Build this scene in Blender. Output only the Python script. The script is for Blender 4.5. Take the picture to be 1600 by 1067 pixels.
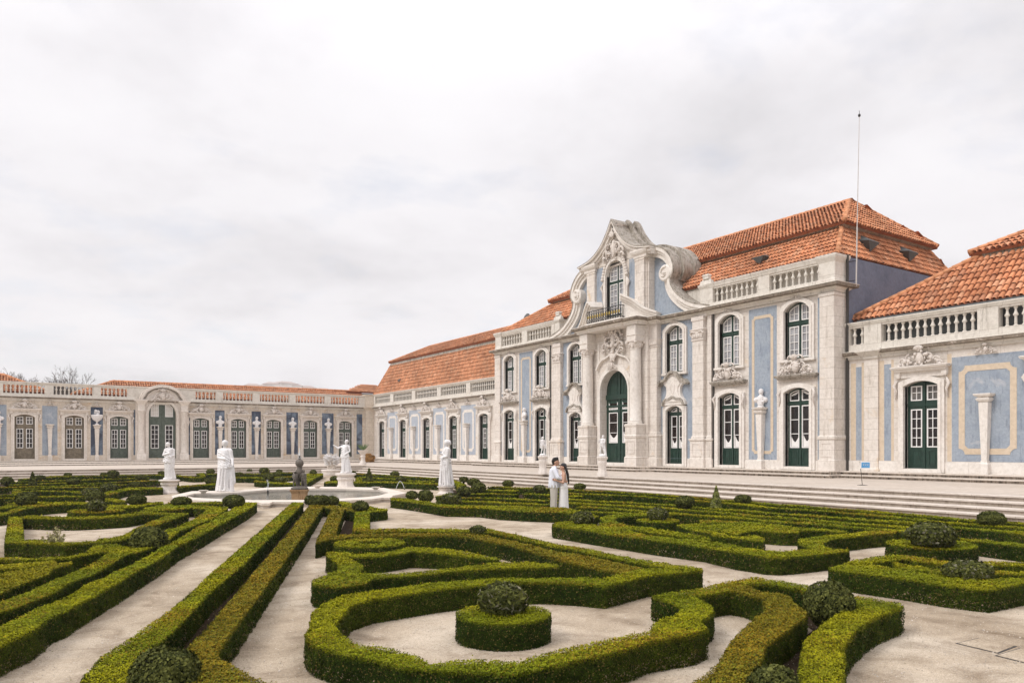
import bpy, math, random
import numpy as np
from mathutils import Vector, Matrix
from mathutils.geometry import tessellate_polygon

for o in list(bpy.data.objects): bpy.data.objects.remove(o)
SC = bpy.context.scene
COL = SC.collection
R = math.radians
random.seed(7)
RNG = np.random.default_rng(11)

# ------------------------------------------------------------- camera
CAMH = 2.05
YAW = R(33.6)
cd = bpy.data.cameras.new('camera'); cam = bpy.data.objects.new('camera', cd); COL.objects.link(cam)
cam.location = (0, 0, CAMH); cam.rotation_euler = (R(90), 0, -YAW)
cd.sensor_width = 36; cd.lens = 36 * 1180 / 1600; cd.shift_y = 167.5 / 1600
cd.clip_start = 0.1; cd.clip_end = 6000
SC.camera = cam
SC.render.resolution_x = 1024; SC.render.resolution_y = 682
SC.view_settings.view_transform = 'Standard'; SC.view_settings.look = 'None'
SC.view_settings.exposure = 0.32; SC.view_settings.gamma = 1

# ------------------------------------------------------------- world: thin sky behind broken overcast
SUN_EL, SUN_AZ = R(48), R(276)          # azimuth clockwise from +Y
W = bpy.data.worlds.new('World'); SC.world = W; W.use_nodes = True
nt = W.node_tree; N = nt.nodes; L = nt.links; N.clear()
out = N.new('ShaderNodeOutputWorld'); bg = N.new('ShaderNodeBackground')
sky = N.new('ShaderNodeTexSky'); sky.sky_type = 'NISHITA'; sky.sun_disc = False
sky.sun_elevation = SUN_EL; sky.sun_rotation = SUN_AZ; sky.air_density = 1.0; sky.dust_density = 2.0
tc = N.new('ShaderNodeTexCoord'); sep = N.new('ShaderNodeSeparateXYZ')
L.new(tc.outputs['Generated'], sep.inputs[0])
# project direction on a cloud deck so clouds flatten towards the horizon
mx = N.new('ShaderNodeMath'); mx.operation = 'MAXIMUM'; mx.inputs[1].default_value = 0.0
L.new(sep.outputs['Z'], mx.inputs[0])
ad = N.new('ShaderNodeMath'); ad.operation = 'ADD'; ad.inputs[1].default_value = 0.22; L.new(mx.outputs[0], ad.inputs[0])
dx = N.new('ShaderNodeMath'); dx.operation = 'DIVIDE'; L.new(sep.outputs['X'], dx.inputs[0]); L.new(ad.outputs[0], dx.inputs[1])
dy = N.new('ShaderNodeMath'); dy.operation = 'DIVIDE'; L.new(sep.outputs['Y'], dy.inputs[0]); L.new(ad.outputs[0], dy.inputs[1])
cb = N.new('ShaderNodeCombineXYZ'); L.new(dx.outputs[0], cb.inputs[0]); L.new(dy.outputs[0], cb.inputs[1])
def wnoise(scale, detail, rough, off):
    m = N.new('ShaderNodeMapping'); m.inputs['Location'].default_value = off; L.new(cb.outputs[0], m.inputs[0])
    n = N.new('ShaderNodeTexNoise'); n.inputs['Scale'].default_value = scale; n.inputs['Detail'].default_value = detail
    n.inputs['Roughness'].default_value = rough; n.inputs['Distortion'].default_value = 0.1; L.new(m.outputs[0], n.inputs[0]); return n
n1 = wnoise(1.25, 9, 0.56, (3.1, 1.7, 0)); n2 = wnoise(2.2, 8, 0.55, (8.3, 4.2, 2))
def wramp(src, stops):
    r = N.new('ShaderNodeValToRGB'); L.new(src, r.inputs[0]); e = r.color_ramp.elements
    while len(e) < len(stops): e.new(0.5)
    for i, (p, c) in enumerate(stops): e[i].position = p; e[i].color = (*c, 1)
    return r
gr = wramp(n1.outputs[0], [(0.29, (0.60, 0.588, 0.608)), (0.40, (0.69, 0.675, 0.697)), (0.50, (0.765, 0.75, 0.772)), (0.63, (0.80, 0.786, 0.806))])
cm = wramp(n2.outputs[0], [(0.30, (0.76, 0.76, 0.76)), (0.46, (1, 1, 1)), (0.9, (1, 1, 1))])
sc = N.new('ShaderNodeMix'); sc.data_type = 'RGBA'; sc.blend_type = 'MULTIPLY'; sc.inputs[0].default_value = 1
sc.inputs[7].default_value = (0.13, 0.13, 0.13, 1); L.new(sky.outputs[0], sc.inputs[6])
# lower, thicker grey band near the horizon
hz = N.new('ShaderNodeMapRange'); hz.inputs[1].default_value = 0.0; hz.inputs[2].default_value = 0.42
hz.inputs[3].default_value = 0.89; hz.inputs[4].default_value = 1.0; L.new(sep.outputs['Z'], hz.inputs[0])
mg = N.new('ShaderNodeMix'); mg.data_type = 'RGBA'; mg.blend_type = 'MULTIPLY'; mg.inputs[0].default_value = 1
L.new(gr.outputs[0], mg.inputs[6]); L.new(hz.outputs[0], mg.inputs[7])
mxs = N.new('ShaderNodeMix'); mxs.data_type = 'RGBA'
L.new(cm.outputs[0], mxs.inputs[0]); L.new(sc.outputs[2], mxs.inputs[6]); L.new(mg.outputs[2], mxs.inputs[7])
zb = N.new('ShaderNodeMapRange'); zb.inputs[1].default_value = 0.42; zb.inputs[2].default_value = 0.9; zb.inputs[3].default_value = 1.0; zb.inputs[4].default_value = 1.9
L.new(sep.outputs['Z'], zb.inputs[0]); L.new(zb.outputs[0], bg.inputs[1])      # an overcast sky is brightest overhead
L.new(mxs.outputs[2], bg.inputs[0])
L.new(bg.outputs[0], out.inputs[0])

sd = bpy.data.lights.new('sun', 'SUN'); sd.energy = 1.5; sd.angle = R(20); sd.color = (1, 0.965, 0.92)
so = bpy.data.objects.new('sun', sd); COL.objects.link(so)
sv = Vector((math.sin(SUN_AZ) * math.cos(SUN_EL), math.cos(SUN_AZ) * math.cos(SUN_EL), math.sin(SUN_EL)))
so.rotation_euler = sv.to_track_quat('Z', 'Y').to_euler(); so.location = sv * 200

# ------------------------------------------------------------- materials
def nodemat(name):
    m = bpy.data.materials.new(name); m.use_nodes = True
    nt = m.node_tree; b = nt.nodes['Principled BSDF']; return m, nt, b
def noise(nt, scale, detail=4, rough=0.55, stretch=None, coord='Object', dist=0.0):
    t = nt.nodes.new('ShaderNodeTexCoord'); mp = nt.nodes.new('ShaderNodeMapping')
    if stretch: mp.inputs['Scale'].default_value = stretch
    nt.links.new(t.outputs[coord], mp.inputs[0])
    n = nt.nodes.new('ShaderNodeTexNoise'); n.inputs['Scale'].default_value = scale
    n.inputs['Detail'].default_value = detail; n.inputs['Roughness'].default_value = rough; n.inputs['Distortion'].default_value = dist
    nt.links.new(mp.outputs[0], n.inputs[0]); return n.outputs[0]
def ramp(nt, src, stops):
    r = nt.nodes.new('ShaderNodeValToRGB'); nt.links.new(src, r.inputs[0]); e = r.color_ramp.elements
    while len(e) < len(stops): e.new(0.5)
    for i, (p, c) in enumerate(stops): e[i].position = p; e[i].color = (*c, 1) if len(c) == 3 else c
    return r.outputs[0]
def mixc(nt, a, b, fac, mode='MIX'):
    m = nt.nodes.new('ShaderNodeMix'); m.data_type = 'RGBA'; m.blend_type = mode
    for i, v in ((0, fac), (6, a), (7, b)):
        if isinstance(v, (int, float)): m.inputs[i].default_value = v
        elif isinstance(v, tuple): m.inputs[i].default_value = (*v, 1)
        else: nt.links.new(v, m.inputs[i])
    return m.outputs[2]
def bump(nt, b, src, st, dist=0.02):
    n = nt.nodes.new('ShaderNodeBump'); n.inputs['Strength'].default_value = st; n.inputs['Distance'].default_value = dist
    nt.links.new(src, n.inputs['Height']); nt.links.new(n.outputs[0], b.inputs['Normal'])
def stained(name, base, light, dark, stain=None, joints=None, rough=0.85, sc=1.0, streak=0.55, bst=0.25):
    m, nt, b = nodemat(name)
    big = noise(nt, 0.55 * sc, 5, 0.6); fine = noise(nt, 6 * sc, 6, 0.65)
    c = ramp(nt, big, [(0.3, base), (0.52, light), (0.75, base)])
    c = mixc(nt, c, ramp(nt, fine, [(0.25, (0.80, 0.79, 0.77)), (0.6, (1, 1, 1)), (0.8, (1.05, 1.04, 1.02))]), 1.0, 'MULTIPLY')
    st = noise(nt, 1.4 * sc, 6, 0.7, (3.2, 3.2, 0.55))
    c = mixc(nt, c, dark, ramp(nt, st, [(streak, (0, 0, 0)), (min(streak + 0.2, 1), (0.85, 0.85, 0.85))]))
    if stain:
        s2 = noise(nt, 0.9 * sc, 5, 0.65, (1, 1, 1), dist=0.6)
        c = mixc(nt, c, stain[0], ramp(nt, s2, [(stain[1], (0, 0, 0)), (stain[1] + 0.14, (0.9, 0.9, 0.9))]))
    if joints:
        t = nt.nodes.new('ShaderNodeTexCoord'); sp = nt.nodes.new('ShaderNodeSeparateXYZ'); nt.links.new(t.outputs['Object'], sp.inputs[0])
        cbn = nt.nodes.new('ShaderNodeCombineXYZ'); a = nt.nodes.new('ShaderNodeMath'); a.operation = 'ADD'
        nt.links.new(sp.outputs['X'], a.inputs[0]); nt.links.new(sp.outputs['Y'], a.inputs[1])
        nt.links.new(a.outputs[0], cbn.inputs[0]); nt.links.new(sp.outputs['Z'], cbn.inputs[1])
        br = nt.nodes.new('ShaderNodeTexBrick'); br.inputs['Scale'].default_value = 1
        br.inputs['Brick Width'].default_value = joints[0]; br.inputs['Row Height'].default_value = joints[1]
        br.inputs['Mortar Size'].default_value = 0.008; br.inputs['Mortar Smooth'].default_value = 0.3
        br.inputs['Color1'].default_value = (1, 1, 1, 1); br.inputs['Color2'].default_value = (0.93, 0.925, 0.915, 1)
        br.inputs['Mortar'].default_value = (0.45, 0.40, 0.36, 1)
        nt.links.new(cbn.outputs[0], br.inputs[0]); c = mixc(nt, c, br.outputs[0], 0.75, 'MULTIPLY')
    nt.links.new(c, b.inputs['Base Color']); b.inputs['Roughness'].default_value = rough
    b.inputs['Specular IOR Level'].default_value = 0.25
    bump(nt, b, fine, bst, 0.03)
    return m
M = {}
M['stone'] = stained('stone', (0.66, 0.595, 0.535), (0.74, 0.685, 0.63), (0.36, 0.30, 0.24), ((0.62, 0.48, 0.33), 0.61), (1.1, 0.52), streak=0.565)
M['trim'] = stained('trim', (0.70, 0.645, 0.59), (0.77, 0.725, 0.675), (0.36, 0.31, 0.25), None, None, streak=0.58)
M['oldtrim'] = stained('oldtrim', (0.27, 0.235, 0.19), (0.44, 0.40, 0.35), (0.08, 0.065, 0.05), ((0.58, 0.53, 0.47), 0.62), None, streak=0.47, sc=1.8)
M['parapet'] = stained('parapet', (0.63, 0.58, 0.52), (0.71, 0.67, 0.61), (0.22, 0.19, 0.15), None, (1.6, 0.9), streak=0.58)
M['nstone'] = stained('nstone', (0.62, 0.535, 0.44), (0.71, 0.63, 0.54), (0.28, 0.22, 0.16), ((0.55, 0.38, 0.22), 0.56), (1.1, 0.52), streak=0.56)
M['ntrim'] = stained('ntrim', (0.63, 0.565, 0.50), (0.72, 0.66, 0.60), (0.22, 0.18, 0.14), None, None, streak=0.57)
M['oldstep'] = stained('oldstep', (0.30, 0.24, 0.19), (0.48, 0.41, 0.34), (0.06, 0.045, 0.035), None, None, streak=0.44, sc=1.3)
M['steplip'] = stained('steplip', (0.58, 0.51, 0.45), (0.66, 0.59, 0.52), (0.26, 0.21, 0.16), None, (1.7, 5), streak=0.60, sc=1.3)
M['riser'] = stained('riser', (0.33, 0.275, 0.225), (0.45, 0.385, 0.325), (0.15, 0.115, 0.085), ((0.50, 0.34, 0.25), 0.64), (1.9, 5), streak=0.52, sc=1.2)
M['cream'] = stained('cream', (0.60, 0.48, 0.35), (0.64, 0.53, 0.41), (0.42, 0.33, 0.24), None, None, streak=0.66)
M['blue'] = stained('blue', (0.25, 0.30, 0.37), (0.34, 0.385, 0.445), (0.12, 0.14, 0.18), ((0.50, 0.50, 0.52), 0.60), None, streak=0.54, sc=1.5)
M['paleblue'] = stained('paleblue', (0.35, 0.39, 0.46), (0.44, 0.475, 0.53), (0.20, 0.22, 0.27), ((0.55, 0.55, 0.57), 0.60), None, streak=0.58, sc=1.5)
M['darkblue'] = stained('darkblue', (0.13, 0.17, 0.23), (0.20, 0.25, 0.32), (0.035, 0.04, 0.06), ((0.045, 0.055, 0.085), 0.42), None, streak=0.50, sc=0.8)
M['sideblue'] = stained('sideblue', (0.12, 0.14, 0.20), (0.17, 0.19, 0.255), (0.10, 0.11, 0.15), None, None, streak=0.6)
M['marble'] = stained('marble', (0.70, 0.68, 0.675), (0.79, 0.77, 0.77), (0.38, 0.36, 0.33), None, None, streak=0.57, sc=2.6, rough=0.6)
M['oldmarble'] = stained('oldmarble', (0.66, 0.60, 0.55), (0.72, 0.66, 0.61), (0.33, 0.28, 0.23), None, None, streak=0.58, sc=2.2)
M['rimstone'] = stained('rimstone', (0.58, 0.51, 0.44), (0.66, 0.59, 0.52), (0.36, 0.26, 0.17), None, None, streak=0.6, sc=2)
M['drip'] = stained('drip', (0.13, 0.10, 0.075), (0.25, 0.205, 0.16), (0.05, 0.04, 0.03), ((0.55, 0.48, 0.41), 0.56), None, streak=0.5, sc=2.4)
M['bronze'] = stained('bronze', (0.10, 0.085, 0.07), (0.15, 0.13, 0.11), (0.035, 0.03, 0.025), None, None, streak=0.5, sc=3, rough=0.5)
M['rust'] = stained('rust', (0.36, 0.20, 0.09), (0.42, 0.27, 0.15), (0.14, 0.07, 0.03), None, None, streak=0.5, sc=3)
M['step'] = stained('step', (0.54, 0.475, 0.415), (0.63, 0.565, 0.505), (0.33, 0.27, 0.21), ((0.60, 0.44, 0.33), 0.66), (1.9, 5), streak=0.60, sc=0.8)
def plain(name, col, rough=0.6, spec=0.3, var=0.12, sc=9, metal=0):
    m, nt, b = nodemat(name); f = noise(nt, sc, 5, 0.6)
    lo = tuple(v * (1 - var) for v in col); hi = tuple(min(1, v * (1 + var)) for v in col)
    nt.links.new(ramp(nt, f, [(0.3, lo), (0.7, hi)]), b.inputs['Base Color'])
    b.inputs['Roughness'].default_value = rough; b.inputs['Specular IOR Level'].default_value = spec; b.inputs['Metallic'].default_value = metal
    bump(nt, b, f, 0.1, 0.01); return m
M['green'] = plain('green', (0.012, 0.038, 0.026), 0.45, 0.4, 0.3, 4)
M['greygreen'] = plain('greygreen', (0.085, 0.105, 0.085), 0.6, 0.3, 0.3, 5)
M['bleached'] = plain('bleached', (0.20, 0.165, 0.12), 0.75, 0.2, 0.35, 6)
M['white'] = plain('white', (0.80, 0.78, 0.76), 0.5, 0.3, 0.05)
M['offwhite'] = plain('offwhite', (0.60, 0.57, 0.53), 0.6, 0.3, 0.1)
M['glass'] = plain('glass', (0.016, 0.011, 0.010), 0.07, 0.35, 0.75, 1.7)
M['paleglass'] = plain('paleglass', (0.33, 0.33, 0.345), 0.2, 0.4, 0.45, 1.1)  # sky reflection and curtain behind are painted into the pane colour
M['midglass'] = plain('midglass', (0.13, 0.12, 0.11), 0.12, 0.4, 0.7, 1.3)
M['iron'] = plain('iron', (0.02, 0.02, 0.019), 0.5, 0.4)
M['gilt'] = plain('gilt', (0.42, 0.30, 0.08), 0.35, 0.5, 0.2, 9, 0.6)
M['lead'] = plain('lead', (0.085, 0.09, 0.09), 0.6, 0.3)
M['pipe'] = plain('pipe', (0.05, 0.045, 0.04), 0.6, 0.3)
M['polewhite'] = plain('polewhite', (0.5, 0.47, 0.45), 0.4, 0.4)
M['signblue'] = plain('signblue', (0.10, 0.33, 0.62), 0.4, 0.4)
M['skin'] = plain('skin', (0.52, 0.30, 0.21), 0.5, 0.4, 0.05)
M['hair'] = plain('hair', (0.008, 0.005, 0.005), 0.35, 0.5, 0.2, 40)
M['shirt'] = plain('shirt', (0.72, 0.73, 0.80), 0.8, 0.2, 0.05)
M['trouser'] = plain('trouser', (0.50, 0.46, 0.41), 0.85, 0.2, 0.08)
M['dress'] = plain('dress', (0.76, 0.74, 0.73), 0.8, 0.2, 0.05)
M['bark'] = plain('bark', (0.10, 0.08, 0.065), 0.9, 0.1, 0.3)
M['town'] = plain('town', (0.66, 0.63, 0.62), 0.9, 0.1, 0.25, 0.05)
# gravel
m, nt, b = nodemat('gravel')
g1 = noise(nt, 0.32, 6, 0.6, dist=0.5); g2 = noise(nt, 26, 5, 0.7); g3 = noise(nt, 1.7, 6, 0.6, dist=0.8)
c = ramp(nt, g1, [(0.3, (0.285, 0.222, 0.155)), (0.5, (0.42, 0.345, 0.262)), (0.66, (0.56, 0.485, 0.395))])
c = mixc(nt, c, ramp(nt, g3, [(0.28, (0.58, 0.54, 0.50)), (0.5, (1, 1, 1)), (0.70, (1.18, 1.19, 1.20))]), 1.0, 'MULTIPLY')
c = mixc(nt, c, ramp(nt, g2, [(0.3, (0.72, 0.70, 0.68)), (0.55, (1, 1, 1)), (0.75, (1.12, 1.12, 1.12))]), 0.9, 'MULTIPLY')
vt = nt.nodes.new('ShaderNodeTexVoronoi'); vt.inputs['Scale'].default_value = 38
tcg = nt.nodes.new('ShaderNodeTexCoord'); nt.links.new(tcg.outputs['Object'], vt.inputs[0])
sel = nt.nodes.new('ShaderNodeMath'); sel.operation = 'MULTIPLY'
pe = ramp(nt, vt.outputs['Distance'], [(0.05, (1, 1, 1)), (0.16, (0, 0, 0))])
ps = ramp(nt, noise(nt, 9, 2, 0.5), [(0.52, (0, 0, 0)), (0.62, (1, 1, 1))])
nt.links.new(pe, sel.inputs[0]); nt.links.new(ps, sel.inputs[1])
c = mixc(nt, c, (0.74, 0.67, 0.58), sel.outputs[0])
c = mixc(nt, c, ramp(nt, noise(nt, 75, 3, 0.8), [(0.34, (0.60, 0.57, 0.53)), (0.5, (1, 1, 1)), (0.66, (1.25, 1.25, 1.22))]), 0.8, 'MULTIPLY')
nt.links.new(c, b.inputs['Base Color']); b.inputs['Roughness'].default_value = 0.95; b.inputs['Specular IOR Level'].default_value = 0.15
bump(nt, b, g2, 0.5, 0.02); M['gravel'] = m
M['terrace'] = stained('terrace', (0.47, 0.40, 0.335), (0.53, 0.46, 0.395), (0.42, 0.35, 0.28), None, None, streak=0.66, sc=0.6)
m, nt, b = nodemat('soil'); g = noise(nt, 30, 6, 0.75)
nt.links.new(ramp(nt, g, [(0.3, (0.022, 0.015, 0.010)), (0.55, (0.05, 0.034, 0.022)), (0.75, (0.11, 0.075, 0.05))]), b.inputs['Base Color'])
b.inputs['Roughness'].default_value = 1; b.inputs['Specular IOR Level'].default_value = 0.03; bump(nt, b, g, 0.8, 0.04); M['soil'] = m
# attribute coloured (leaves, tiles)
def attrmat(name, rough, spec, trans=0.0, mul=None):
    m, nt, b = nodemat(name); a = nt.nodes.new('ShaderNodeAttribute'); a.attribute_name = 'tint'
    c = a.outputs['Color']
    if mul: c = mixc(nt, c, ramp(nt, noise(nt, mul, 5, 0.7), [(0.3, (0.62, 0.58, 0.55)), (0.55, (1, 1, 1)), (0.8, (1.15, 1.1, 1.05))]), 1.0, 'MULTIPLY')
    nt.links.new(c, b.inputs['Base Color']); b.inputs['Roughness'].default_value = rough; b.inputs['Specular IOR Level'].default_value = spec
    return m
M['leaf'] = attrmat('leaf', 0.7, 0.06)
M['tile'] = attrmat('tile', 0.85, 0.2, mul=2.2)
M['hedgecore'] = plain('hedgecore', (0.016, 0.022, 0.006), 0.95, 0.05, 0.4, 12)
m, nt, b = nodemat('water'); b.inputs['Base Color'].default_value = (0.16, 0.16, 0.13, 1); b.inputs['Roughness'].default_value = 0.06
b.inputs['Specular IOR Level'].default_value = 0.5; bump(nt, b, noise(nt, 5, 3, 0.5), 0.25, 0.05); M['water'] = m
m, nt, b = nodemat('spray'); b.inputs['Base Color'].default_value = (0.85, 0.87, 0.9, 1); b.inputs['Roughness'].default_value = 0.2
b.inputs['Alpha'].default_value = 0.6; M['spray'] = m

# ------------------------------------------------------------- object helpers
def setp(o, label=None, cat=None, group=None, kind=None):
    if label: o['label'] = label
    if cat: o['category'] = cat
    if group: o['group'] = group
    if kind: o['kind'] = kind
    return o
def empty(name, loc, rz=0, **k):
    o = bpy.data.objects.new(name, None); COL.objects.link(o); o.location = loc; o.rotation_euler = (0, 0, rz)
    o.empty_display_size = 0.5; return setp(o, **k)
def copy_tree(o, parent=None):
    c = o.copy(); COL.objects.link(c); c.parent = parent
    for ch in [x for x in SC.objects if x.parent == o]: copy_tree(ch, c)
    return c
class MB:
    def __init__(s): s.v = []; s.f = []; s.m = []
    def add(s, vs, fs, mi=0):
        b = len(s.v); s.v += [tuple(p) for p in vs]; s.f += [tuple(b + i for i in f) for f in fs]; s.m += [mi] * len(fs)
    def box(s, x0, x1, y0, y1, z0, z1, mi=0):
        s.add([(x0, y0, z0), (x1, y0, z0), (x1, y1, z0), (x0, y1, z0), (x0, y0, z1), (x1, y0, z1), (x1, y1, z1), (x0, y1, z1)],
              [(0, 3, 2, 1), (4, 5, 6, 7), (0, 1, 5, 4), (1, 2, 6, 5), (2, 3, 7, 6), (3, 0, 4, 7)], mi)
    def ring(s, x0, x1, y0, y1, prof, mi=0):      # rectangle footprint, mitred moulding profile [(offset, z)]
        n = len(prof); vs = []
        for d, z in prof: vs += [(x0 - d, y0 - d, z), (x1 + d, y0 - d, z), (x1 + d, y1 + d, z), (x0 - d, y1 + d, z)]
        fs = [(3, 2, 1, 0), tuple(4 * (n - 1) + i for i in range(4))]
        for k in range(n - 1):
            for i in range(4):
                j = (i + 1) % 4; fs.append((4 * k + i, 4 * k + j, 4 * k + 4 + j, 4 * k + 4 + i))
        s.add(vs, fs, mi)
    def slab(s, loops, y0, y1, mi=0, back=True):  # (x,z) loops (first outer, rest holes), extruded y0..y1
        tris = tessellate_polygon([[Vector((p[0], p[1], 0)) for p in lp] for lp in loops])
        flat = [p for lp in loops for p in lp]; n = len(flat)
        vs = [(p[0], y0, p[1]) for p in flat] + [(p[0], y1, p[1]) for p in flat]
        fs = []
        for t in tris:
            a, b_, c_ = (flat[i] for i in t)
            ar = (b_[0] - a[0]) * (c_[1] - a[1]) - (b_[1] - a[1]) * (c_[0] - a[0])
            if abs(ar) < 1e-10: continue
            t = tuple(t) if ar > 0 else tuple(reversed(t))
            fs.append(t)
            if back: fs.append(tuple(i + n for i in reversed(t)))
        k = 0
        for li, lp in enumerate(loops):
            A = sum(lp[i][0] * lp[(i + 1) % len(lp)][1] - lp[(i + 1) % len(lp)][0] * lp[i][1] for i in range(len(lp)))
            ccw = (A > 0) == (li == 0)
            for i in range(len(lp)):
                j = (i + 1) % len(lp); q = (k + i, k + i + n, k + j + n, k + j)
                fs.append(q if ccw else tuple(reversed(q)))
            k += len(lp)
        s.add(vs, fs, mi)
    def flat(s, poly, z0, z1, mi=0):              # (x,y) polygon extruded in z
        tris = tessellate_polygon([[Vector((p[0], p[1], 0)) for p in lp] for lp in poly])
        flat = [p for lp in poly for p in lp]; n = len(flat)
        vs = [(p[0], p[1], z1) for p in flat] + [(p[0], p[1], z0) for p in flat]; fs = []
        for t in tris:
            a, b_, c_ = (flat[i] for i in t)
            ar = (b_[0] - a[0]) * (c_[1] - a[1]) - (b_[1] - a[1]) * (c_[0] - a[0])
            if abs(ar) < 1e-10: continue
            t = tuple(t) if ar > 0 else tuple(reversed(t)); fs.append(t)
            if z0 != z1: fs.append(tuple(i + n for i in reversed(t)))
        if z0 != z1:
            k = 0
            for li, lp in enumerate(poly):
                A = sum(lp[i][0] * lp[(i + 1) % len(lp)][1] - lp[(i + 1) % len(lp)][0] * lp[i][1] for i in range(len(lp)))
                ccw = (A > 0) == (li == 0)
                for i in range(len(lp)):
                    j = (i + 1) % len(lp); q = (k + i + n, k + j + n, k + j, k + i)
                    fs.append(q if ccw else tuple(reversed(q)))
                k += len(lp)
        s.add(vs, fs, mi)
    def lathe(s, cx, cy, prof, n=12, mi=0, a0=0.0):  # [(r,z)]
        vs = []; fs = []
        for r, z in prof: vs += [(cx + r * math.cos(a0 + 2 * math.pi * i / n), cy + r * math.sin(a0 + 2 * math.pi * i / n), z) for i in range(n)]
        for k in range(len(prof) - 1):
            for i in range(n):
                j = (i + 1) % n; fs.append((k * n + i, k * n + j, (k + 1) * n + j, (k + 1) * n + i))
        fs.append(tuple(range(n - 1, -1, -1))); fs.append(tuple((len(prof) - 1) * n + i for i in range(n)))
        s.add(vs, fs, mi)
    def tube(s, pts, rads, n=6, mi=0):
        pts = [Vector(p) for p in pts]
        if not isinstance(rads, (list, tuple)): rads = [rads] * len(pts)
        vs = []; fs = []; up = Vector((0.13, 0.31, 0.94))
        for k, p in enumerate(pts):
            t = (pts[min(k + 1, len(pts) - 1)] - pts[max(k - 1, 0)]).normalized()
            a = t.cross(up)
            if a.length < 1e-3: a = t.cross(Vector((1, 0, 0)))
            a.normalize(); b_ = t.cross(a); up = -b_.cross(t).cross(t) if False else up
            vs += [tuple(p + (a * math.cos(2 * math.pi * i / n) + b_ * math.sin(2 * math.pi * i / n)) * rads[k]) for i in range(n)]
        for k in range(len(pts) - 1):
            for i in range(n):
                j = (i + 1) % n; fs.append((k * n + i, (k + 1) * n + i, (k + 1) * n + j, k * n + j))
        fs.append(tuple(range(n))); fs.append(tuple((len(pts) - 1) * n + i for i in range(n - 1, -1, -1)))
        s.add(vs, fs, mi)
    def ball(s, c, r, n=8, mi=0):                  # ellipsoid
        if not isinstance(r, (tuple, list)): r = (r, r, r)
        vs = [(c[0], c[1], c[2] - r[2])]; fs = []; m_ = n // 2
        for k in range(1, m_):
            a = -math.pi / 2 + math.pi * k / m_
            vs += [(c[0] + r[0] * math.cos(a) * math.cos(2 * math.pi * i / n), c[1] + r[1] * math.cos(a) * math.sin(2 * math.pi * i / n), c[2] + r[2] * math.sin(a)) for i in range(n)]
        vs.append((c[0], c[1], c[2] + r[2])); T = len(vs) - 1
        for i in range(n):
            j = (i + 1) % n; fs.append((0, 1 + j, 1 + i)); fs.append((T, T - n + i, T - n + j))
        for k in range(m_ - 2):
            for i in range(n):
                j = (i + 1) % n; a = 1 + k * n; fs.append((a + i, a + j, a + n + j, a + n + i))
        s.add(vs, fs, mi)
    def cap(s, p, q, r0, r1, n=10):                # closed tapered capsule
        p = Vector(p); q = Vector(q); d = q - p
        if d.length < 1e-5: s.ball(p, r0, n); return
        t = d.normalized(); a = t.orthogonal().normalized(); b_ = t.cross(a); vs = []; fs = []; rows = []
        for k in range(1, 4): rows.append((p - t * r0 * math.cos(k * math.pi / 6), r0 * math.sin(k * math.pi / 6)))
        for k in range(3, 0, -1): rows.append((q + t * r1 * math.cos(k * math.pi / 6), r1 * math.sin(k * math.pi / 6)))
        vs.append(tuple(p - t * r0))
        for c, r in rows: vs += [tuple(c + (a * math.cos(2 * math.pi * i / n) + b_ * math.sin(2 * math.pi * i / n)) * r) for i in range(n)]
        vs.append(tuple(q + t * r1)); T = len(vs) - 1
        for i in range(n):
            j = (i + 1) % n; fs.append((0, 1 + j, 1 + i)); fs.append((T, T - n + i, T - n + j))
        for k in range(5):
            for i in range(n):
                j = (i + 1) % n; b0 = 1 + k * n; fs.append((b0 + i, b0 + j, b0 + n + j, b0 + n + i))
        s.add(vs, fs)
    def build(s, name, mats, parent=None, smooth=False, off=(0, 0, 0)):
        if not isinstance(mats, (list, tuple)): mats = [mats]
        me = bpy.data.meshes.new(name)
        vs = s.v if off == (0, 0, 0) else [(a - off[0], b_ - off[1], c_ - off[2]) for a, b_, c_ in s.v]
        me.from_pydata(vs, [], s.f)
        for m_ in mats: me.materials.append(M[m_] if isinstance(m_, str) else m_)
        me.polygons.foreach_set('material_index', s.m)
        if smooth: me.polygons.foreach_set('use_smooth', [True] * len(s.f))
        me.update(); o = bpy.data.objects.new(name, me); COL.objects.link(o)
        if parent: o.parent = parent
        return o
def smooth_by_angle(o, ang=40):
    me = o.data
    me.polygons.foreach_set('use_smooth', [True] * len(me.polygons))
    try: me.set_sharp_from_angle(angle=R(ang))
    except Exception: pass
def remeshed(name, mb, voxel, mat, parent=None, smooth=2, off=(0, 0, 0), disp=0.0):
    o = mb.build('tmp', mat, None, off=off)
    r = o.modifiers.new('r', 'REMESH'); r.mode = 'VOXEL'; r.voxel_size = voxel; r.use_smooth_shade = True
    if smooth: sm = o.modifiers.new('s', 'SMOOTH'); sm.iterations = smooth; sm.factor = 0.5
    dg = bpy.context.evaluated_depsgraph_get(); me = bpy.data.meshes.new_from_object(o.evaluated_get(dg)); me.name = name
    bpy.data.objects.remove(o)
    me.materials.clear(); me.materials.append(M[mat]); me.polygons.foreach_set('use_smooth', [True] * len(me.polygons))
    o = bpy.data.objects.new(name, me); COL.objects.link(o)
    if parent: o.parent = parent
    return o
def arch(xc, w, z0, z1, rise, n=12):              # loop of an opening with segmental or round head, crown at z1
    zs = z1 - rise; h = w / 2; pts = [(xc - h, z0), (xc + h, z0)]
    rad = (h * h + rise * rise) / (2 * rise); cz = z1 - rad; a = math.asin(min(1, h / rad))
    if rise > h - 1e-6: a = math.pi / 2
    for k in range(n + 1):
        t = a - 2 * a * k / n; pts.append((xc + rad * math.sin(t), cz + rad * math.cos(t)))
    return pts
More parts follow.
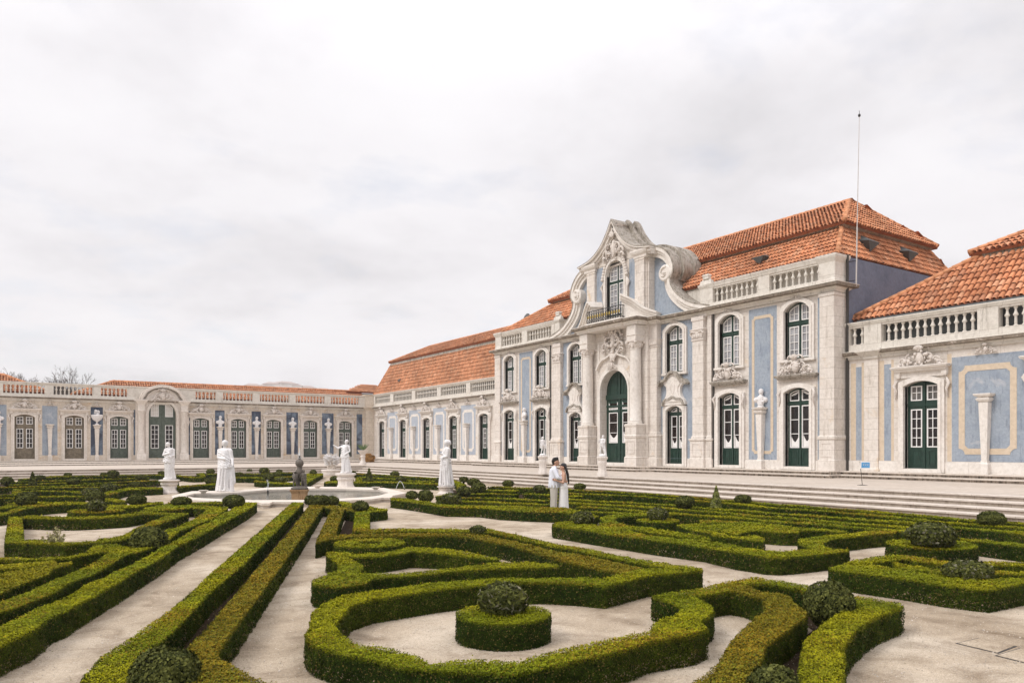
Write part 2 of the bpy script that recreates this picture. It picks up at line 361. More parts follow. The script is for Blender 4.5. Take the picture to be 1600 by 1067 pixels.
def offset_path(path, d):
    out = []
    for k, p in enumerate(path):
        a = path[max(k - 1, 0)]; b_ = path[min(k + 1, len(path) - 1)]
        tx, tz = b_[0] - a[0], b_[1] - a[1]; l = math.hypot(tx, tz) or 1
        dd = d[k] if isinstance(d, (list, tuple)) else d
        out.append((p[0] - tz / l * dd, p[1] + tx / l * dd))
    return out
def catmull(P, n=6):
    P = [Vector(p) for p in P]; out = []
    for i in range(len(P) - 1):
        p0 = P[max(i - 1, 0)]; p1 = P[i]; p2 = P[i + 1]; p3 = P[min(i + 2, len(P) - 1)]
        for k in range(n):
            t = k / n; out.append(0.5 * (2 * p1 + (p2 - p0) * t + (2 * p0 - 5 * p1 + 4 * p2 - p3) * t * t + (3 * p1 - p0 - 3 * p2 + p3) * t ** 3))
    out.append(P[-1]); return [tuple(v) for v in out]
def band(mb, path, d0, d1, y0, y1, mi=0):         # strip between two offsets of an (x,z) path, extruded in y
    a = offset_path(path, d0); b_ = offset_path(path, d1)
    for k in range(len(path) - 1):
        q = [a[k], a[k + 1], b_[k + 1], b_[k]]
        vs = [(p[0], y0, p[1]) for p in q] + [(p[0], y1, p[1]) for p in q]
        fs = [(0, 1, 2, 3), (7, 6, 5, 4), (0, 4, 5, 1), (2, 6, 7, 3)]
        if k == 0: fs.append((3, 7, 4, 0))
        if k == len(path) - 2: fs.append((1, 5, 6, 2))
        mb.add(vs, fs, mi)

# ------------------------------------------------------------- picture position -> place on a level surface
FX, FY = math.sin(YAW), math.cos(YAW); RX, RY = math.cos(YAW), -math.sin(YAW)
def G(px, py, z=0.0):
    t = 1180.0 * (CAMH - z) / max(py - 701.0, 3); d = (px - 800) / 1180.0
    return (t * (FX + d * RX), t * (FY + d * RY))
def depth(x, y): return x * FX + y * FY
def scale_at(x, y): return 1180.0 / max(1, depth(x, y))
# ============================================================= SETTING
def sheet(name, poly, z, mat, kind='structure'):
    mb = MB(); mb.flat([poly], z, z); return setp(mb.build(name, mat), kind=kind)
sheet('ground', [(-2500, -600), (2500, -600), (2500, 3000), (-2500, 3000)], 0.0, 'gravel')
EX = [23.5, 24.1, 24.7, 25.3]; NY = [58.9, 59.5, 60.1, 60.7]
mb = MB()
for k in range(4):
    x, y, z1 = EX[k], NY[k], 0.155 * (k + 1); z0 = 0.155 * k - (0.05 if k else 0.1)
    poly = [(x, -20), (40, -20), (40, 86), (-45, 86), (-45, y), (x, y)]
    lip = [(x - 0.06, -20.04), (40.04, -20.04), (40.04, 86.04), (-45.04, 86.04), (-45.04, y - 0.06), (x - 0.06, y - 0.06)]
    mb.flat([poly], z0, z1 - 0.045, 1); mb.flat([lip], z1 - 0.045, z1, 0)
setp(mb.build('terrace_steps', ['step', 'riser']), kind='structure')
sheet('terrace', [(EX[3] + 0.5, -20), (40, -20), (40, 86), (-45, 86), (-45, NY[3] + 0.5), (EX[3] + 0.5, NY[3] + 0.5)], 0.624, 'terrace')
mb = MB()
def plinth(mb, poly, z0, z1, cx, cy):
    mb.flat([poly], z0, z1 - 0.05, 1)
    lp = []
    for (x, y) in poly: lp.append((x - 0.09 if x < cx else x + 0.01, y - 0.09 if y < cy else y + 0.04))
    mb.flat([lp], z1 - 0.05, z1)
plinth(mb, [(34.0, -12), (38, -12), (38, 84), (34.0, 84), (34.0, 55.9), (33.05, 55.9), (33.05, 43.2), (32.2, 42.6), (32.2, 34.6), (33.05, 34.0), (33.05, 21.9), (34.0, 21.9)], 0.6, 0.78, 37, -100)
plinth(mb, [(34.6, -12), (38.1, -12), (38.1, 84.1), (34.6, 84.1), (34.6, 55.3), (33.65, 55.3), (33.65, 42.9), (32.75, 42.3), (32.75, 34.9), (33.65, 34.3), (33.65, 22.3), (34.6, 22.3)], 0.7, 0.94, 37, -100)
for y, z in ((74.6, 0.73), (78.0, 0.84), (81.4, 0.94)): plinth(mb, [(-45, y), (34.2, y), (34.2, 86 + z), (-45, 86 + z)], 0.6, z, -100, 85)
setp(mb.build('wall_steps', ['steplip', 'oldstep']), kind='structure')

# ============================================================= BUILDING KIT
class Bld:
    def __init__(s, name, loc, rz, label, cat='palace wing', group=None):
        s.o = empty(name, loc, rz, label=label, cat=cat, group=group); s.zb = loc[2]; s.stone = 'stone'; s.trim = 'trim'
    def put(s, mb, name, mats, parent=None, sharp=False, smooth=False, label=None):
        o = mb.build(name, mats, parent or s.o, smooth, (0, 0, s.zb))
        if sharp: smooth_by_angle(o)
        if label: o['label'] = label
        return o
def inset(poly, i):
    xs = [p[0] for p in poly]; zs = [p[1] for p in poly]; cx = (min(xs) + max(xs)) / 2; cz = (min(zs) + max(zs)) / 2
    w = max(xs) - min(xs); h = max(zs) - min(zs)
    return [(cx + (x - cx) * (w - 2 * i) / w, cz + (z - cz) * (h - 2 * i) / h) for x, z in poly]
def joinery(B, name, xc, w, z0, z1, rise, zt, zp, yl, leafmat, cols=2, rows=4, toprows=2, topcols=2, glass='glass', topglass=None, curtain=False, extra=None, label=None, tside=0.0, solidtop=False, st=0.10, mid=0.075, tb=0.10, flat=False):
    """arched double leaf: frame, transom at zt, solid panels below zp, glazing with white sashes"""
    h = w / 2; rad = (h * h + rise * rise) / (2 * rise); cz = z1 - rad
    az = lambda x: cz + math.sqrt(max(0, rad * rad - (x - xc) ** 2))
    holes = []; panes = []
    for sx in (-1, 1):
        a, b_ = sorted((xc + sx * mid, xc + sx * (h - st)))
        if zp is not None: holes.append(([(a, zp), (b_, zp), (b_, zt - tb), (a, zt - tb)], cols, rows, glass, 'low', a, b_))
        if extra: holes.append(([(a, extra[0]), (b_, extra[0]), (b_, extra[1]), (a, extra[1])], 1, 1, glass, 'ex', a, b_))
        if not solidtop:
            top = [(a, zt + tb), (b_, zt + tb)] + [(b_ + (a - b_) * k / 6, az(b_ + (a - b_) * k / 6) - 0.09) for k in range(7)]
            if flat: zf = min(az(a), az(b_)) - 0.06; top = [(a, zt + tb), (b_, zt + tb), (b_, zf), (a, zf)]
            if min(p[1] for p in top[2:]) > zt + 0.16: holes.append((top, topcols, toprows, topglass or glass, 'top', a, b_))
            else:
                f = [p for p in top[2:] if p[1] > zt + 0.12]
                if len(f) > 1: holes.append(([(a, zt + 0.10), (b_, zt + 0.10)] + f, topcols, toprows, topglass or glass, 'top', a, b_))
    mb = MB(); mb.slab([arch(xc, w, z0, z1, rise)] + [hh[0] for hh in holes], yl, yl + 0.07)
    mb.box(xc - h, xc + h, yl - 0.035, yl - 0.001, zt - 0.075, zt + 0.075)
    mb.box(xc - 0.045, xc + 0.045, yl - 0.05, yl - 0.002, z0, az(xc) - 0.02)
    if zp is not None and zp - z0 > 0.4:
        for sx in (-1, 1):
            a, b_ = sorted((xc + sx * (mid + 0.06), xc + sx * (h - st - 0.04))); zz = zp - 0.12
            mb.slab([[(a, z0 + 0.14), (b_, z0 + 0.14), (b_, zz), (a, zz)], [(a + 0.05, z0 + 0.19), (b_ - 0.05, z0 + 0.19), (b_ - 0.05, zz - 0.05), (a + 0.05, zz - 0.05)]], yl - 0.025, yl)
            mb.box(a + 0.10, b_ - 0.10, yl - 0.02, yl, z0 + 0.24, zz - 0.10)
    if solidtop:
        for sx in (-1, 1):
            a, b_ = sorted((xc + sx * (mid + 0.06), xc + sx * (h - st - 0.04)))
            top = [(a, zt + 0.2), (b_, zt + 0.2)] + [(b_ + (a - b_) * k / 6, az(b_ + (a - b_) * k / 6) - 0.18) for k in range(7)]
            mb.slab([top, inset(top, 0.07)], yl - 0.03, yl)
    d = B.put(mb, name, leafmat, label=label)
    ws = MB(); gl = {}; cu = MB()
    for poly, nc, nr, g, wh, a, b_ in holes:
        ws.slab([poly, inset(poly, 0.055)], yl - 0.02, yl + 0.03)
        x0 = min(p[0] for p in poly); x1 = max(p[0] for p in poly); za = min(p[1] for p in poly)
        topz = lambda x: extra[1] if wh == 'ex' else (zt - tb) if wh == 'low' else (min(az(x0), az(x1)) - 0.06 if flat else az(x) - 0.09)
        for k in range(1, nc):
            x = x0 + (x1 - x0) * k / nc; ws.box(x - 0.018, x + 0.018, yl - 0.012, yl + 0.02, za + 0.03, topz(x) - 0.03)
        zb = (zt - tb) if wh == 'low' else min(az(x0), az(x1)) + (0 if flat else 0.25 * rise)
        for k in range(1, nr):
            z = za + (zb - za) * k / nr
            xa, xb = x0, x1
            if wh == 'top':
                xs = [x0 + (x1 - x0) * q / 20 for q in range(21) if az(x0 + (x1 - x0) * q / 20) - 0.1 > z]
                if not xs: continue
                xa, xb = min(xs), max(xs)
            ws.box(xa + 0.02, xb - 0.02, yl - 0.010, yl + 0.018, z - 0.018, z + 0.018)
        gl.setdefault(g, MB()).slab([inset(poly, 0.03)], yl + 0.035, yl + 0.05)
        if curtain:
            i = 0.07; n = 10
            if wh == 'low':
                hgt = 0.46 * (zb - za) / 2.2 * random.uniform(0.8, 1.2); lo = za + i; pts = [(x0 + i, lo), (x1 - i, lo)]
                for k in range(n + 1):
                    t = k / n; pts.append((x1 - i - (x1 - x0 - 2 * i) * t, lo + hgt * (0.62 + 0.75 * abs(2 * t - 1) ** 1.5)))
                cu.slab([pts], yl + 0.024, yl + 0.032)
            else:
                if wh == 'ex': cu.slab([[(x0 + i, za + i), (x1 - i, za + i), (x1 - i, za + i + 0.14), ((x0 + x1) / 2, za + i + 0.07), (x0 + i, za + i + 0.12)]], yl + 0.024, yl + 0.032); continue
                t1 = topz(x0) - i; t2 = topz(x1) - i
                cu.slab([[(x0 + i, t1 - 0.08), ((x0 + x1) / 2, min(t1, t2) - 0.03), (x1 - i, t2 - 0.08), (x1 - i, t2 + 0.0), (x0 + i, t1)]], yl + 0.024, yl + 0.032)
    B.put(ws, 'sash', 'white', d)
    for g, m_ in gl.items(): B.put(m_, 'pane', g, d)
    if curtain and cu.v: B.put(cu, 'curtain', 'white', d)
    return d
def surround(B, name, xc, w, z0, z1, rise, t=0.28, th=0.13, ears=True, mat=None):
    mb = MB(); hole = arch(xc, w, z0 - 0.2, z1, rise); hole[0] = (xc - w / 2, z0); hole[1] = (xc + w / 2, z0)
    o1 = arch(xc, w + 2 * t, z0, z1 + t * 0.8, rise + 0.02)
    mb.slab([o1, hole_in(hole, z0)], -th, 0.20)
    o2 = arch(xc, w + t, z0 + 0.01, z1 + t * 0.45, rise + 0.01)
    mb.slab([o2, hole_in(hole, z0 + 0.01)], -th - 0.05, -th)
    return B.put(mb, name, mat or B.trim)
def hole_in(hole, z0):
    h = list(hole); h[0] = (h[0][0] + 0.0, z0 + 0.012); h[1] = (h[1][0], z0 + 0.012); return h
def shellwork(seed, w, h, deep=0.16, crown=True):
    """carved rocaille: shield, C-scrolls and leaves, centred on x=0, standing on z=0"""
    rg = random.Random(seed); mb = MB()
    mb.ball((0, -0.03, h * 0.42), (w * 0.11, deep * 0.7, h * 0.34), 10)
    for k in range(46):
        x = rg.uniform(-0.5, 0.5); zm = (1 - abs(x) * 1.75) * (0.8 + 0.2 * math.cos(x * 22)); z = rg.uniform(0.02, max(0.1, zm)); r = w * rg.uniform(0.014, 0.036)
        mb.ball((x * w, -deep * (0.15 + 0.75 * rg.random() * (1 - abs(x))), z * h), (r * rg.uniform(0.7, 1.3), r, r * rg.uniform(0.8, 1.9)), 6)
    for sx in (-1, 1):
        for (cx, cz, r, a0, a1, th) in ((0.20, 0.45, 0.20, -1.9, 1.6, 0.050), (0.36, 0.26, 0.15, -0.4, 3.6, 0.042), (0.12, 0.80, 0.15, 0.0, 3.3, 0.045), (0.44, 0.10, 0.09, -0.5, 4.0, 0.035)):
            pts = []; rr = []
            for k in range(10):
                t = k / 9; a = a0 + (a1 - a0) * t; q = r * (1 - 0.45 * t) * min(w, h * 1.3)
                pts.append((sx * (cx * w + q * math.cos(a)), -deep * (0.35 + 0.5 * t), cz * h + q * math.sin(a))); rr.append(max(0.012, th * min(w, h) * (1.15 - 0.6 * t)))
            mb.tube(pts, rr, 6)
        for k in range(9):
            x = sx * w * (0.08 + 0.42 * k / 9) ; z = h * max(0.06, 0.62 - 0.62 * k / 9 + rg.uniform(-0.1, 0.12)); r = w * rg.uniform(0.022, 0.05)
            mb.ball((x, -deep * rg.uniform(0.2, 0.7), z), (r, r * 0.8, r * rg.uniform(0.8, 1.6)), 6)
    if crown:
        for k in range(5):
            a = (k - 2) * 0.42; mb.tube([(0, -deep * 0.5, h * 0.75), (math.sin(a) * w * 0.12, -deep, h * 0.75 + math.cos(a) * h * 0.25)], [0.02 * w, 0.045 * w], 5)
    return mb
def move(mb, dx, dy, dz): mb.v = [(a + dx, b_ + dy, c_ + dz) for a, b_, c_ in mb.v]; return mb
def herm(B, x, z0, z1, w=0.7, y=0.0, mat=None):
    """tapered wall pedestal"""
    mb = MB(); h = z1 - z0; ww = w
    mb.ring(x - 0.13, x + 0.13, y - 0.26, y - 0.002, [(0.05, z0), (0.05, z0 + 0.45), (0.0, z0 + 0.52), (0.0, z0 + 0.6)])
    k = 6
    prof = [(-0.02, z0 + 0.6)] + [(-0.02 + 0.085 * i / k, z0 + 0.6 + (h - 1.0) * i / k) for i in range(1, k + 1)] + [(0.02, z1 - 0.38), (0.12, z1 - 0.30), (0.15, z1 - 0.22), (0.07, z1 - 0.16), (0.19, z1 - 0.10), (0.22, z1 - 0.04), (0.22, z1)]
    mb.ring(x - 0.13, x + 0.13, y - 0.26, y - 0.002, prof)
    return B.put(mb, 'herm_pedestal', mat or B.trim)
def frame_strip(mb, x0, x1, z0, z1, t, y0, y1, c=0.28, mi=0, nq=4):
    def loop(a0, a1, b0, b1, c):
        pts = []
        for (cx, cz, s, e) in ((a0, b0, 90, 0), (a1, b0, 180, 90), (a1, b1, 270, 180), (a0, b1, 360, 270)):
            for k in range(nq + 1):
                an = R(s + (e - s) * k / nq); pts.append((cx + c * math.cos(an), cz + c * math.sin(an)))
        return pts
    lo = loop(x0, x1, z0, z1, c)
    li = [(x0 + t, z0 + t + c * 0.55), (x0 + t + c * 0.55, z0 + t), (x1 - t - c * 0.55, z0 + t), (x1 - t, z0 + t + c * 0.55), (x1 - t, z1 - t - c * 0.55), (x1 - t - c * 0.55, z1 - t), (x0 + t + c * 0.55, z1 - t), (x0 + t, z1 - t - c * 0.55)]
    # order outer loop counter-clockwise
    A = sum(lo[i][0] * lo[(i + 1) % len(lo)][1] - lo[(i + 1) % len(lo)][0] * lo[i][1] for i in range(len(lo)))
    if A < 0: lo = lo[::-1]
    mb.slab([lo, li], y0, y1, mi)
def panel(B, x0, x1, z0, z1, mat='blue', frame=True, fm='cream', t=0.26):
    mb = MB(); mb.box(x0, x1, -0.006, 0.02, z0, z1); p = B.put(mb, 'plaster_panel', mat)
    if frame:
        f = MB(); e = 0.30 if x1 - x0 > 2.2 else 0.22; frame_strip(f, x0 + e, x1 - e, z0 + 0.32, z1 - 0.42, t if x1 - x0 > 2.2 else 0.17, -0.022, -0.004, 0.26 if x1 - x0 > 2.2 else 0.16)
        B.put(f, 'panel_frame', fm, p)
    return p
BALPROF = [(0.11, 0), (0.11, 0.07), (0.07, 0.10), (0.06, 0.16), (0.115, 0.27), (0.125, 0.33), (0.10, 0.42), (0.065, 0.50), (0.055, 0.56), (0.075, 0.60), (0.055, 0.64), (0.06, 0.74), (0.085, 0.80), (0.11, 0.83), (0.11, 0.90)]
BALHI = [(0.105, 0), (0.105, 0.06), (0.06, 0.09), (0.075, 0.16), (0.07, 0.30), (0.065, 0.44), (0.13, 0.50), (0.13, 0.53), (0.075, 0.62), (0.055, 0.74), (0.06, 0.78), (0.105, 0.83), (0.105, 0.90)]
balmesh = {}
def balusters(B, par, xs, y, z, h, mat):
    key = (mat, round(h, 2))
    for x in xs:
        if key not in balmesh:
            mb = MB(); mb.lathe(0, 0, [(r * 0.86, zz * h / 0.9) for r, zz in BALHI], 8); o = mb.build('baluster', mat, par, True); smooth_by_angle(o, 50); balmesh[key] = o.data
        else: o = bpy.data.objects.new('baluster', balmesh[key]); COL.objects.link(o); o.parent = par
        o.location = (x, y, z - B.zb)
def balustrade(B, piers, spans, z0, zb0, zb1, z1, y0=-0.05, y1=0.40, mat='parapet', step=0.42, dark=True):
    """piers [(x0,x1)], spans [(x0,x1)]; plinth z0..zb0, balusters zb0..zb1, rail zb1..z1"""
    xa = min(p[0] for p in piers + spans); xb = max(p[1] for p in piers + spans); mb = MB()
    mb.box(xa, xb, y0 + 0.02, y1, z0, zb0); mb.box(xa, xb, y0 + 0.06, y1 - 0.06, zb1, zb1 + 0.06)
    mb.ring(xa, xb, y0 + 0.05, y1 - 0.05, [(0.0, zb1 + 0.06), (0.04, zb1 + 0.10), (0.10, z1 - 0.07), (0.12, z1 - 0.02), (0.10, z1)])
    for a, b_ in piers: mb.ring(a, b_, y0, y1 + 0.003, [(0.0, z0 + 0.003), (0.0, zb1 + 0.065)])
    o = B.put(mb, 'balustrade', mat)
    for a, b_ in spans:
        n = max(1, round((b_ - a) / step * 1.12)); balusters(B, o, [a + (b_ - a) * (k + 0.5) / n for k in range(n)], (y0 + y1) / 2, zb0 - 0.005, zb1 - zb0 + 0.01, mat)
    return o
def tiles(B, name, A, Bp, Cp, D, pitch=0.225, course=0.36, hue=0, ridge=True, eave=True, parent=None, low=False):
    """clay barrel tiles on the quad eave A-B, top D-C (building coordinates, absolute z)"""
    A, Bp, Cp, D = (np.array(p, float) - np.array([0, 0, B.zb]) for p in (A, Bp, Cp, D))
    e1 = (Bp - A) / np.linalg.norm(Bp - A); n = np.cross(Bp - A, D - A); n /= np.linalg.norm(n); e2 = np.cross(n, e1)
    if n[2] < 0: n = -n
    P = [np.array([np.dot(p - A, e1), np.dot(p - A, e2)]) for p in (A, Bp, Cp, D)]
    H = max(P[2][1], P[3][1]); nr = max(1, int(round(H / course))); course = H / nr; xmin = min(p[0] for p in P); xmax = max(p[0] for p in P)
    rg = np.random.default_rng(abs(hash(name)) % 1000 + len(SC.objects)); C0 = []
    for j in range(nr):
        y = j * course; t = min((y + course * 0.5) / H, 1)
        l = P[0][0] + (P[3][0] - P[0][0]) * t; r = P[1][0] + (P[2][0] - P[1][0]) * t
        k0 = math.ceil(l / pitch - 0.3); k1 = math.floor(r / pitch + 0.3)
        for k in range(k0, k1 + 1): C0.append((k * pitch, y))
    C0 = np.array(C0); m = len(C0); seg = 4; L_ = course * 1.12
    an = np.linspace(0, math.pi, seg + 1)
    lo = np.stack([np.cos(an) * pitch * 0.42, np.zeros(seg + 1) - 0.03, np.sin(an) * 0.060 + 0.062], 1)
    hi = np.stack([np.cos(an) * pitch * 0.31, np.zeros(seg + 1) + L_, np.sin(an) * 0.050 + 0.0], 1)
    lo[0, 2] = lo[-1, 2] = 0.0; hi[0, 2] = hi[-1, 2] = -0.02
    T = np.concatenate([lo, hi], 0); nv = len(T)
    J = rg.normal(0, 1, (m, 3)) * np.array([0.008, 0.012, 0.006])
    V = T[None] + np.concatenate([C0, np.zeros((m, 1))], 1)[:, None] + J[:, None]
    W3 = A + V[..., 0:1] * e1 + V[..., 1:2] * e2 + V[..., 2:3] * n
    fb = np.array([[i, i + 1, seg + 2 + i, seg + 1 + i] for i in range(seg)])
    F = (fb[None] + (np.arange(m) * nv)[:, None, None]).reshape(-1, 4)
    vs = W3.reshape(-1, 3)
    base = np.array([[0.62, 0.262, 0.128], [0.68, 0.315, 0.168], [0.56, 0.22, 0.105], [0.67, 0.365, 0.22], [0.46, 0.215, 0.125]])
    if hue: base = base * 0.84 + np.array([0.36, 0.26, 0.18]) * 0.22
    ci = rg.choice(len(base), m, p=[0.32, 0.28, 0.2, 0.12, 0.08]); cc = (base[ci] * 0.7 + base[:3].mean(0) * 0.3) * rg.uniform(0.9, 1.1, (m, 1))
    patch = 0.9 + 0.12 * np.sin(C0[:, 0] * 0.9 + 1.3 * np.sin(C0[:, 1] * 0.7)) * np.sin(C0[:, 1] * 1.1 + 0.5); cc = cc * patch[:, None]
    fc = np.repeat(cc, seg, 0)
    # under-sheet (pan tiles in the channels) and ends
    nb = len(vs); under = [tuple(p - n * 0.03) for p in (A, Bp, Cp, D)]; deep = [tuple(p - n * 0.16) for p in (A, Bp, Cp, D)]
    vs = np.concatenate([vs, np.array(under), np.array(deep)], 0)
    extra = np.array([[0, 1, 2, 3], [7, 6, 5, 4], [0, 4, 5, 1], [1, 5, 6, 2], [2, 6, 7, 3], [3, 7, 4, 0]]) + nb
    F = np.concatenate([F, extra], 0); fc = np.concatenate([fc, np.array([[0.26, 0.085, 0.04]] * 6)], 0)
    me = bpy.data.meshes.new(name); nf = len(F)
    me.vertices.add(len(vs)); me.vertices.foreach_set('co', vs.ravel()); me.loops.add(nf * 4); me.loops.foreach_set('vertex_index', F.ravel())
    me.polygons.add(nf); me.polygons.foreach_set('loop_start', np.arange(nf) * 4); me.polygons.foreach_set('loop_total', np.full(nf, 4))
    sm = np.ones(nf, bool); sm[-6:] = False; me.polygons.foreach_set('use_smooth', sm)
    at = me.attributes.new('tint', 'FLOAT_COLOR', 'FACE'); at.data.foreach_set('color', np.concatenate([fc, np.ones((nf, 1))], 1).ravel())
    me.update(calc_edges=True); me.materials.append(M['tile'])
    o = bpy.data.objects.new(name, me); COL.objects.link(o); o.parent = parent or B.o
    return o
def ridge(B, par, a, b_, r=0.13, step=0.42):
    a = Vector(a) - Vector((0, 0, B.zb)); b_ = Vector(b_) - Vector((0, 0, B.zb)); L_ = (b_ - a).length; n = max(1, int(L_ / step)); mb = MB(); d = (b_ - a).normalized()
    for k in range(n):
        p = a + d * (L_ * k / n); q = a + d * (L_ * (k + 1) / n + 0.04); mb.tube([p, q], [r, r * 0.84], 7)
    o = mb.build('ridge_tiles', 'tile', par, True)
    rg = np.random.default_rng(3); nf = len(o.data.polygons); c = np.array([0.62, 0.29, 0.15]) * rg.uniform(0.75, 1.15, (nf, 1)); at = o.data.attributes.new('tint', 'FLOAT_COLOR', 'FACE')
    at.data.foreach_set('color', np.concatenate([c * np.ones((nf, 3)), np.ones((nf, 1))], 1).ravel()); return o
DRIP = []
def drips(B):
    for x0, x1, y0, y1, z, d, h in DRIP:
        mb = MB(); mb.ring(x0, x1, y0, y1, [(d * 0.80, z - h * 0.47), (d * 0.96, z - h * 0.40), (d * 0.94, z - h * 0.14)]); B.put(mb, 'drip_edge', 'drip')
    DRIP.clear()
def gcorn(mb, x0, x1, y0, y1, z, d=0.45, h=0.42):
    DRIP.append((x0, x1, y0, y1, z, d, h))
    mb.ring(x0, x1, y0, y1, [(0.02, z - h), (0.05, z - h + 0.08), (0.05, z - h + 0.12), (d * 0.35, z - h * 0.55), (d * 0.42, z - h * 0.42), (d * 0.85, z - h * 0.36), (d * 0.88, z - h * 0.12), (d, z - h * 0.08), (d, z - 0.02), (d - 0.05, z)])
def pilaster(B, x0, x1, zb, zt, d=0.12, y=0.0, ped=None, cap=True, mat=None, name='pilaster', capz=None):
    mb = MB(); y0, y1 = y - d, y + 0.02
    if ped:
        mb.ring(x0 - 0.10, x1 + 0.10, y0 - 0.10, y1 - 0.003, [(0.05, zb), (0.05, zb + 0.5), (0.0, zb + 0.56), (0.0, ped - 0.16), (0.05, ped - 0.12), (0.07, ped - 0.03), (0.03, ped)])
        w = x1 - x0; mb.slab([[(x0 + 0.06, zb + 0.66), (x1 - 0.06, zb + 0.66), (x1 - 0.06, ped - 0.26), (x0 + 0.06, ped - 0.26)], [(x0 + 0.13, zb + 0.73), (x1 - 0.13, zb + 0.73), (x1 - 0.13, ped - 0.33), (x0 + 0.13, ped - 0.33)]], y0 - 0.13, y0 - 0.098)
        zb = ped
    prof = [(0.05, zb), (0.05, zb + 0.10), (0.0, zb + 0.20), (0.0, zt)]
    mb.ring(x0, x1, y0, y1, prof)
    return B.put(mb, name, mat or B.stone)
# ============================================================= CENTRAL PAVILION  (local x to the right, y into the building)
PC = 38.6
B = Bld('palace_pavilion', (34.63, PC, 0.94), R(-90), 'two storey palace pavilion with tall curved gable, arched green portal and red tiled roof', 'palace')
P_ = B; HW = 15.95
holes = []; jobs = []
for sx in (-1, 1):
    for xc in (9.25, 13.75):
        x = sx * xc; holes += [arch(x, 1.55, 1.12, 5.27, 0.25), arch(x, 1.55, 6.78, 9.78, 0.42)]
        jobs.append(('d', x, 1.55, 1.12, 5.27, 0.25)); jobs.append(('w', x, 1.55, 6.78, 9.78, 0.42))
    x = sx * 4.95; holes += [arch(x, 1.40, 1.12, 4.72, 0.30), arch(x, 1.50, 6.80, 9.75, 0.42)]
    jobs.append(('d2', x, 1.40, 1.12, 4.72, 0.30)); jobs.append(('w2', x, 1.50, 6.80, 9.75, 0.42))
mb = MB(); mb.slab([[(-HW + 0.1, 0.94), (HW - 0.1, 0.94), (HW - 0.1, 10.2), (-HW + 0.1, 10.2)]] + holes, 0.0, 0.5)
B.put(mb, 'front_wall', 'stone')
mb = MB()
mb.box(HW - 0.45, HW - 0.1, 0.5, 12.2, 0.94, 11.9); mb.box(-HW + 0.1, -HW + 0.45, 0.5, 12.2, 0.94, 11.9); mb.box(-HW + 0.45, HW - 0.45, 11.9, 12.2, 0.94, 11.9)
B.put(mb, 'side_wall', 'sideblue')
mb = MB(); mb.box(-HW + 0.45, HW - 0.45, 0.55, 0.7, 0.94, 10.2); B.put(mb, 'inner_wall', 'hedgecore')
mb = MB(); mb.box(-HW + 0.2, HW - 0.2, 0.62, 0.9, 10.3, 11.9); B.put(mb, 'attic_wall', 'parapet')
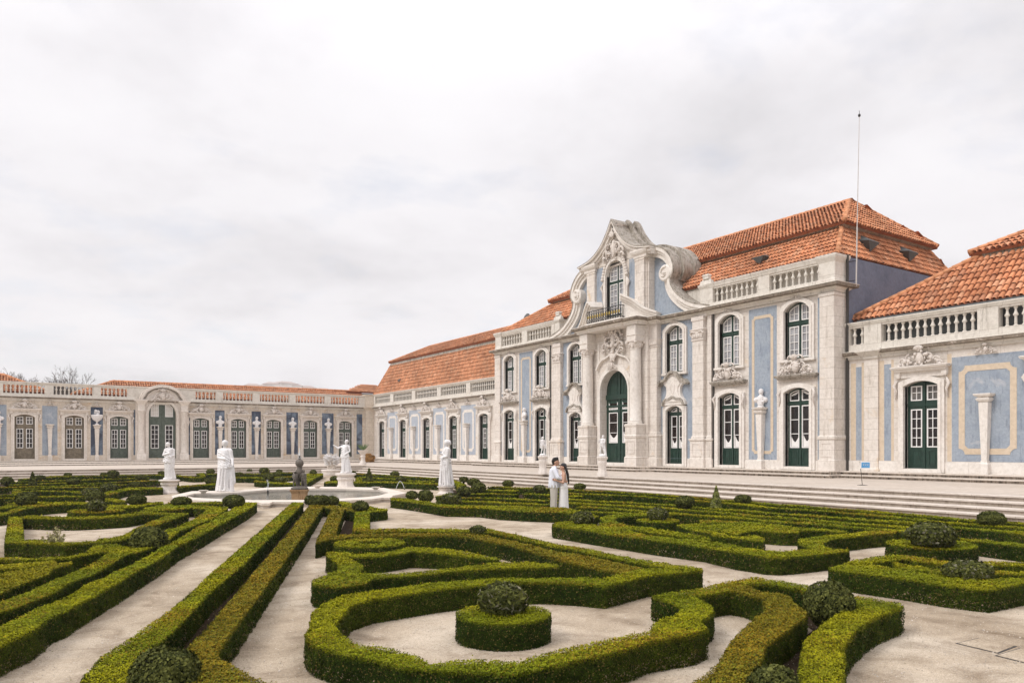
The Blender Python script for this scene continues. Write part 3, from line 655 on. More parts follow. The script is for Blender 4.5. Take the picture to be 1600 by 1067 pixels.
# base course, string lines
mb = MB(); 
for a, b_ in ((-HW + 0.1, -14.55), (-12.95, -10.05), (-8.45, -5.75), (-4.2, -3.2), (3.2, 4.2), (5.75, 8.45), (10.05, 12.95), (14.55, HW - 0.1)): mb.box(a, b_, -0.05, 0.0, 0.94, 1.45)
mb.box(-HW, HW, -0.04, 0.0, 9.98, 10.03)
B.put(mb, 'base_course', 'trim')
for k, x, w, z0, z1, rs in jobs:
    up = k[0] == 'w'
    surround(B, 'window_surround' if up else 'door_surround', x, w, z0 if up else 0.96, z1, rs, 0.30 if not up else 0.26)
    if up: joinery(B, 'window', x, w, z0, z1, rs, z0 + 1.92, z0 + 0.12, 0.22, 'green', 2, 4, 2, 2, 'paleglass', 'paleglass', tb=0.14)
    else: joinery(B, 'door', x, w, z0, z1, rs, z0 + (3.35 if k == 'd' else 3.12), z0 + 0.98, 0.24, 'green', 1, 3, 1, 1, 'glass', curtain=True, tb=0.12, st=0.12)
    mb = MB()
    if up:
        mb.ring(x - w / 2 - 0.25, x + w / 2 + 0.25, -0.12, 0.0, [(0.0, z0 - 0.16), (0.06, z0 - 0.12), (0.06, z0)])
        B.put(mb, 'window_sill', 'trim')
        k_ = shellwork(int(x * 10), 0.55, 0.36, 0.12); move(k_, x, -0.12, z1 + 0.10); B.put(k_, 'keystone_carving', 'oldmarble', smooth=True)
    else:
        mb.box(x - w / 2 - 0.1, x + w / 2 + 0.1, -0.16, 0.0, 0.945, 1.11); B.put(mb, 'threshold', 'trim')
        if k == 'd':
            mb = MB(); mb.ring(x - 1.10, x + 1.10, -0.22, 0.0, [(0.0, 5.72), (0.05, 5.80), (0.12, 5.84), (0.16, 5.93), (0.12, 5.97)]); hd = B.put(mb, 'door_hood', 'oldtrim')
            k_ = shellwork(int(x * 7), 2.1, 1.05, 0.24); move(k_, x, -0.16, 5.95); B.put(k_, 'hood_carving', 'oldmarble', hd, smooth=True)
            for s2 in (-1, 1):
                k_ = MB(); k_.tube([(x + s2 * 0.98, -0.12, 5.2 - 0.0), (x + s2 * 1.10, -0.2, 4.95), (x + s2 * 1.0, -0.18, 4.7), (x + s2 * 1.07, -0.12, 4.3)], [0.05, 0.09, 0.06, 0.03], 6); B.put(k_, 'side_scroll', 'oldmarble', hd, smooth=True)
        else:   # cartouche between lower door and upper window
            hf = catmull([(0.98, 4.78), (0.90, 5.05), (0.68, 5.3), (0.58, 5.6), (0.62, 5.92), (0.82, 6.1), (0.74, 6.34), (0.34, 6.62), (0.0, 6.74)], 4)
            a = [(x + u, z_) for u, z_ in hf] + [(x - u, z_) for u, z_ in hf[-2::-1]]
            mb = MB(); mb.slab([a], -0.22, 0.0); mb.slab([[(x + (u - x) * 0.72, 5.75 + (z_ - 5.75) * 0.80) for u, z_ in a]], -0.27, -0.22); ca = B.put(mb, 'cartouche', 'trim')
            mb = MB(); pth = catmull([(x + 1.10, 5.98), (x + 0.92, 6.2), (x + 0.6, 6.28), (x + 0.3, 6.62), (x, 6.74), (x - 0.3, 6.62), (x - 0.6, 6.28), (x - 0.92, 6.2), (x - 1.10, 5.98)], 4); band(mb, pth, -0.02, -0.16, -0.42, 0.0); B.put(mb, 'upper_moulding', 'oldtrim', ca); mb = MB()
            pth = catmull([(x + 0.85, 4.72), (x + 0.66, 5.05), (x + 0.3, 5.1), (x, 5.22), (x - 0.3, 5.1), (x - 0.66, 5.05), (x - 0.85, 4.72)], 4); band(mb, pth, 0.0, -0.12, -0.34, 0.0)
            B.put(mb, 'cartouche_moulding', 'oldtrim', ca)
            mb = MB(); mb.tube([(x, -0.25, 6.2), (x + 0.16, -0.26, 5.95), (x + 0.12, -0.26, 5.6), (x, -0.25, 5.4), (x - 0.12, -0.26, 5.6), (x - 0.16, -0.26, 5.95), (x, -0.25, 6.2)], 0.035, 6); B.put(mb, 'cartouche_relief', 'oldmarble', ca, smooth=True)
for sx in (-1, 1):
    panel(B, sx * 11.5 - 0.93, sx * 11.5 + 0.93, 1.45, 9.84); herm(B, sx * 11.5, 0.94, 4.33, y=-0.03)
    x0, x1 = sorted((sx * 3.55, sx * 6.55)); mb = MB()
    w_ = arch(sx * 4.95, 2.1, 6.6, 10.0, 0.4); 
    mb.slab([[(x0, 1.452), (x1, 1.452), (x1, 9.95), (x0, 9.95)], arch(sx * 4.95, 1.42, 1.46, 4.73, 0.3), arch(sx * 4.95, 1.52, 6.78, 9.77, 0.42)], -0.012, 0.01); B.put(mb, 'plaster_panel', 'blue')
    a, b_ = sorted((sx * 14.93, sx * 15.08)); mb = MB(); mb.box(a, b_, -0.012, 0.01, 1.5, 9.8); B.put(mb, 'plaster_strip', 'blue')
    # giant order: plain corner piers, capitals inside
    a, b_ = sorted((sx * 15.13, sx * HW)); 
    mb = MB(); mb.ring(a, b_, -0.16, 0.95, [(0.07, 0.94), (0.07, 1.46), (0.02, 1.5), (0.02, 2.5), (0.07, 2.55), (0.07, 2.66), (0.0, 2.74), (0.0, 2.9), (0.0, 9.75), (0.04, 9.80), (0.04, 9.95)])
    mb.slab([[(a + 0.1, 1.65), (b_ - 0.1, 1.65), (b_ - 0.1, 2.38), (a + 0.1, 2.38)], [(a + 0.17, 1.72), (b_ - 0.17, 1.72), (b_ - 0.17, 2.31), (a + 0.17, 2.31)]], -0.20, -0.17)
    B.put(mb, 'corner_pilaster', 'stone')
    a, b_ = sorted((sx * 6.58, sx * 7.45)); p = pilaster(B, a, b_, 0.94, 8.55, 0.26, ped=2.66)
    mb = MB(); mb.ring(a, b_, -0.27, 0.0, [(0.0, 8.5), (0.05, 8.56), (0.05, 8.62), (0.0, 8.64)]); mb.ring(a, b_, -0.27, 0.0, [(0.0, 8.63), (0.02, 8.66), (0.08, 9.0), (0.05, 9.05), (0.13, 9.20), (0.0, 9.26), (0.0, 9.7), (0.05, 9.74), (0.05, 9.97)])
    for s2 in (-1, 1):
        xx = (a + b_) / 2 + s2 * 0.38; mb.tube([(xx - s2 * 0.25, -0.36, 9.02), (xx, -0.40, 9.08), (xx + s2 * 0.12, -0.38, 8.95), (xx + s2 * 0.05, -0.36, 8.82), (xx - s2 * 0.04, -0.35, 8.88)], [0.04, 0.05, 0.055, 0.045, 0.03], 6)
    for k in range(5): mb.ball((a + (b_ - a) * (k + 0.5) / 5, -0.33, 8.78 + 0.05 * (k % 2)), (0.09, 0.06, 0.13), 6)
    B.put(mb, 'capital', 'oldmarble', p)
    a, b_ = sorted((sx * 7.62, sx * 7.92)); pilaster(B, a, b_, 0.94, 9.97, 0.10, ped=2.66)
    mb = MB(); mb.tube([(sx * 8.05, -0.07, 10.0), (sx * 8.05, -0.07, 1.0)], 0.055, 6); B.put(mb, 'drainpipe', 'pipe')
mb = MB(); mb.tube([(HW + 0.12, 0.8, 11.9), (HW + 0.12, 0.82, 0.95)], 0.07, 8); B.put(mb, 'drainpipe', 'pipe')
# entablature and parapet
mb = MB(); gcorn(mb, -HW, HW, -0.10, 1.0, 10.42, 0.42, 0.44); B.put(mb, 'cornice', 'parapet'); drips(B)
for sx in (-1, 1):
    if sx > 0: balustrade(B, [(7.62, 8.0), (11.25, 12.0), (15.1, HW - 0.03)], [(8.0, 11.25), (12.0, 15.1)], 10.42, 10.68, 11.5, 11.86, -0.08, 0.36)
    else: balustrade(B, [(-8.0, -7.62), (-12.0, -11.25), (-HW + 0.03, -15.1)], [(-11.25, -8.0), (-15.1, -12.0)], 10.42, 10.68, 11.5, 11.86, -0.08, 0.36)
    a, b_ = sorted((sx * (HW - 0.9), sx * HW)); mb = MB(); mb.ring(a, b_, -0.10, 0.95, [(0.02, 10.42), (0.02, 10.62), (0, 10.68), (0, 11.5), (0.05, 11.6), (0.12, 11.72), (0.14, 11.85), (0.1, 11.88)]); B.put(mb, 'corner_pier', 'parapet')
    a, b_ = sorted((sx * 4.6, sx * 7.0)); mb = MB(); mb.ring(a, b_, 0.72, 1.1, [(0.0, 10.42), (0.0, 11.58), (0.08, 11.72), (0.10, 11.84), (0.06, 11.86)]); a, b_ = sorted((sx * 6.98, sx * 7.62)); mb.ring(a, b_, -0.04, 1.1, [(0.0, 10.42), (0.0, 11.58), (0.08, 11.72), (0.10, 11.84), (0.06, 11.86)])
    xx = sx * 7.35; mb.ring(xx - 0.45, xx + 0.45, 0.0, 0.3, [(0.0, 11.86), (-0.05, 12.1), (-0.12, 12.14), (-0.12, 12.2)]); mb.ring(xx - 0.2, xx + 0.2, 0.06, 0.26, [(0.02, 12.2), (0.02, 12.35), (0.06, 12.4), (0.0, 12.48)]); B.put(mb, 'parapet_wall', 'parapet')
# ---- portal frontispiece
YF = -0.62
mb = MB(); ap = arch(0, 2.8, 1.12, 7.35, 1.4, 20)
mb.slab([[(-3.1, 0.94), (3.1, 0.94), (3.1, 10.0), (-3.1, 10.0)], ap], YF, 0.0); B.put(mb, 'portal_wall', 'stone')
mb = MB(); 
mb.slab([arch(0, 3.5, 0.95, 7.7, 1.75, 20), hole_in(arch(0, 2.8, 0.95, 7.35, 1.4, 20), 0.95)], YF - 0.12, YF); mb.slab([arch(0, 3.1, 0.96, 7.5, 1.55, 20), hole_in(arch(0, 2.8, 0.96, 7.35, 1.4, 20), 0.96)], YF - 0.17, YF - 0.12)
mb.box(-1.5, 1.5, YF - 0.25, 0.0, 0.945, 1.11)
pth = catmull([(1.75, 7.45), (1.3, 8.0), (0.6, 8.25), (0, 8.5), (-0.6, 8.25), (-1.3, 8.0), (-1.75, 7.45)], 5); band(mb, pth, 0, -0.10, YF - 0.22, YF)
for sx in (-1, 1):
    a, b_ = sorted((sx * 1.62, sx * 1.78)); mb.box(a, b_, YF - 0.05, YF, 7.9, 9.3)
mb.box(-1.78, 1.78, YF - 0.05, YF, 9.3, 9.4)
B.put(mb, 'portal_surround', 'trim')
joinery(B, 'portal_door', 0, 2.8, 1.12, 7.35, 1.4, 4.95, 2.45, YF + 0.45, 'green', 1, 3, 1, 1, 'glass', curtain=True, solidtop=True, st=0.26, mid=0.24, tb=0.42, extra=(4.72, 5.22))
mb = MB(); mb.box(-0.06, 0.06, YF + 0.38, YF + 0.449, 5.6, 7.3); mb.box(-1.38, 1.38, YF + 0.36, YF + 0.449, 5.42, 5.75); B.put(mb, 'transom', 'green')
k_ = shellwork(5, 0.8, 0.7, 0.2); move(k_, 0, YF - 0.22, 7.35); B.put(k_, 'keystone_carving', 'oldmarble', smooth=True)
k_ = shellwork(9, 2.0, 2.2, 0.30); k_.v = [(x, y, z * 0.9 if z > 0.6 else z * 0.9) for x, y, z in k_.v]; move(k_, 0, YF - 0.12, 8.45)
rgk = random.Random(6)
for t in range(70):
    z_ = rgk.uniform(8.1, 10.4); wv = 0.95 * min(1, ((z_ - 7.9) / 1.5)) ** 0.8; u = rgk.uniform(-wv, wv); rr_ = rgk.uniform(0.07, 0.15); k_.ball((u, YF - 0.14 - 0.16 * (1 - abs(u) / (wv + .01)), z_), (rr_, rr_ * 0.8, rr_ * rgk.uniform(0.8, 1.5)), 6)
k_.ball((0, YF - 0.25, 8.2), (0.28, 0.12, 0.35), 8); k_.ball((0, YF - 0.3, 10.35), (0.42, 0.22, 0.18), 8)
B.put(k_, 'coat_of_arms', 'oldmarble', smooth=True)
for sx in (-1, 1):
    xc = sx * 2.42; yc = YF - 0.40
    mb = MB(); mb.ring(xc - 0.50, xc + 0.50, yc - 0.42, YF, [(0.06, 0.94), (0.06, 1.5), (0.0, 1.56), (0.0, 2.72), (0.06, 2.78), (0.08, 2.9), (0.02, 2.95), (0.02, 3.45), (0.06, 3.5), (0.06, 3.62), (0.0, 3.66)])
    mb.slab([[(xc - 0.36, 1.75), (xc + 0.36, 1.75), (xc + 0.36, 2.6), (xc - 0.36, 2.6)], [(xc - 0.29, 1.82), (xc + 0.29, 1.82), (xc + 0.29, 2.53), (xc - 0.29, 2.53)]], yc - 0.45, yc - 0.41)
    B.put(mb, 'column_pedestal', 'stone')
    mb = MB(); mb.lathe(xc, yc, [(0.46, 3.66), (0.46, 3.74), (0.41, 3.78), (0.43, 3.84), (0.385, 3.9), (0.385, 5.5), (0.335, 8.4), (0.37, 8.44), (0.34, 8.48)], 20); c_ = B.put(mb, 'column', 'trim', sharp=True)
    mb = MB(); mb.lathe(xc, yc, [(0.34, 8.48), (0.36, 8.6), (0.46, 8.86), (0.42, 8.9)], 14); mb.ring(xc - 0.40, xc + 0.40, yc - 0.40, yc + 0.40, [(0.0, 8.9), (0.06, 8.94), (0.06, 9.04), (0.0, 9.05)])
    for k in range(10):
        a = 2 * math.pi * k / 10; mb.ball((xc + 0.40 * math.cos(a), yc + 0.40 * math.sin(a), 8.66 + 0.08 * (k % 2)), (0.09, 0.09, 0.14), 6)
    for q in (-1, 1):
        for w_ in (-1, 1): mb.ball((xc + q * 0.40, yc + w_ * 0.38, 8.88), (0.12, 0.12, 0.10), 8)
    B.put(mb, 'capital', 'oldmarble', c_, sharp=True)
    mb = MB(); mb.ring(xc - 0.42, xc + 0.42, yc - 0.40, YF, [(0.0, 9.05), (0.0, 9.3), (0.05, 9.34), (0.0, 9.38), (0.0, 9.98)]); B.put(mb, 'entablature_block', 'trim')
    a, b_ = sorted((sx * 3.10, sx * 3.72)); p = pilaster(B, a, b_, 0.94, 8.5, 0.42, ped=2.95)
    mb = MB(); mb.ring(a, b_, -0.42, 0, [(0.0, 8.5), (0.05, 8.55), (0.0, 8.6), (0.09, 8.92), (0.12, 9.04), (0.0, 9.06), (0.0, 9.98)])
    for k in range(4): mb.ball((a + (b_ - a) * (k + 0.5) / 4, -0.47, 8.76), (0.09, 0.06, 0.14), 6)
    B.put(mb, 'capital', 'oldmarble', p)
# breaking cornice over the portal
mb = MB()
gcorn(mb, -3.75, 3.75, -0.50, 1.0, 10.44, 0.40, 0.45); gcorn(mb, -3.0, 3.0, YF - 0.85, 1.0, 10.46, 0.36, 0.45); gcorn(mb, -1.7, 1.7, YF - 0.95, 1.0, 10.48, 0.36, 0.45)
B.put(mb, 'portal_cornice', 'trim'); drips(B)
# ---- upper stage with ogee gable
YU = -0.55
og = catmull([(3.62, 14.93), (2.3, 15.20), (1.35, 15.72), (0.62, 16.50), (0.0, 17.5)], 6); og = og + [(-x, z) for x, z in og[-2::-1]]; og = og[::-1]
inner = [(x, z - 0.45) for x, z in og if abs(x) < 2.9]
mb = MB(); mb.slab([[(-2.95, 10.46), (2.95, 10.46), (2.95, 14.6)] + inner + [(-2.95, 14.6)], arch(0, 1.85, 11.0, 14.75, 0.925, 20)], YU, YU + 0.45)
B.put(mb, 'gable_wall', 'stone')
mb = MB(); mb.ring(-2.93, 2.93, YU + 0.46, 2.0, [(0, 10.46), (0, 14.7)]); B.put(mb, 'gable_side', 'stone')
joinery(B, 'balcony_window', 0, 1.85, 11.0, 14.75, 0.925, 13.35, 11.2, YU + 0.22, 'green', 2, 5, 3, 2, 'paleglass', 'paleglass')
surround(B, 'window_surround', 0, 1.85, 10.5, 14.75, 0.925, 0.30, 0.12).location.y = YU + 0.0
k_ = shellwork(21, 2.0, 1.9, 0.28); k_.v = [(x, y, z) for x, y, z in k_.v]; move(k_, 0, YU - 0.14, 14.75)
for sx in (-1, 1):
    for t in range(9): k_.ball((sx * (0.75 + 0.06 * t), YU - 0.16, 15.15 - 0.19 * t), (0.15, 0.12, 0.13), 6)
    k_.tube([(sx * 1.2, YU - 0.1, 13.4), (sx * 1.38, YU - 0.12, 13.1), (sx * 1.22, YU - 0.12, 12.8), (sx * 1.28, YU - 0.1, 12.2)], [0.06, 0.1, 0.07, 0.03], 6)
B.put(k_, 'gable_carving', 'oldmarble', smooth=True)
for sx in (-1, 1):
    a, b_ = sorted((sx * 1.33, sx * 2.0)); mb = MB(); mb.box(a, b_, YU - 0.015, YU, 10.5, 14.55); B.put(mb, 'plaster_strip', 'blue')
    a, b_ = sorted((sx * 2.03, sx * 2.88)); pilaster(B, a, b_, 10.46, 14.2, 0.18, YU)
    mb = MB(); mb.ring(a, b_, YU - 0.18, YU, [(0.0, 14.2), (0.04, 14.26), (0.0, 14.3), (0.0, 14.45), (0.1, 14.6), (0.12, 14.7)])
    a, b_ = sorted((sx * 2.94, sx * 3.05)); mb.ring(a, b_, YU + 0.1, 1.2, [(0.0, 10.46), (0.0, 14.2), (0.08, 14.3), (0.0, 14.35), (0.05, 14.65)]); B.put(mb, 'gable_pier', 'stone')
mb = MB(); mb.slab([[(-3.08, 14.42), (3.08, 14.42)] + [(x, z - 0.25) for x, z in og if abs(x) <= 3.08]], YU + 0.06, 1.42); B.put(mb, 'gable_fill', 'stone')
for sx in (-1, 1):
    a, b_ = sorted((sx * 2.0, sx * 3.08)); mb = MB(); mb.ring(a, b_, YU - 0.18, 1.3, [(0.0, 14.35), (0.05, 14.42), (0.05, 14.55), (0.16, 14.66), (0.22, 14.80), (0.22, 14.9), (0.1, 14.94)]); B.put(mb, 'gable_entablature', 'trim')
mb = MB(); band(mb, og, -0.46, -0.33, YU - 0.17, YU + 0.35); band(mb, og, -0.33, -0.14, YU - 0.30, YU + 0.35); band(mb, og, -0.12, -0.035, YU - 0.46, YU + 0.36)
B.put(mb, 'gable_cornice', 'trim')
og2 = [(x * 1.02, z + 0.06) for x, z in og]
mb = MB(); band(mb, og, -0.035, 0.0, YU - 0.48, YU + 0.36); band(mb, og, -0.45, 0.0, YU + 0.36, 1.45); band(mb, og2, -0.3, 0.07, 0.35, 0.72); band(mb, og2, -0.3, 0.09, 1.1, 1.5)
top_ = [(x, z) for x, z in og if abs(x) < 1.75]; band(mb, top_, -0.05, 0.17, 0.42, 0.68); band(mb, top_, -0.05, 0.20, 1.12, 1.5)
B.put(mb, 'gable_roof', 'oldtrim')
# volutes
for sx in (-1, 1):
    up = catmull([(2.7, 15.02), (3.2, 14.98), (3.75, 14.85), (4.4, 14.5), (4.92, 13.9), (5.10, 13.25), (4.82, 12.72)], 6)
    lo = catmull([(4.78, 12.86), (4.88, 12.3), (5.25, 11.75), (5.85, 11.25), (6.6, 10.85), (7.75, 10.52)], 6)
    up = [(sx * x, z) for x, z in up]; lo = [(sx * x, z) for x, z in lo]; s = sx
    mb = MB()
    for pth, w0, w1 in ((up, 0.0, 0.62), (lo, 0.0, 0.66)):
        d = lambda v: -v * s if s > 0 else -v * s
        band(mb, pth, -0.05 * s, -0.62 * s, -0.20, 0.9); band(mb, pth, 0.0, -0.20 * s, -0.42, 0.9); band(mb, pth, -0.20 * s, -0.36 * s, -0.31, 0.9)
    vo = B.put(mb, 'volute', 'trim')
    mb = MB(); band(mb, up, 0.10 * s, 0.0, -0.44, 0.9); band(mb, up, 0.16 * s, 0.0, 0.9, 1.9); band(mb, up, 0.26 * s, 0.1 * s, 0.35, 0.8); band(mb, up, 0.26 * s, 0.1 * s, 1.3, 1.95); band(mb, lo, 0.08 * s, 0.0, -0.44, 0.92); band(mb, up, 0.0, -0.5 * s, 0.91, 1.9); B.put(mb, 'volute_back', 'oldtrim', vo)
    mb = MB(); mb.lathe(0, 0, [(0.52, 0), (0.52, 0.5), (0.45, 0.56)], 20); mb.v = [(sx * 4.42 + x, -z + 0.08, 13.08 + y) for x, y, z in mb.v]
    sp = [(sx * (4.42 + (0.40 - 0.035 * k) * math.cos(1.2 + 0.62 * k)), -0.50, 13.08 + (0.40 - 0.035 * k) * math.sin(1.2 + 0.62 * k)) for k in range(11)]
    mb.tube(sp, [0.07 - 0.003 * k for k in range(11)], 6); mb.ball((sx * 4.42, -0.48, 13.08), (0.12, 0.14, 0.12), 8); B.put(mb, 'scroll', 'trim', vo, sharp=True)
    mb = MB(); pl = [(sx * 2.95, 10.46), (sx * 7.3, 10.46)] + [(x - sx * 0.3, z - 0.1) for x, z in lo[::-1]] + [(x - sx * 0.3, z - 0.2) for x, z in up[::-1]]
    if sx < 0: pl = pl[::-1]
    mb.slab([pl], 0.05, 0.7); B.put(mb, 'plaster_panel', 'blue')
    # half pediment turned outwards
    mb = MB(); hp = catmull([(0.0, 12.02), (0.8, 11.6), (1.6, 11.0), (2.5, 10.62)], 5)
    band(mb, hp, 0.0, 0.12, -0.62, 0.5); band(mb, hp, -0.16, 0.0, -0.50, 0.5); band(mb, hp, -0.30, -0.16, -0.38, 0.5)
    mb.slab([[(0.02, 10.48), (2.3, 10.48)] + [(x, z - 0.15) for x, z in hp[::-1] if z - 0.15 > 10.5]], -0.30, 0.5)
    an = R(-24) ; c_, s_ = math.cos(an), math.sin(an)
    mb.v = [(sx * (1.42 + x * c_ + y * s_), YF - 0.55 - x * s_ + y * c_, z) for x, y, z in mb.v]
    if sx < 0: mb.f = [tuple(reversed(f)) for f in mb.f]
    B.put(mb, 'half_pediment', 'trim')
# balcony
mb = MB(); mb.box(-1.75, 1.75, YF - 1.15, YU - 0.2, 10.49, 10.56); bal = B.put(mb, 'balcony_floor', 'trim')
mb = MB(); yb = YF - 1.05
for z in (10.62, 11.36): mb.box(-1.72, 1.72, yb - 0.02, yb + 0.02, z, z + 0.045); [mb.box(sx * 1.72 - 0.02, sx * 1.72 + 0.02, yb, YU - 0.1, z, z + 0.045) for sx in (-1, 1)]
for k in range(15):
    x = -1.7 + 3.4 * k / 14; mb.box(x - 0.012, x + 0.012, yb - 0.012, yb + 0.012, 10.56, 11.38)
    if k < 14:
        cx = x + 0.12; mb.tube([(cx + 0.10 * math.cos(a), yb, 11.0 + 0.26 * math.sin(a)) for a in [2 * math.pi * q / 10 for q in range(11)]], 0.014, 4); mb.tube([(cx - 0.1, yb, 10.66), (cx + 0.1, yb, 10.86)], 0.012, 4); mb.tube([(cx + 0.1, yb, 10.66), (cx - 0.1, yb, 10.86)], 0.012, 4)
for sx in (-1, 1):
    for k in range(5): y = yb + (YU - 0.1 - yb) * k / 5; mb.box(sx * 1.72 - 0.012, sx * 1.72 + 0.012, y - 0.012, y + 0.012, 10.56, 11.38)
rl = B.put(mb, 'railing', 'iron', bal)
mb = MB()
for k in range(14): mb.ball((-1.58 + 3.4 * k / 14, yb - 0.01, 11.0), (0.08, 0.035, 0.13), 6)
B.put(mb, 'railing_rosettes', 'gilt', rl)
# ---- roof
def q4(n, A, Bq, C, D, **k): return tiles(B, n, A, Bq, C, D, **k)
ex, ey0, ey1, ez = 15.75, 0.45, 12.45, 12.02; tx, ty0, ty1, tz = 14.85, 2.2, 10.9, 13.82
ux, uy0, uy1, uz = 15.25, 1.85, 11.25, 14.02; rx_, ry_, rz_ = 12.65, 6.4, 16.6
LT, LU, LR = 10.5, 11.05, 7.2        # the far (left) end is hipped much more gently
rf = q4('roof', (-ex, ey0, ez), (ex, ey0, ez), (tx, ty0, tz), (-LT, ty0, tz))
tiles(B, 'roof_slope', (ex, ey0, ez), (ex, ey1, ez), (tx, ty1, tz), (tx, ty0, tz), parent=rf); tiles(B, 'roof_slope', (-ex, ey1, ez), (-ex, ey0, ez), (-LT, ty0, tz), (-LT, ty1, tz), parent=rf)
tiles(B, 'roof_slope', (-LU, uy0, uz), (ux, uy0, uz), (rx_, ry_, rz_), (-LR, ry_, rz_), parent=rf); tiles(B, 'roof_slope', (ux, uy0, uz), (ux, uy1, uz), (rx_, ry_, rz_), (rx_, ry_, rz_), parent=rf)
tiles(B, 'roof_slope', (-LU, uy1, uz), (-LU, uy0, uz), (-LR, ry_, rz_), (-LR, ry_, rz_), parent=rf)
tiles(B, 'roof_slope', (ux, uy1, uz), (-LU, uy1, uz), (-LR, ry_, rz_), (rx_, ry_, rz_), parent=rf, pitch=0.5, course=0.8)
tiles(B, 'roof_slope', (ex, ey1, ez), (-ex, ey1, ez), (-LT, ty1, tz), (tx, ty1, tz), parent=rf, pitch=0.5, course=0.8)
for e_, t_, u_, r_ in ((ex, tx, ux, rx_), (-ex, -LT, -LU, -LR)):
    ridge(B, rf, (e_, ey0, ez + 0.05), (t_, ty0, tz + 0.05)); ridge(B, rf, (u_, uy0, uz + 0.05), (r_, ry_, rz_ + 0.03)); ridge(B, rf, (u_, uy1, uz + 0.05), (r_, ry_, rz_ + 0.03)); ridge(B, rf, (e_, ey1, ez + 0.05), (t_, ty1, tz + 0.05))
ridge(B, rf, (-LR, ry_, rz_ + 0.02), (rx_, ry_, rz_ + 0.02))
mb = MB(); mb.ring(-LT, tx, ty0, ty1, [(-0.02, tz - 0.25), (0.0, tz + 0.02), (0.14, tz + 0.08), (0.22, tz + 0.12), (0.22, tz + 0.16)]); mb.ring(-ex + 0.05, ex - 0.05, ey0 + 0.05, ey1 - 0.05, [(-0.35, ez - 0.40), (-0.2, ez - 0.3), (-0.05, ez - 0.12)])
B.put(mb, 'eaves', 'oldtrim', rf)
def dormer(B, par, p, d, up, s=0.55):
    """small pyramid vent; p foot on the slope, d outward, up along slope"""
    p = Vector(p); d = Vector(d); up = Vector(up).normalized(); side = d.cross(Vector((0, 0, 1))).normalized(); mb = MB()
    a = p + up * s * 1.5; l = p + side * s * 0.75 + up * 0.9 * s + d * 0.0; r = p - side * s * 0.75 + up * 0.9 * s; tip = p + d * s * 0.25 + up * 0.95 * s + Vector((0, 0, 0.12)); bt = p
    lt = l + Vector((0, 0, 0.10)); rt = r + Vector((0, 0, 0.10)); fr = p + d * s * 0.35 + Vector((0, 0, 0.55 * s)) 
    vs = [bt, l, a, r, fr + side * s * 0.7 + Vector((0, 0, 0.1)), fr - side * s * 0.7 + Vector((0, 0, 0.1))]
    mb.add([tuple(v) for v in vs], [(0, 1, 4), (0, 5, 3), (0, 4, 5), (4, 1, 2), (5, 2, 3), (4, 2, 5), (0, 3, 2, 1)])
    return B.put(mb, 'roof_vent', 'lead', par)
sl = Vector((0, ty0 - ey0, tz - ez)); f0 = Vector((9.8 - 0.8, ey0, ez))
dormer(B, rf, (10.6, ey0 + 0.45, ez + 0.50), (0, -1, 0), sl, 0.6)
sl = Vector((tx - ex, 0, tz - ez))
for y in (3.7, 7.6): dormer(B, rf, (ex - 0.22, y, ez + 0.55), (1, 0, 0), sl, 0.75)
B.o['label'] = B.o['label']

# ============================================================= LOW WINGS facing the garden from the east
def door_hood(B, x, w, z=5.9, sc=1.0, mat='oldmarble', ww=1.2):
    mb = MB(); mb.ring(x - ww, x + ww, -0.30, 0.0, [(-0.04, z - 0.22), (0.0, z - 0.14), (0.10, z - 0.08), (0.14, z), (0.08, z + 0.03)]); hd = B.put(mb, 'door_hood', B.trim)
    mb = MB()
    for s in (-1, 1): mb.ring(x + s * (ww - 0.12) - 0.09, x + s * (ww - 0.12) + 0.09, -0.17, 0.0, [(0.0, z - 0.5), (0.03, z - 0.40), (0.03, z - 0.14)])
    mb.slab([[(x - 1.05, z - 0.5), (x + 1.05, z - 0.5), (x + 1.05, z - 0.15), (x - 1.05, z - 0.15)]], -0.10, 0.0); B.put(mb, 'hood_bracket', B.trim, hd)
    k_ = shellwork(int(x * 13) + 3, 2.1 * sc, 0.95 * sc, 0.26); move(k_, x, -0.12, z + 0.0); B.put(k_, 'hood_carving', mat, hd, smooth=True)
    for s in (-1, 1):
        k_ = MB(); k_.tube([(x + s * (w / 2 + 0.36), -0.08, 5.3), (x + s * (w / 2 + 0.47), -0.13, 5.05), (x + s * (w / 2 + 0.36), -0.12, 4.8), (x + s * (w / 2 + 0.42), -0.08, 4.4)], [0.04, 0.08, 0.06, 0.025], 6); B.put(k_, 'side_scroll', mat, hd, smooth=True)
def wing_door(B, x, leaf, w=1.6, gl='glass', tg='midglass', lab=None):
    surround(B, 'door_surround', x, w, 0.96, 5.22, 0.22, 0.27)
    joinery(B, 'door', x, w, 1.12, 5.22, 0.22, 4.12, 2.12, 0.24, leaf, 2, 4, 2, 2, gl, tg, label=lab, st=0.155, mid=0.11, tb=0.20, flat=True)
    mb = MB(); mb.box(x - w / 2 - 0.15, x + w / 2 + 0.15, -0.2, 0.0, 0.945, 1.11); B.put(mb, 'threshold', B.trim)
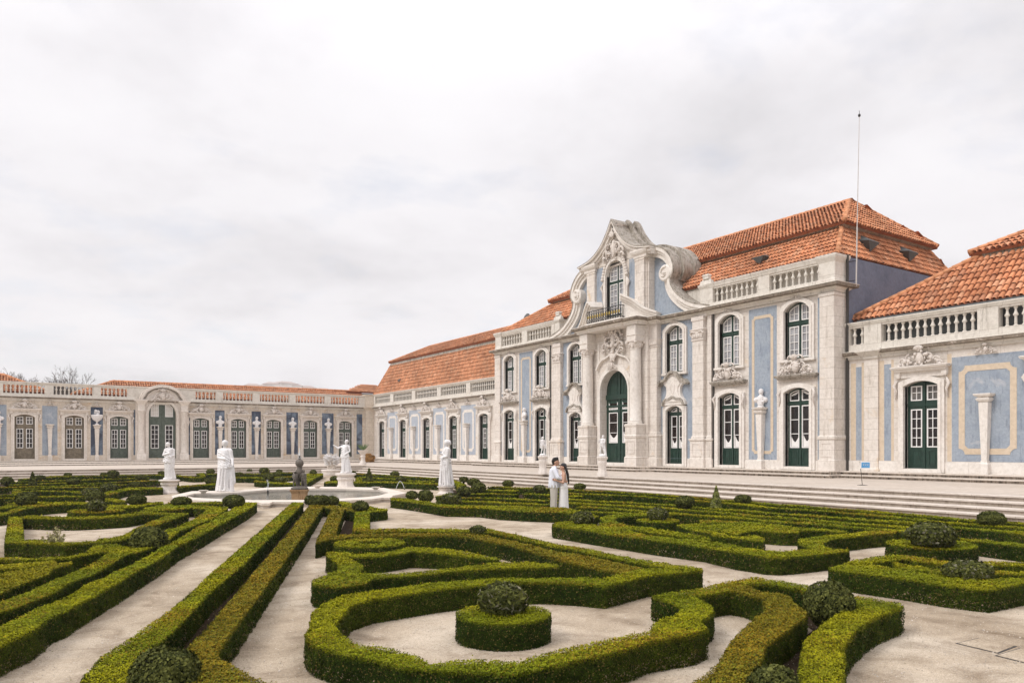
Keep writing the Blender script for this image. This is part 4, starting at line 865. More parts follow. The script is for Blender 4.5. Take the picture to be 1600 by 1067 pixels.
def low_wing(B, x0, x1, doors, panels, yb=12.0, leaf=None, wallhole=True, side=None):
    hs = [arch(x, 1.6, 1.12, 5.22, 0.22) for x in doors]
    mb = MB(); mb.slab([[(x0, 0.94), (x1, 0.94), (x1, 6.6), (x0, 6.6)]] + hs, 0.0, 0.5); B.put(mb, 'front_wall', B.stone)
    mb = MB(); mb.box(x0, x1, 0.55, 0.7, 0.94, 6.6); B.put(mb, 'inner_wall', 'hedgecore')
    ed = sorted([x0] + [d + s * 1.07 for d in doors for s in (-1, 1)] + [x1]); mb = MB()
    for k in range(0, len(ed) - 1, 2):
        if ed[k + 1] - ed[k] > 0.1: mb.box(ed[k], ed[k + 1], -0.05, 0.0, 0.94, 1.46)
    B.put(mb, 'base_course', B.trim)
RW = B = Bld('palace_wing', (35.5, 22.6, 0.94), R(-90), 'low palace wing on the right with one green door and a hipped orange tile roof', group=None)
# local x = 22.6 - Y
low_wing(B, 0.0, 26.0, [3.8, 9.36], None)
wing_door(B, 3.8, 'green'); wing_door(B, 9.36, 'green'); door_hood(B, 3.8, 1.6); door_hood(B, 9.36, 1.6)
for a, b_ in ((0.50, 0.80), (1.97, 2.32)): mb = MB(); mb.box(a, b_, -0.006, 0.01, 1.48, 6.15); B.put(mb, 'plaster_strip', 'blue')
for a, b_ in ((0.22, 0.50), (0.80, 0.97), (1.72, 1.97), (2.32, 2.45), (4.95, 5.13)): mb = MB(); mb.box(a, b_, -0.008, 0.01, 1.48, 6.35); B.put(mb, 'plaster_border', 'cream')
pilaster(B, 0.98, 1.71, 0.94, 6.5, 0.10)
panel(B, 5.15, 8.10, 1.48, 6.17); herm(B, 6.62, 0.94, 4.45, y=-0.03)
k_ = shellwork(77, 0.9, 0.42, 0.2); move(k_, 6.62, -0.05, 6.22); B.put(k_, 'keystone_carving', 'oldmarble', smooth=True)
mb = MB(); gcorn(mb, 0.0, 26.0, -0.06, 0.9, 6.92, 0.30, 0.40); mb.ring(0.98, 1.71, -0.16, 0.5, [(0.02, 6.5), (0.03, 6.6), (0.3, 6.84), (0.3, 6.93)]); B.put(mb, 'cornice', 'parapet'); drips(B)
balustrade(B, [(0.0, 0.15), (0.95, 1.85), (6.25, 7.1), (11.6, 12.4), (25, 26)], [(0.15, 0.95), (1.95, 6.15), (7.2, 11.5), (12.5, 25)], 6.92, 7.28, 8.12, 8.40, -0.06, 0.36, step=0.385)
rf = tiles(B, 'roof', (-0.45, 0.75, 8.66), (26.0, 0.75, 8.66), (26.0, 3.3, 11.3), (4.9, 3.3, 11.3), pitch=0.27, course=0.44)
tiles(B, 'roof_slope', (4.45, 3.0, 11.46), (26.0, 3.0, 11.46), (26.0, 5.8, 13.0), (8.0, 5.8, 13.0), pitch=0.27, course=0.44, parent=rf)
tiles(B, 'roof_slope', (4.45, 9.0, 11.46), (4.45, 3.0, 11.46), (8.0, 5.8, 13.0), (8.0, 6.2, 13.0), pitch=0.27, course=0.44, parent=rf)
tiles(B, 'roof_slope', (-0.45, 11.2, 8.66), (-0.45, 0.75, 8.66), (4.9, 3.3, 11.3), (4.9, 9.0, 11.3), parent=rf)
ridge(B, rf, (-0.45, 0.75, 8.72), (4.9, 3.3, 11.34), 0.15); ridge(B, rf, (4.45, 3.0, 11.5), (8.0, 5.8, 13.04), 0.15); ridge(B, rf, (8, 5.8, 13.02), (26, 5.8, 13.02), 0.15)
mb = MB(); mb.box(4.75, 26, 3.2, 9, 11.1, 11.42); B.put(mb, 'eaves', 'oldtrim', rf); mb = MB(); mb.box(0.2, 26, 0.55, 0.9, 7.0, 8.60); mb.box(0.3, 26, 0.9, 11, 8.0, 8.55); B.put(mb, 'gutter_wall', 'lead', rf)

LW = B = Bld('palace_wing', (35.5, 68.725, 0.94), R(-90), 'long low palace wing between the pavilion and the corner with a steep mansard tile roof', group=None)
X = lambda y: 68.725 - y
drs = [X(80.15), X(74.6), X(69.05), X(63.45), X(57.85)]
low_wing(B, -14.2, 14.17, drs, None)
for x in drs: wing_door(B, x, 'green'); door_hood(B, x, 1.6, 5.88, 0.95)
for yy in (77.5, 71.95, 66.45, 60.8):
    panel(B, X(yy) - 1.35, X(yy) + 1.35, 1.5, 6.12, 'paleblue', fm='trim'); herm(B, X(yy), 0.94, 4.42, y=-0.03)
    k_ = shellwork(int(yy), 0.9, 0.42, 0.2); move(k_, X(yy), -0.05, 6.2); B.put(k_, 'keystone_carving', 'oldmarble', smooth=True)
mb = MB(); gcorn(mb, -14.2, 14.17, -0.06, 0.9, 6.92, 0.30, 0.40); B.put(mb, 'cornice', 'parapet'); drips(B)
pr = [82.6, 77.6, 72.15, 66.5, 60.75, 55.4]
balustrade(B, [(X(y) - 0.4, X(y) + 0.4) for y in pr], [(X(pr[k]) + 0.45, X(pr[k + 1]) - 0.45) for k in range(5)], 6.92, 7.28, 8.12, 8.38, -0.06, 0.36, step=0.385)
rf = tiles(B, 'roof', (X(84.0), 0.55, 8.45), (14.1, 0.55, 8.45), (14.1, 1.6, 12.0), (X(81.0), 1.6, 12.0), hue=1)
tiles(B, 'roof_slope', (X(81.5), 1.3, 12.12), (14.1, 1.3, 12.12), (14.1, 5.5, 14.05), (X(78.9), 5.5, 14.05), hue=1, parent=rf)
tiles(B, 'roof_slope', (X(84.0), 11, 8.45), (X(84.0), 0.55, 8.45), (X(81.0), 1.6, 12.0), (X(81.0), 9.9, 12.0), hue=1, parent=rf); tiles(B, 'roof_slope', (X(81.5), 10, 12.12), (X(81.5), 1.3, 12.12), (X(78.9), 5.5, 14.05), (X(78.9), 5.6, 14.05), hue=1, parent=rf)
ridge(B, rf, (X(84.0), 0.55, 8.5), (X(81.0), 1.6, 12.03)); ridge(B, rf, (X(81.5), 1.3, 12.15), (X(78.9), 5.5, 14.08)); ridge(B, rf, (X(78.9), 5.5, 14.06), (14.1, 5.5, 14.06))
mb = MB(); mb.box(X(81.2), 14.1, 1.42, 9.8, 11.7, 12.05); B.put(mb, 'eaves', 'oldtrim', rf); mb = MB(); mb.box(-13.9, 14.1, 0.6, 1.0, 7.0, 8.42); B.put(mb, 'gutter_wall', 'lead', rf)
mb = MB(); mb.lathe(X(59.0), 5.5, [(0.35, 13.6), (0.35, 14.4), (0.42, 14.45), (0.3, 14.7), (0.1, 14.9)], 10); B.put(mb, 'chimney', 'lead', rf)
dormer(B, rf, (X(77.5), 0.85, 9.4), (0, -1, 0), (0, 1, 2.6), 0.42)

# ============================================================= NORTH WING
NWg = B = Bld('palace_wing', (0.0, 82.9, 0.94), 0, 'low weathered palace wing across the garden with grey green doors and an arched centre portal', group=None)
B.stone = 'nstone'; B.trim = 'ntrim'
drs = [-6.9, -2.95, 1.11, 5.08, 8.88, 16.43, 20.18, 23.87, 27.94, 32.03]; drs = drs[2:]
drs = [-2.95] + drs
hs = [arch(x, 1.58, 1.12, 5.22, 0.25) for x in drs] + [arch(12.75, 2.55, 1.12, 6.78, 1.275, 16)]
mb = MB(); mb.slab([[(-20, 0.94), (34.8, 0.94), (34.8, 6.6), (-20, 6.6)]] + hs, 0.0, 0.5); B.put(mb, 'front_wall', 'nstone')
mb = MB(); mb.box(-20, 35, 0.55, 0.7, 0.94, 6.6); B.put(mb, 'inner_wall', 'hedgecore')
for k, x in enumerate(drs):
    lf = 'bleached' if x < 7 else 'greygreen'; wing_door(B, x, lf, 1.58, lab='bleached bare wood door' if x < 7 else None); door_hood(B, x, 1.58, 5.74, 0.95, 'oldmarble', 1.15)
bl = [(-1.5, -0.28, 'blue', 1), (2.48, 3.7, 'blue', 0), (6.44, 7.48, 'darkblue', 1), (17.82, 18.78, 'darkblue', 1), (21.55, 22.53, 'darkblue', 1), (25.29, 26.58, 'darkblue', 1), (29.32, 30.68, 'darkblue', 1), (33.44, 34.14, 'darkblue', 0)]
for a, b_, m_, bust in bl:
    mb = MB(); mb.box(a, b_, -0.006, 0.01, 1.44, 6.07); B.put(mb, 'plaster_panel', m_)
    if b_ < 34: herm(B, (a + b_) / 2, 0.94, 4.35, y=-0.03)
    k_ = shellwork(int(a * 3), 0.7, 0.4, 0.2); move(k_, (a + b_) / 2, -0.05, 6.12); B.put(k_, 'keystone_carving', 'ntrim', smooth=True)
for a, b_ in ((10.15, 10.35), (15.2, 15.38)): mb = MB(); mb.box(a, b_, -0.006, 0.01, 1.44, 5.9); B.put(mb, 'plaster_strip', 'darkblue')
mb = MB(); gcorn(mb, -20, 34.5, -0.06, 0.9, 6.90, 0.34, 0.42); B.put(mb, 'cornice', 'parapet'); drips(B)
prs = [-5.0, -0.9, 3.03, 6.95, 9.95, 15.55, 18.27, 22.05, 25.95, 30.0, 34.1]; sp = []
for k in range(len(prs) - 1):
    if prs[k] != 9.95: sp.append((prs[k] + 0.42, prs[k + 1] - 0.42))
balustrade(B, [(p - 0.36, p + 0.36) for p in prs] + [(10.3, 15.2)], [s for s in sp], 6.90, 7.15, 7.95, 8.22, -0.06, 0.36, 'parapet', step=0.40)
# corner pier
mb = MB(); mb.ring(34.45, 35.5, -0.25, 0.6, [(0.04, 0.94), (0.04, 1.46), (0, 1.5), (0, 6.45), (0.05, 6.5), (0.35, 6.82), (0.35, 6.93), (0.0, 6.95), (0.0, 8.1), (0.1, 8.3), (0.1, 8.36)]); B.put(mb, 'corner_pilaster', 'nstone')
# centre portal
mb = MB(); mb.slab([[(10.3, 0.94), (15.2, 0.94), (15.2, 6.5), (10.3, 6.5)], arch(12.75, 2.55, 1.12, 6.78, 1.275, 16)[:2] + [p for p in arch(12.75, 2.55, 1.12, 6.35, 0.9, 16)[2:]]], -0.3, 0.0)
mb = MB(); mb.slab([[(10.3, 0.945), (15.2, 0.945), (15.2, 7.0), (10.3, 7.0)], hole_in(arch(12.75, 2.55, 1.0, 6.78, 1.275, 16), 1.0)], -0.25, 0.02)
mb.slab([arch(12.75, 3.1, 0.96, 6.99, 1.5, 16), hole_in(arch(12.75, 2.55, 1.01, 6.78, 1.275, 16), 1.01)], -0.33, -0.25)
B.put(mb, 'portal_wall', 'ntrim')
joinery(B, 'portal_door', 12.75, 2.55, 1.12, 6.78, 1.275, 4.85, 2.1, 0.15, 'greygreen', 2, 5, 3, 4, 'glass', 'offwhite', st=0.25, mid=0.30, tb=0.42)
for s in (-1, 1):
    xc = 12.75 + s * 1.97; mb = MB(); mb.ring(xc - 0.38, xc + 0.38, -0.75, -0.25, [(0.04, 0.94), (0.04, 1.45), (0, 1.5), (0, 1.62)]); mb.lathe(xc, -0.42, [(0.36, 1.62), (0.36, 1.7), (0.31, 1.78), (0.30, 3.0), (0.27, 5.35), (0.30, 5.4)], 14); c_ = B.put(mb, 'column', 'ntrim', sharp=True)
    mb = MB(); mb.lathe(xc, -0.42, [(0.27, 5.4), (0.38, 5.7), (0.34, 5.75)], 12); mb.ring(xc - 0.3, xc + 0.3, -0.72, -0.25, [(0.04, 5.75), (0.08, 5.85), (0, 5.9), (0, 6.4), (0.12, 6.6), (0.25, 6.8), (0.25, 6.92)]); B.put(mb, 'capital', 'ntrim', c_)
mb = MB(); pp = [(12.75 + 1.85 * math.cos(t), 6.82 + 1.34 * math.sin(t)) for t in [math.pi * k / 16 for k in range(17)]]
band(mb, pp, 0.0, -0.18, -0.7, 0.3); band(mb, pp, -0.18, -0.30, -0.55, 0.3)
for s in (-1, 1):
    q = [(12.75 + s * (2.6 - 1.0 * math.sin(t)), 6.9 + 1.0 * (1 - math.cos(t))) for t in [math.pi / 2 * k / 8 for k in range(9)]]; band(mb, q, 0.0, 0.16 * -s * -1 if s > 0 else -0.16, -0.6, 0.0)
mb.slab([[(12.75 + x, z) for x, z in ((-1.6, 6.9), (1.6, 6.9), (1.3, 7.5), (0.7, 7.95), (0, 8.05), (-0.7, 7.95), (-1.3, 7.5))]], -0.35, 0.2)
B.put(mb, 'arched_pediment', 'ntrim')
k_ = shellwork(31, 2.2, 1.25, 0.25); move(k_, 12.75, -0.42, 6.8); B.put(k_, 'pediment_carving', 'oldmarble', smooth=True)
# roofs behind the parapet
rf = tiles(B, 'roof', (5.0, 1.0, 7.35), (35.2, 1.0, 7.35), (35.2, 3.1, 8.95), (8.7, 3.1, 8.88), hue=1)
tiles(B, 'roof_slope', (5.0, 5.0, 7.35), (5.0, 1.0, 7.35), (8.7, 3.1, 8.88), (8.7, 3.2, 8.88), hue=1, parent=rf); ridge(B, rf, (5.0, 1.0, 7.4), (8.7, 3.1, 8.92)); ridge(B, rf, (8.7, 3.1, 8.9), (35.2, 3.1, 8.97))
tiles(B, 'roof_slope', (-20, 1.0, 7.35), (3.3, 1.0, 7.35), (-0.6, 3.1, 9.05), (-20, 3.1, 9.05), hue=1, parent=rf); tiles(B, 'roof_slope', (3.3, 1.0, 7.35), (3.3, 5.0, 7.35), (-0.6, 3.2, 9.05), (-0.6, 3.1, 9.05), hue=1, parent=rf)
ridge(B, rf, (3.3, 1.0, 7.4), (-0.6, 3.1, 9.08)); ridge(B, rf, (-20, 3.1, 9.06), (-0.6, 3.1, 9.06))
mb = MB(); mb.box(-20, 3.3, 1.0, 5.0, 6.6, 7.25); mb.box(5.0, 35.2, 1.0, 5.0, 6.6, 7.25); B.put(mb, 'eaves', 'oldtrim', rf)
tiles(B, 'roof_slope', (33.2, 2.6, 8.88), (38.2, 2.6, 8.88), (38.2, 5.4, 10.0), (36.2, 5.4, 10.0), hue=1, parent=rf)
mb = MB(); mb.box(33.8, 38.0, 2.9, 6, 7.2, 8.70); B.put(mb, 'roof_base', 'lead', rf)
# ============================================================= HEDGES AND TOPIARY
HH = 0.28
def polymesh(name, tris, quads, verts, tcol, qcol, mat='leaf', parent=None, loc=None):
    tris = np.array(tris, int).reshape(-1, 3); quads = np.array(quads, int).reshape(-1, 4); verts = np.array(verts, float).reshape(-1, 3)
    if loc is not None: verts = verts - np.array(loc)
    me = bpy.data.meshes.new(name); nt_, nq = len(tris), len(quads)
    me.vertices.add(len(verts)); me.vertices.foreach_set('co', verts.ravel())
    me.loops.add(nt_ * 3 + nq * 4); me.loops.foreach_set('vertex_index', np.concatenate([tris.ravel(), quads.ravel()]))
    me.polygons.add(nt_ + nq)
    me.polygons.foreach_set('loop_start', np.concatenate([np.arange(nt_) * 3, nt_ * 3 + np.arange(nq) * 4]))
    me.polygons.foreach_set('loop_total', np.concatenate([np.full(nt_, 3), np.full(nq, 4)]))
    at = me.attributes.new('tint', 'FLOAT_COLOR', 'FACE'); c = np.concatenate([np.array(tcol, float).reshape(-1, 3), np.array(qcol, float).reshape(-1, 3)], 0)
    at.data.foreach_set('color', np.concatenate([c, np.ones((len(c), 1))], 1).ravel())
    me.update(calc_edges=True); me.materials.append(M[mat]); o = bpy.data.objects.new(name, me); COL.objects.link(o)
    if loc is not None: o.location = tuple(loc)
    if parent: o.parent = parent
    return o
def vnoise(P, f, seed=0.0):
    x, y, z = P[:, 0] * f + seed, P[:, 1] * f + seed * 1.7, P[:, 2] * f
    return (np.sin(x * 1.3 + 1.7 * np.sin(y * 0.9 + z)) + np.sin(y * 1.7 + 1.3 * np.sin(x * 1.1 - z * 1.4) + 2) + np.sin((x + y) * 0.73 + z * 1.9 + 4 + np.sin(y * 2.3))) / 6 + 0.5
def leaves(P, Nn, S, C, tilt=0.9, aspect=1.6):
    m = len(P); n = Nn + RNG.normal(0, tilt, (m, 3)) * 0.45; n /= np.linalg.norm(n, axis=1)[:, None] + 1e-9
    r = RNG.normal(0, 1, (m, 3)); a = np.cross(n, r); a /= np.linalg.norm(a, axis=1)[:, None] + 1e-9; b_ = np.cross(n, a)
    sa = (S * aspect / 2)[:, None]; sb = (S / 2)[:, None]
    V = np.stack([P - a * sa, P + b_ * sb, P + a * sa, P - b_ * sb], 1)      # diamond leaf
    return V.reshape(-1, 3), (np.arange(m * 4).reshape(-1, 4)), C
def lod(d): return np.maximum(0.0098, d * 0.00135)
def cover(P, Nn, k, brown, top, hseed, s0):
    """thin a dense sample to the leaf size its distance needs; returns P,N,S,C"""
    d = np.maximum(2.5, P[:, 0] * FX + P[:, 1] * FY); S = lod(d); keep = RNG.random(len(P)) < (s0 / S) ** 2
    P, Nn, S = P[keep], Nn[keep], S[keep]; m = len(P)
    clump = vnoise(P, 9, hseed) * 0.5 + vnoise(P, 23, hseed + 3) * 0.5
    big = vnoise(P, 0.9, hseed + 5) * 0.55 + vnoise(P, 2.6, hseed + 9) * 0.45
    P = P + Nn * ((clump - 0.5) * 0.034 + RNG.uniform(-0.020, 0.010, m))[:, None]
    P[:, 2] += np.where(top, (vnoise(P, 1.6, hseed + 2) - 0.5) * 0.042, 0) if np.isscalar(top) else (vnoise(P, 1.6, hseed + 2) - 0.5) * 0.03 * top[keep]
    stray = RNG.random(m) < 0.012; P[:, 2] += np.where(stray & (P[:, 2] > 0.22), RNG.uniform(0.005, 0.04, m), 0)
    tp = np.full(m, float(top)) if np.isscalar(top) else top[keep]
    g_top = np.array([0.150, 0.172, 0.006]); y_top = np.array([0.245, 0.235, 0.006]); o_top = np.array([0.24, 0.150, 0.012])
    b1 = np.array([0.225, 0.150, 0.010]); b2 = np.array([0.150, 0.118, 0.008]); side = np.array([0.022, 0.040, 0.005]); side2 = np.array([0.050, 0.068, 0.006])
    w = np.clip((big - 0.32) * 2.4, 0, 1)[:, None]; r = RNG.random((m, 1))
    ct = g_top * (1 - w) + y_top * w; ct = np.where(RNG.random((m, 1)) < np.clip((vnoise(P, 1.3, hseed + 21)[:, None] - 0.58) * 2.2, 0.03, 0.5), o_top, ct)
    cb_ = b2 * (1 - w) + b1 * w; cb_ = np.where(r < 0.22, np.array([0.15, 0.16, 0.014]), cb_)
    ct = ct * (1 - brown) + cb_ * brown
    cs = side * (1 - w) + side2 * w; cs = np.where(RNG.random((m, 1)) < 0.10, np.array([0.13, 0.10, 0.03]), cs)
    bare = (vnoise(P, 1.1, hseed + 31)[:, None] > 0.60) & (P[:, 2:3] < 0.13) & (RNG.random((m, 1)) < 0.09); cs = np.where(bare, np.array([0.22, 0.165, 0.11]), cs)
    # new growth on clipped top and upper edge; shade painted into darker side leaves
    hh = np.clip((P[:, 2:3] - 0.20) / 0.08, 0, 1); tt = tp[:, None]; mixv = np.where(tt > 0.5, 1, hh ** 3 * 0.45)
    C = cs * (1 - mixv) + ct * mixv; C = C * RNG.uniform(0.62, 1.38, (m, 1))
    C = np.clip(C * (0.62 + 0.72 * clump[:, None]), 0.003, 0.42)
    return P, Nn, S * RNG.uniform(0.75, 1.45, m), C
def off_loop(lp, d):
    n = len(lp); out = []
    for i in range(n):
        p0, p1, p2 = Vector(lp[i - 1]), Vector(lp[i]), Vector(lp[(i + 1) % n])
        a = (p1 - p0); b_ = (p2 - p1)
        if a.length < 1e-6 or b_.length < 1e-6: out.append(tuple(p1)); continue
        a.normalize(); b_.normalize(); na = Vector((a.y, -a.x)); nb = Vector((b_.y, -b_.x)); q = na + nb
        q = q.normalized() * min(1.6, 1 / max(0.4, q.normalized().dot(na))) if q.length > 1e-3 else na
        out.append(tuple(p1 + q * d))
    return out
def area(lp): return sum(lp[i][0] * lp[(i + 1) % len(lp)][1] - lp[(i + 1) % len(lp)][0] * lp[i][1] for i in range(len(lp))) / 2
def ell(cx, cy, rx, ry, n=28): return [(cx + rx * math.cos(2 * math.pi * k / n), cy + ry * math.sin(2 * math.pi * k / n)) for k in range(n)]
def ribbon(pts, w, z):
    """pts in picture px of the top centre line -> world loop"""
    P = [Vector(G(x, y, z)) for x, y in pts]; l = []; r = []
    for k in range(len(P)):
        t = (P[min(k + 1, len(P) - 1)] - P[max(k - 1, 0)]).normalized(); nn = Vector((-t.y, t.x)); l.append(tuple(P[k] + nn * w / 2)); r.append(tuple(P[k] - nn * w / 2))
    return l + r[::-1]
def subdiv(lp, mx=0.25):
    out = []
    for i in range(len(lp)):
        a = Vector(lp[i]); b_ = Vector(lp[(i + 1) % len(lp)]); n = max(1, min(60, int((b_ - a).length / mx)))
        for k in range(n): out.append(tuple(a + (b_ - a) * k / n))
    return out
HCOUNT = [0]; LOOPS = []
def hedge(label, shapes, name='box_hedge', group='clipped box hedges of the parterre', cat='hedge', h=HH):
    """shapes: ('p',brown,[px outline]) ('r',brown,width,[px centre line]) ('o',brown,cx,cy,rx_m,hole_m)"""
    V = []; T = []; Q = []; TC = []; QC = []; nv = 0; hs = HCOUNT[0] * 3.7; cx0 = None
    for si, sh in enumerate(shapes):
        hole = None; hz = h + 0.004 * si; brown = sh[1]
        if sh[0] == 'p': lp = [G(x, y, h) for x, y in sh[2]]
        elif sh[0] == 'r': lp = ribbon(sh[3], sh[2], h)
        else:
            c = G(sh[2], sh[3], h); lp = [(c[0] + sh[4] * math.cos(2 * math.pi * k / 32), c[1] + sh[4] * math.sin(2 * math.pi * k / 32)) for k in range(32)]
            if sh[5]: hole = [(c[0] + sh[5] * math.cos(2 * math.pi * k / 32), c[1] + sh[5] * math.sin(2 * math.pi * k / 32)) for k in range(32)]
        if area(lp) < 0: lp = lp[::-1]
        if cx0 is None: cx0 = (sum(p[0] for p in lp) / len(lp), sum(p[1] for p in lp) / len(lp), 0.0)
        loops = [lp] + ([hole[::-1]] if hole else []); LOOPS.append(lp)
        core = [off_loop(q, -0.025) for q in loops]
        tr = tessellate_polygon([[Vector((p[0], p[1], 0)) for p in q] for q in loops]); flat = [p for q in loops for p in q]; cf = [p for q in core for p in q]; n = len(flat)
        V += [(p[0], p[1], hz - 0.03) for p in cf] + [(p[0], p[1], 0.0) for p in cf]
        for t in tr: T.append([nv + i for i in t]); TC.append((0.020, 0.026, 0.006))
        k = 0
        for q in loops:
            for i in range(len(q)):
                j = (i + 1) % len(q); Q.append([nv + k + i, nv + k + i + n, nv + k + j + n, nv + k + j]); QC.append((0.016, 0.022, 0.006))
            k += len(q)
        nv += 2 * n
        # top leaves
        d = [max(2.5, depth(*p)) for p in flat]; s0 = float(lod(np.array([min(d)]))[0])
        A = np.array([[flat[i] for i in t] for t in tr]); ar = np.abs((A[:, 1, 0] - A[:, 0, 0]) * (A[:, 2, 1] - A[:, 0, 1]) - (A[:, 1, 1] - A[:, 0, 1]) * (A[:, 2, 0] - A[:, 0, 0])) / 2
        tot = ar.sum(); dens = 1.75 / (s0 * s0)
        m = int(min(tot * dens, 900000)); ti = RNG.choice(len(tr), m, p=ar / tot); u = np.sqrt(RNG.random(m)); v = RNG.random(m)
        p2 = A[ti, 0] * (1 - u)[:, None] + A[ti, 1] * (u * (1 - v))[:, None] + A[ti, 2] * (u * v)[:, None]
        P = np.concatenate([p2, np.full((m, 1), hz)], 1); Nn = np.tile([0, 0, 1.0], (m, 1))
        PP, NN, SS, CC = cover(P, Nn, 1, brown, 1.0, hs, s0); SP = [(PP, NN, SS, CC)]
        # side leaves
        for q in loops:
            for i in range(len(q)):
                a = np.array(q[i]); b_ = np.array(q[(i + 1) % len(q)]); L_ = np.linalg.norm(b_ - a)
                if L_ < 0.01: continue
                nn = np.array([b_[1] - a[1], a[0] - b_[0], 0]) / L_
                mid = (a + b_) / 2
                if L_ < 6 and np.dot(nn[:2], -mid) < -0.25 * np.linalg.norm(mid) * 1: dn = 0.35   # faces turned away
                else: dn = 1
                ds = float(lod(np.array([min(max(2.5, depth(*a)), max(2.5, depth(*b_)))]))[0]); m = int(min(L_ * h * 1.7 / ds ** 2 * dn, 500000))
                if m < 1: continue
                t = RNG.random(m); z = RNG.random(m) * hz; P = np.stack([a[0] + (b_[0] - a[0]) * t, a[1] + (b_[1] - a[1]) * t, z], 1)
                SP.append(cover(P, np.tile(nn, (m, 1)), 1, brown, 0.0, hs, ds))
        for PP, NN, SS, CC in SP:
            v_, q_, c_ = leaves(PP, NN, SS, CC); V += [v_]; Q += [q_ + nv]; QC += [c_]; nv += len(v_)
    VV = np.concatenate([np.array(x, float).reshape(-1, 3) for x in V], 0); QQ = np.concatenate([np.array(x, int).reshape(-1, 4) for x in Q], 0); QK = np.concatenate([np.array(x, float).reshape(-1, 3) for x in QC], 0)
    HCOUNT[0] += 1
    return setp(polymesh(name, T, QQ, VV, TC, QK, loc=cx0), label, cat, group)
TOPS = []
def topiary(label, px, py, zb, rx, hp, shag=0.0, name='topiary_ball', cone=False, dark=1.0, wide=1.0, cat='topiary'):
    x, y = G(px, py, zb); sc = scale_at(x, y); r = rx / sc; hh = hp / sc; d = depth(x, y); S0 = float(lod(np.array([d]))[0]) * 1.25 * (1.35 if d < 15 else 1)
    m = int(min(60000, max(260, (4 * math.pi * r * max(r, hh / 2)) * 2.2 / S0 ** 2)))
    u = RNG.normal(0, 1, (m, 3)); u /= np.linalg.norm(u, axis=1)[:, None]; cz = zb + hh * 0.5; rz = hh * 0.5
    if cone:
        t = RNG.random(m) ** 0.6; zz = 1 - t; a = RNG.random(m) * 2 * math.pi; rr = r * (1 - zz) ** 0.85 * (0.9 + 0.2 * vnoise(np.stack([a * 2, zz * 6, zz * 0], 1), 1, px))
        P = np.stack([rr * np.cos(a), rr * np.sin(a), zb + zz * hh], 1); u = np.stack([np.cos(a), np.sin(a), np.full(m, 0.3)], 1)
    else:
        k = 1 + (vnoise(u, 3.1, px) - 0.5) * 0.16 + (vnoise(u, 9.0, px) - 0.5) * 0.07 + RNG.normal(0, 0.02 + shag * 0.10, m)
        P = np.stack([u[:, 0] * r * k, u[:, 1] * r * wide * k, cz + u[:, 2] * rz * k], 1)
        low = P[:, 2] < zb - 0.02; P = P[~low]; u = u[~low]; m = len(P)
    cl = vnoise(P + px, 14, 1); base = np.array([0.030, 0.036, 0.009]) * dark; lite = np.array([0.150, 0.155, 0.040]) * dark
    C = base + (lite - base) * np.clip(RNG.random((m, 1)) ** 1.6 * 0.9 + (cl[:, None] - 0.5) * 0.6, 0, 1)
    if shag: C = np.where(RNG.random((m, 1)) < 0.10, np.array([0.16, 0.15, 0.10]), C)
    S = np.full(m, S0 * 1.15) * RNG.uniform(0.7, 1.4, m)
    v_, q_, c_ = leaves(P, u, S, C, 1.1, 3.2 if shag > 0.7 else 1.5)
    # core
    cv = []; cq = []; n1, n2 = 12, 7
    for i in range(n2):
        for j in range(n1):
            a = 2 * math.pi * j / n1
            if cone: t = i / (n2 - 1); rr = r * 0.82 * (1 - t) ** 0.85; cv.append((rr * math.cos(a), rr * math.sin(a), zb + t * hh * 0.93))
            else: t = -math.pi / 2 + math.pi * i / (n2 - 1); cv.append((0.88 * r * math.cos(t) * math.cos(a), 0.88 * r * wide * math.cos(t) * math.sin(a), cz + 0.88 * rz * math.sin(t)))
    for i in range(n2 - 1):
        for j in range(n1): cq.append([i * n1 + j, i * n1 + (j + 1) % n1, (i + 1) * n1 + (j + 1) % n1, (i + 1) * n1 + j])
    # short stem down to the bed
    b0 = len(cv)
    for z in (0, zb + hh * 0.3):
        for j in range(6): a = math.pi * j / 3; cv.append((0.06 * math.cos(a), 0.06 * math.sin(a), z))
    for j in range(6): cq.append([b0 + j, b0 + (j + 1) % 6, b0 + 6 + (j + 1) % 6, b0 + 6 + j])
    V = np.concatenate([np.array(cv), v_]); Q = np.concatenate([np.array(cq), q_ + len(cv)]); C = np.concatenate([np.tile([0.014, 0.019, 0.007], (len(cq), 1)), c_])
    o = polymesh(name, [], Q, V, [], C); o.location = (x, y, 0); setp(o, label, cat, 'clipped topiary in the parterre' if not shag > 1 else None); TOPS.append(o); return o
def p(*a): return ('p', 0.0) + a
exec_hedges = True
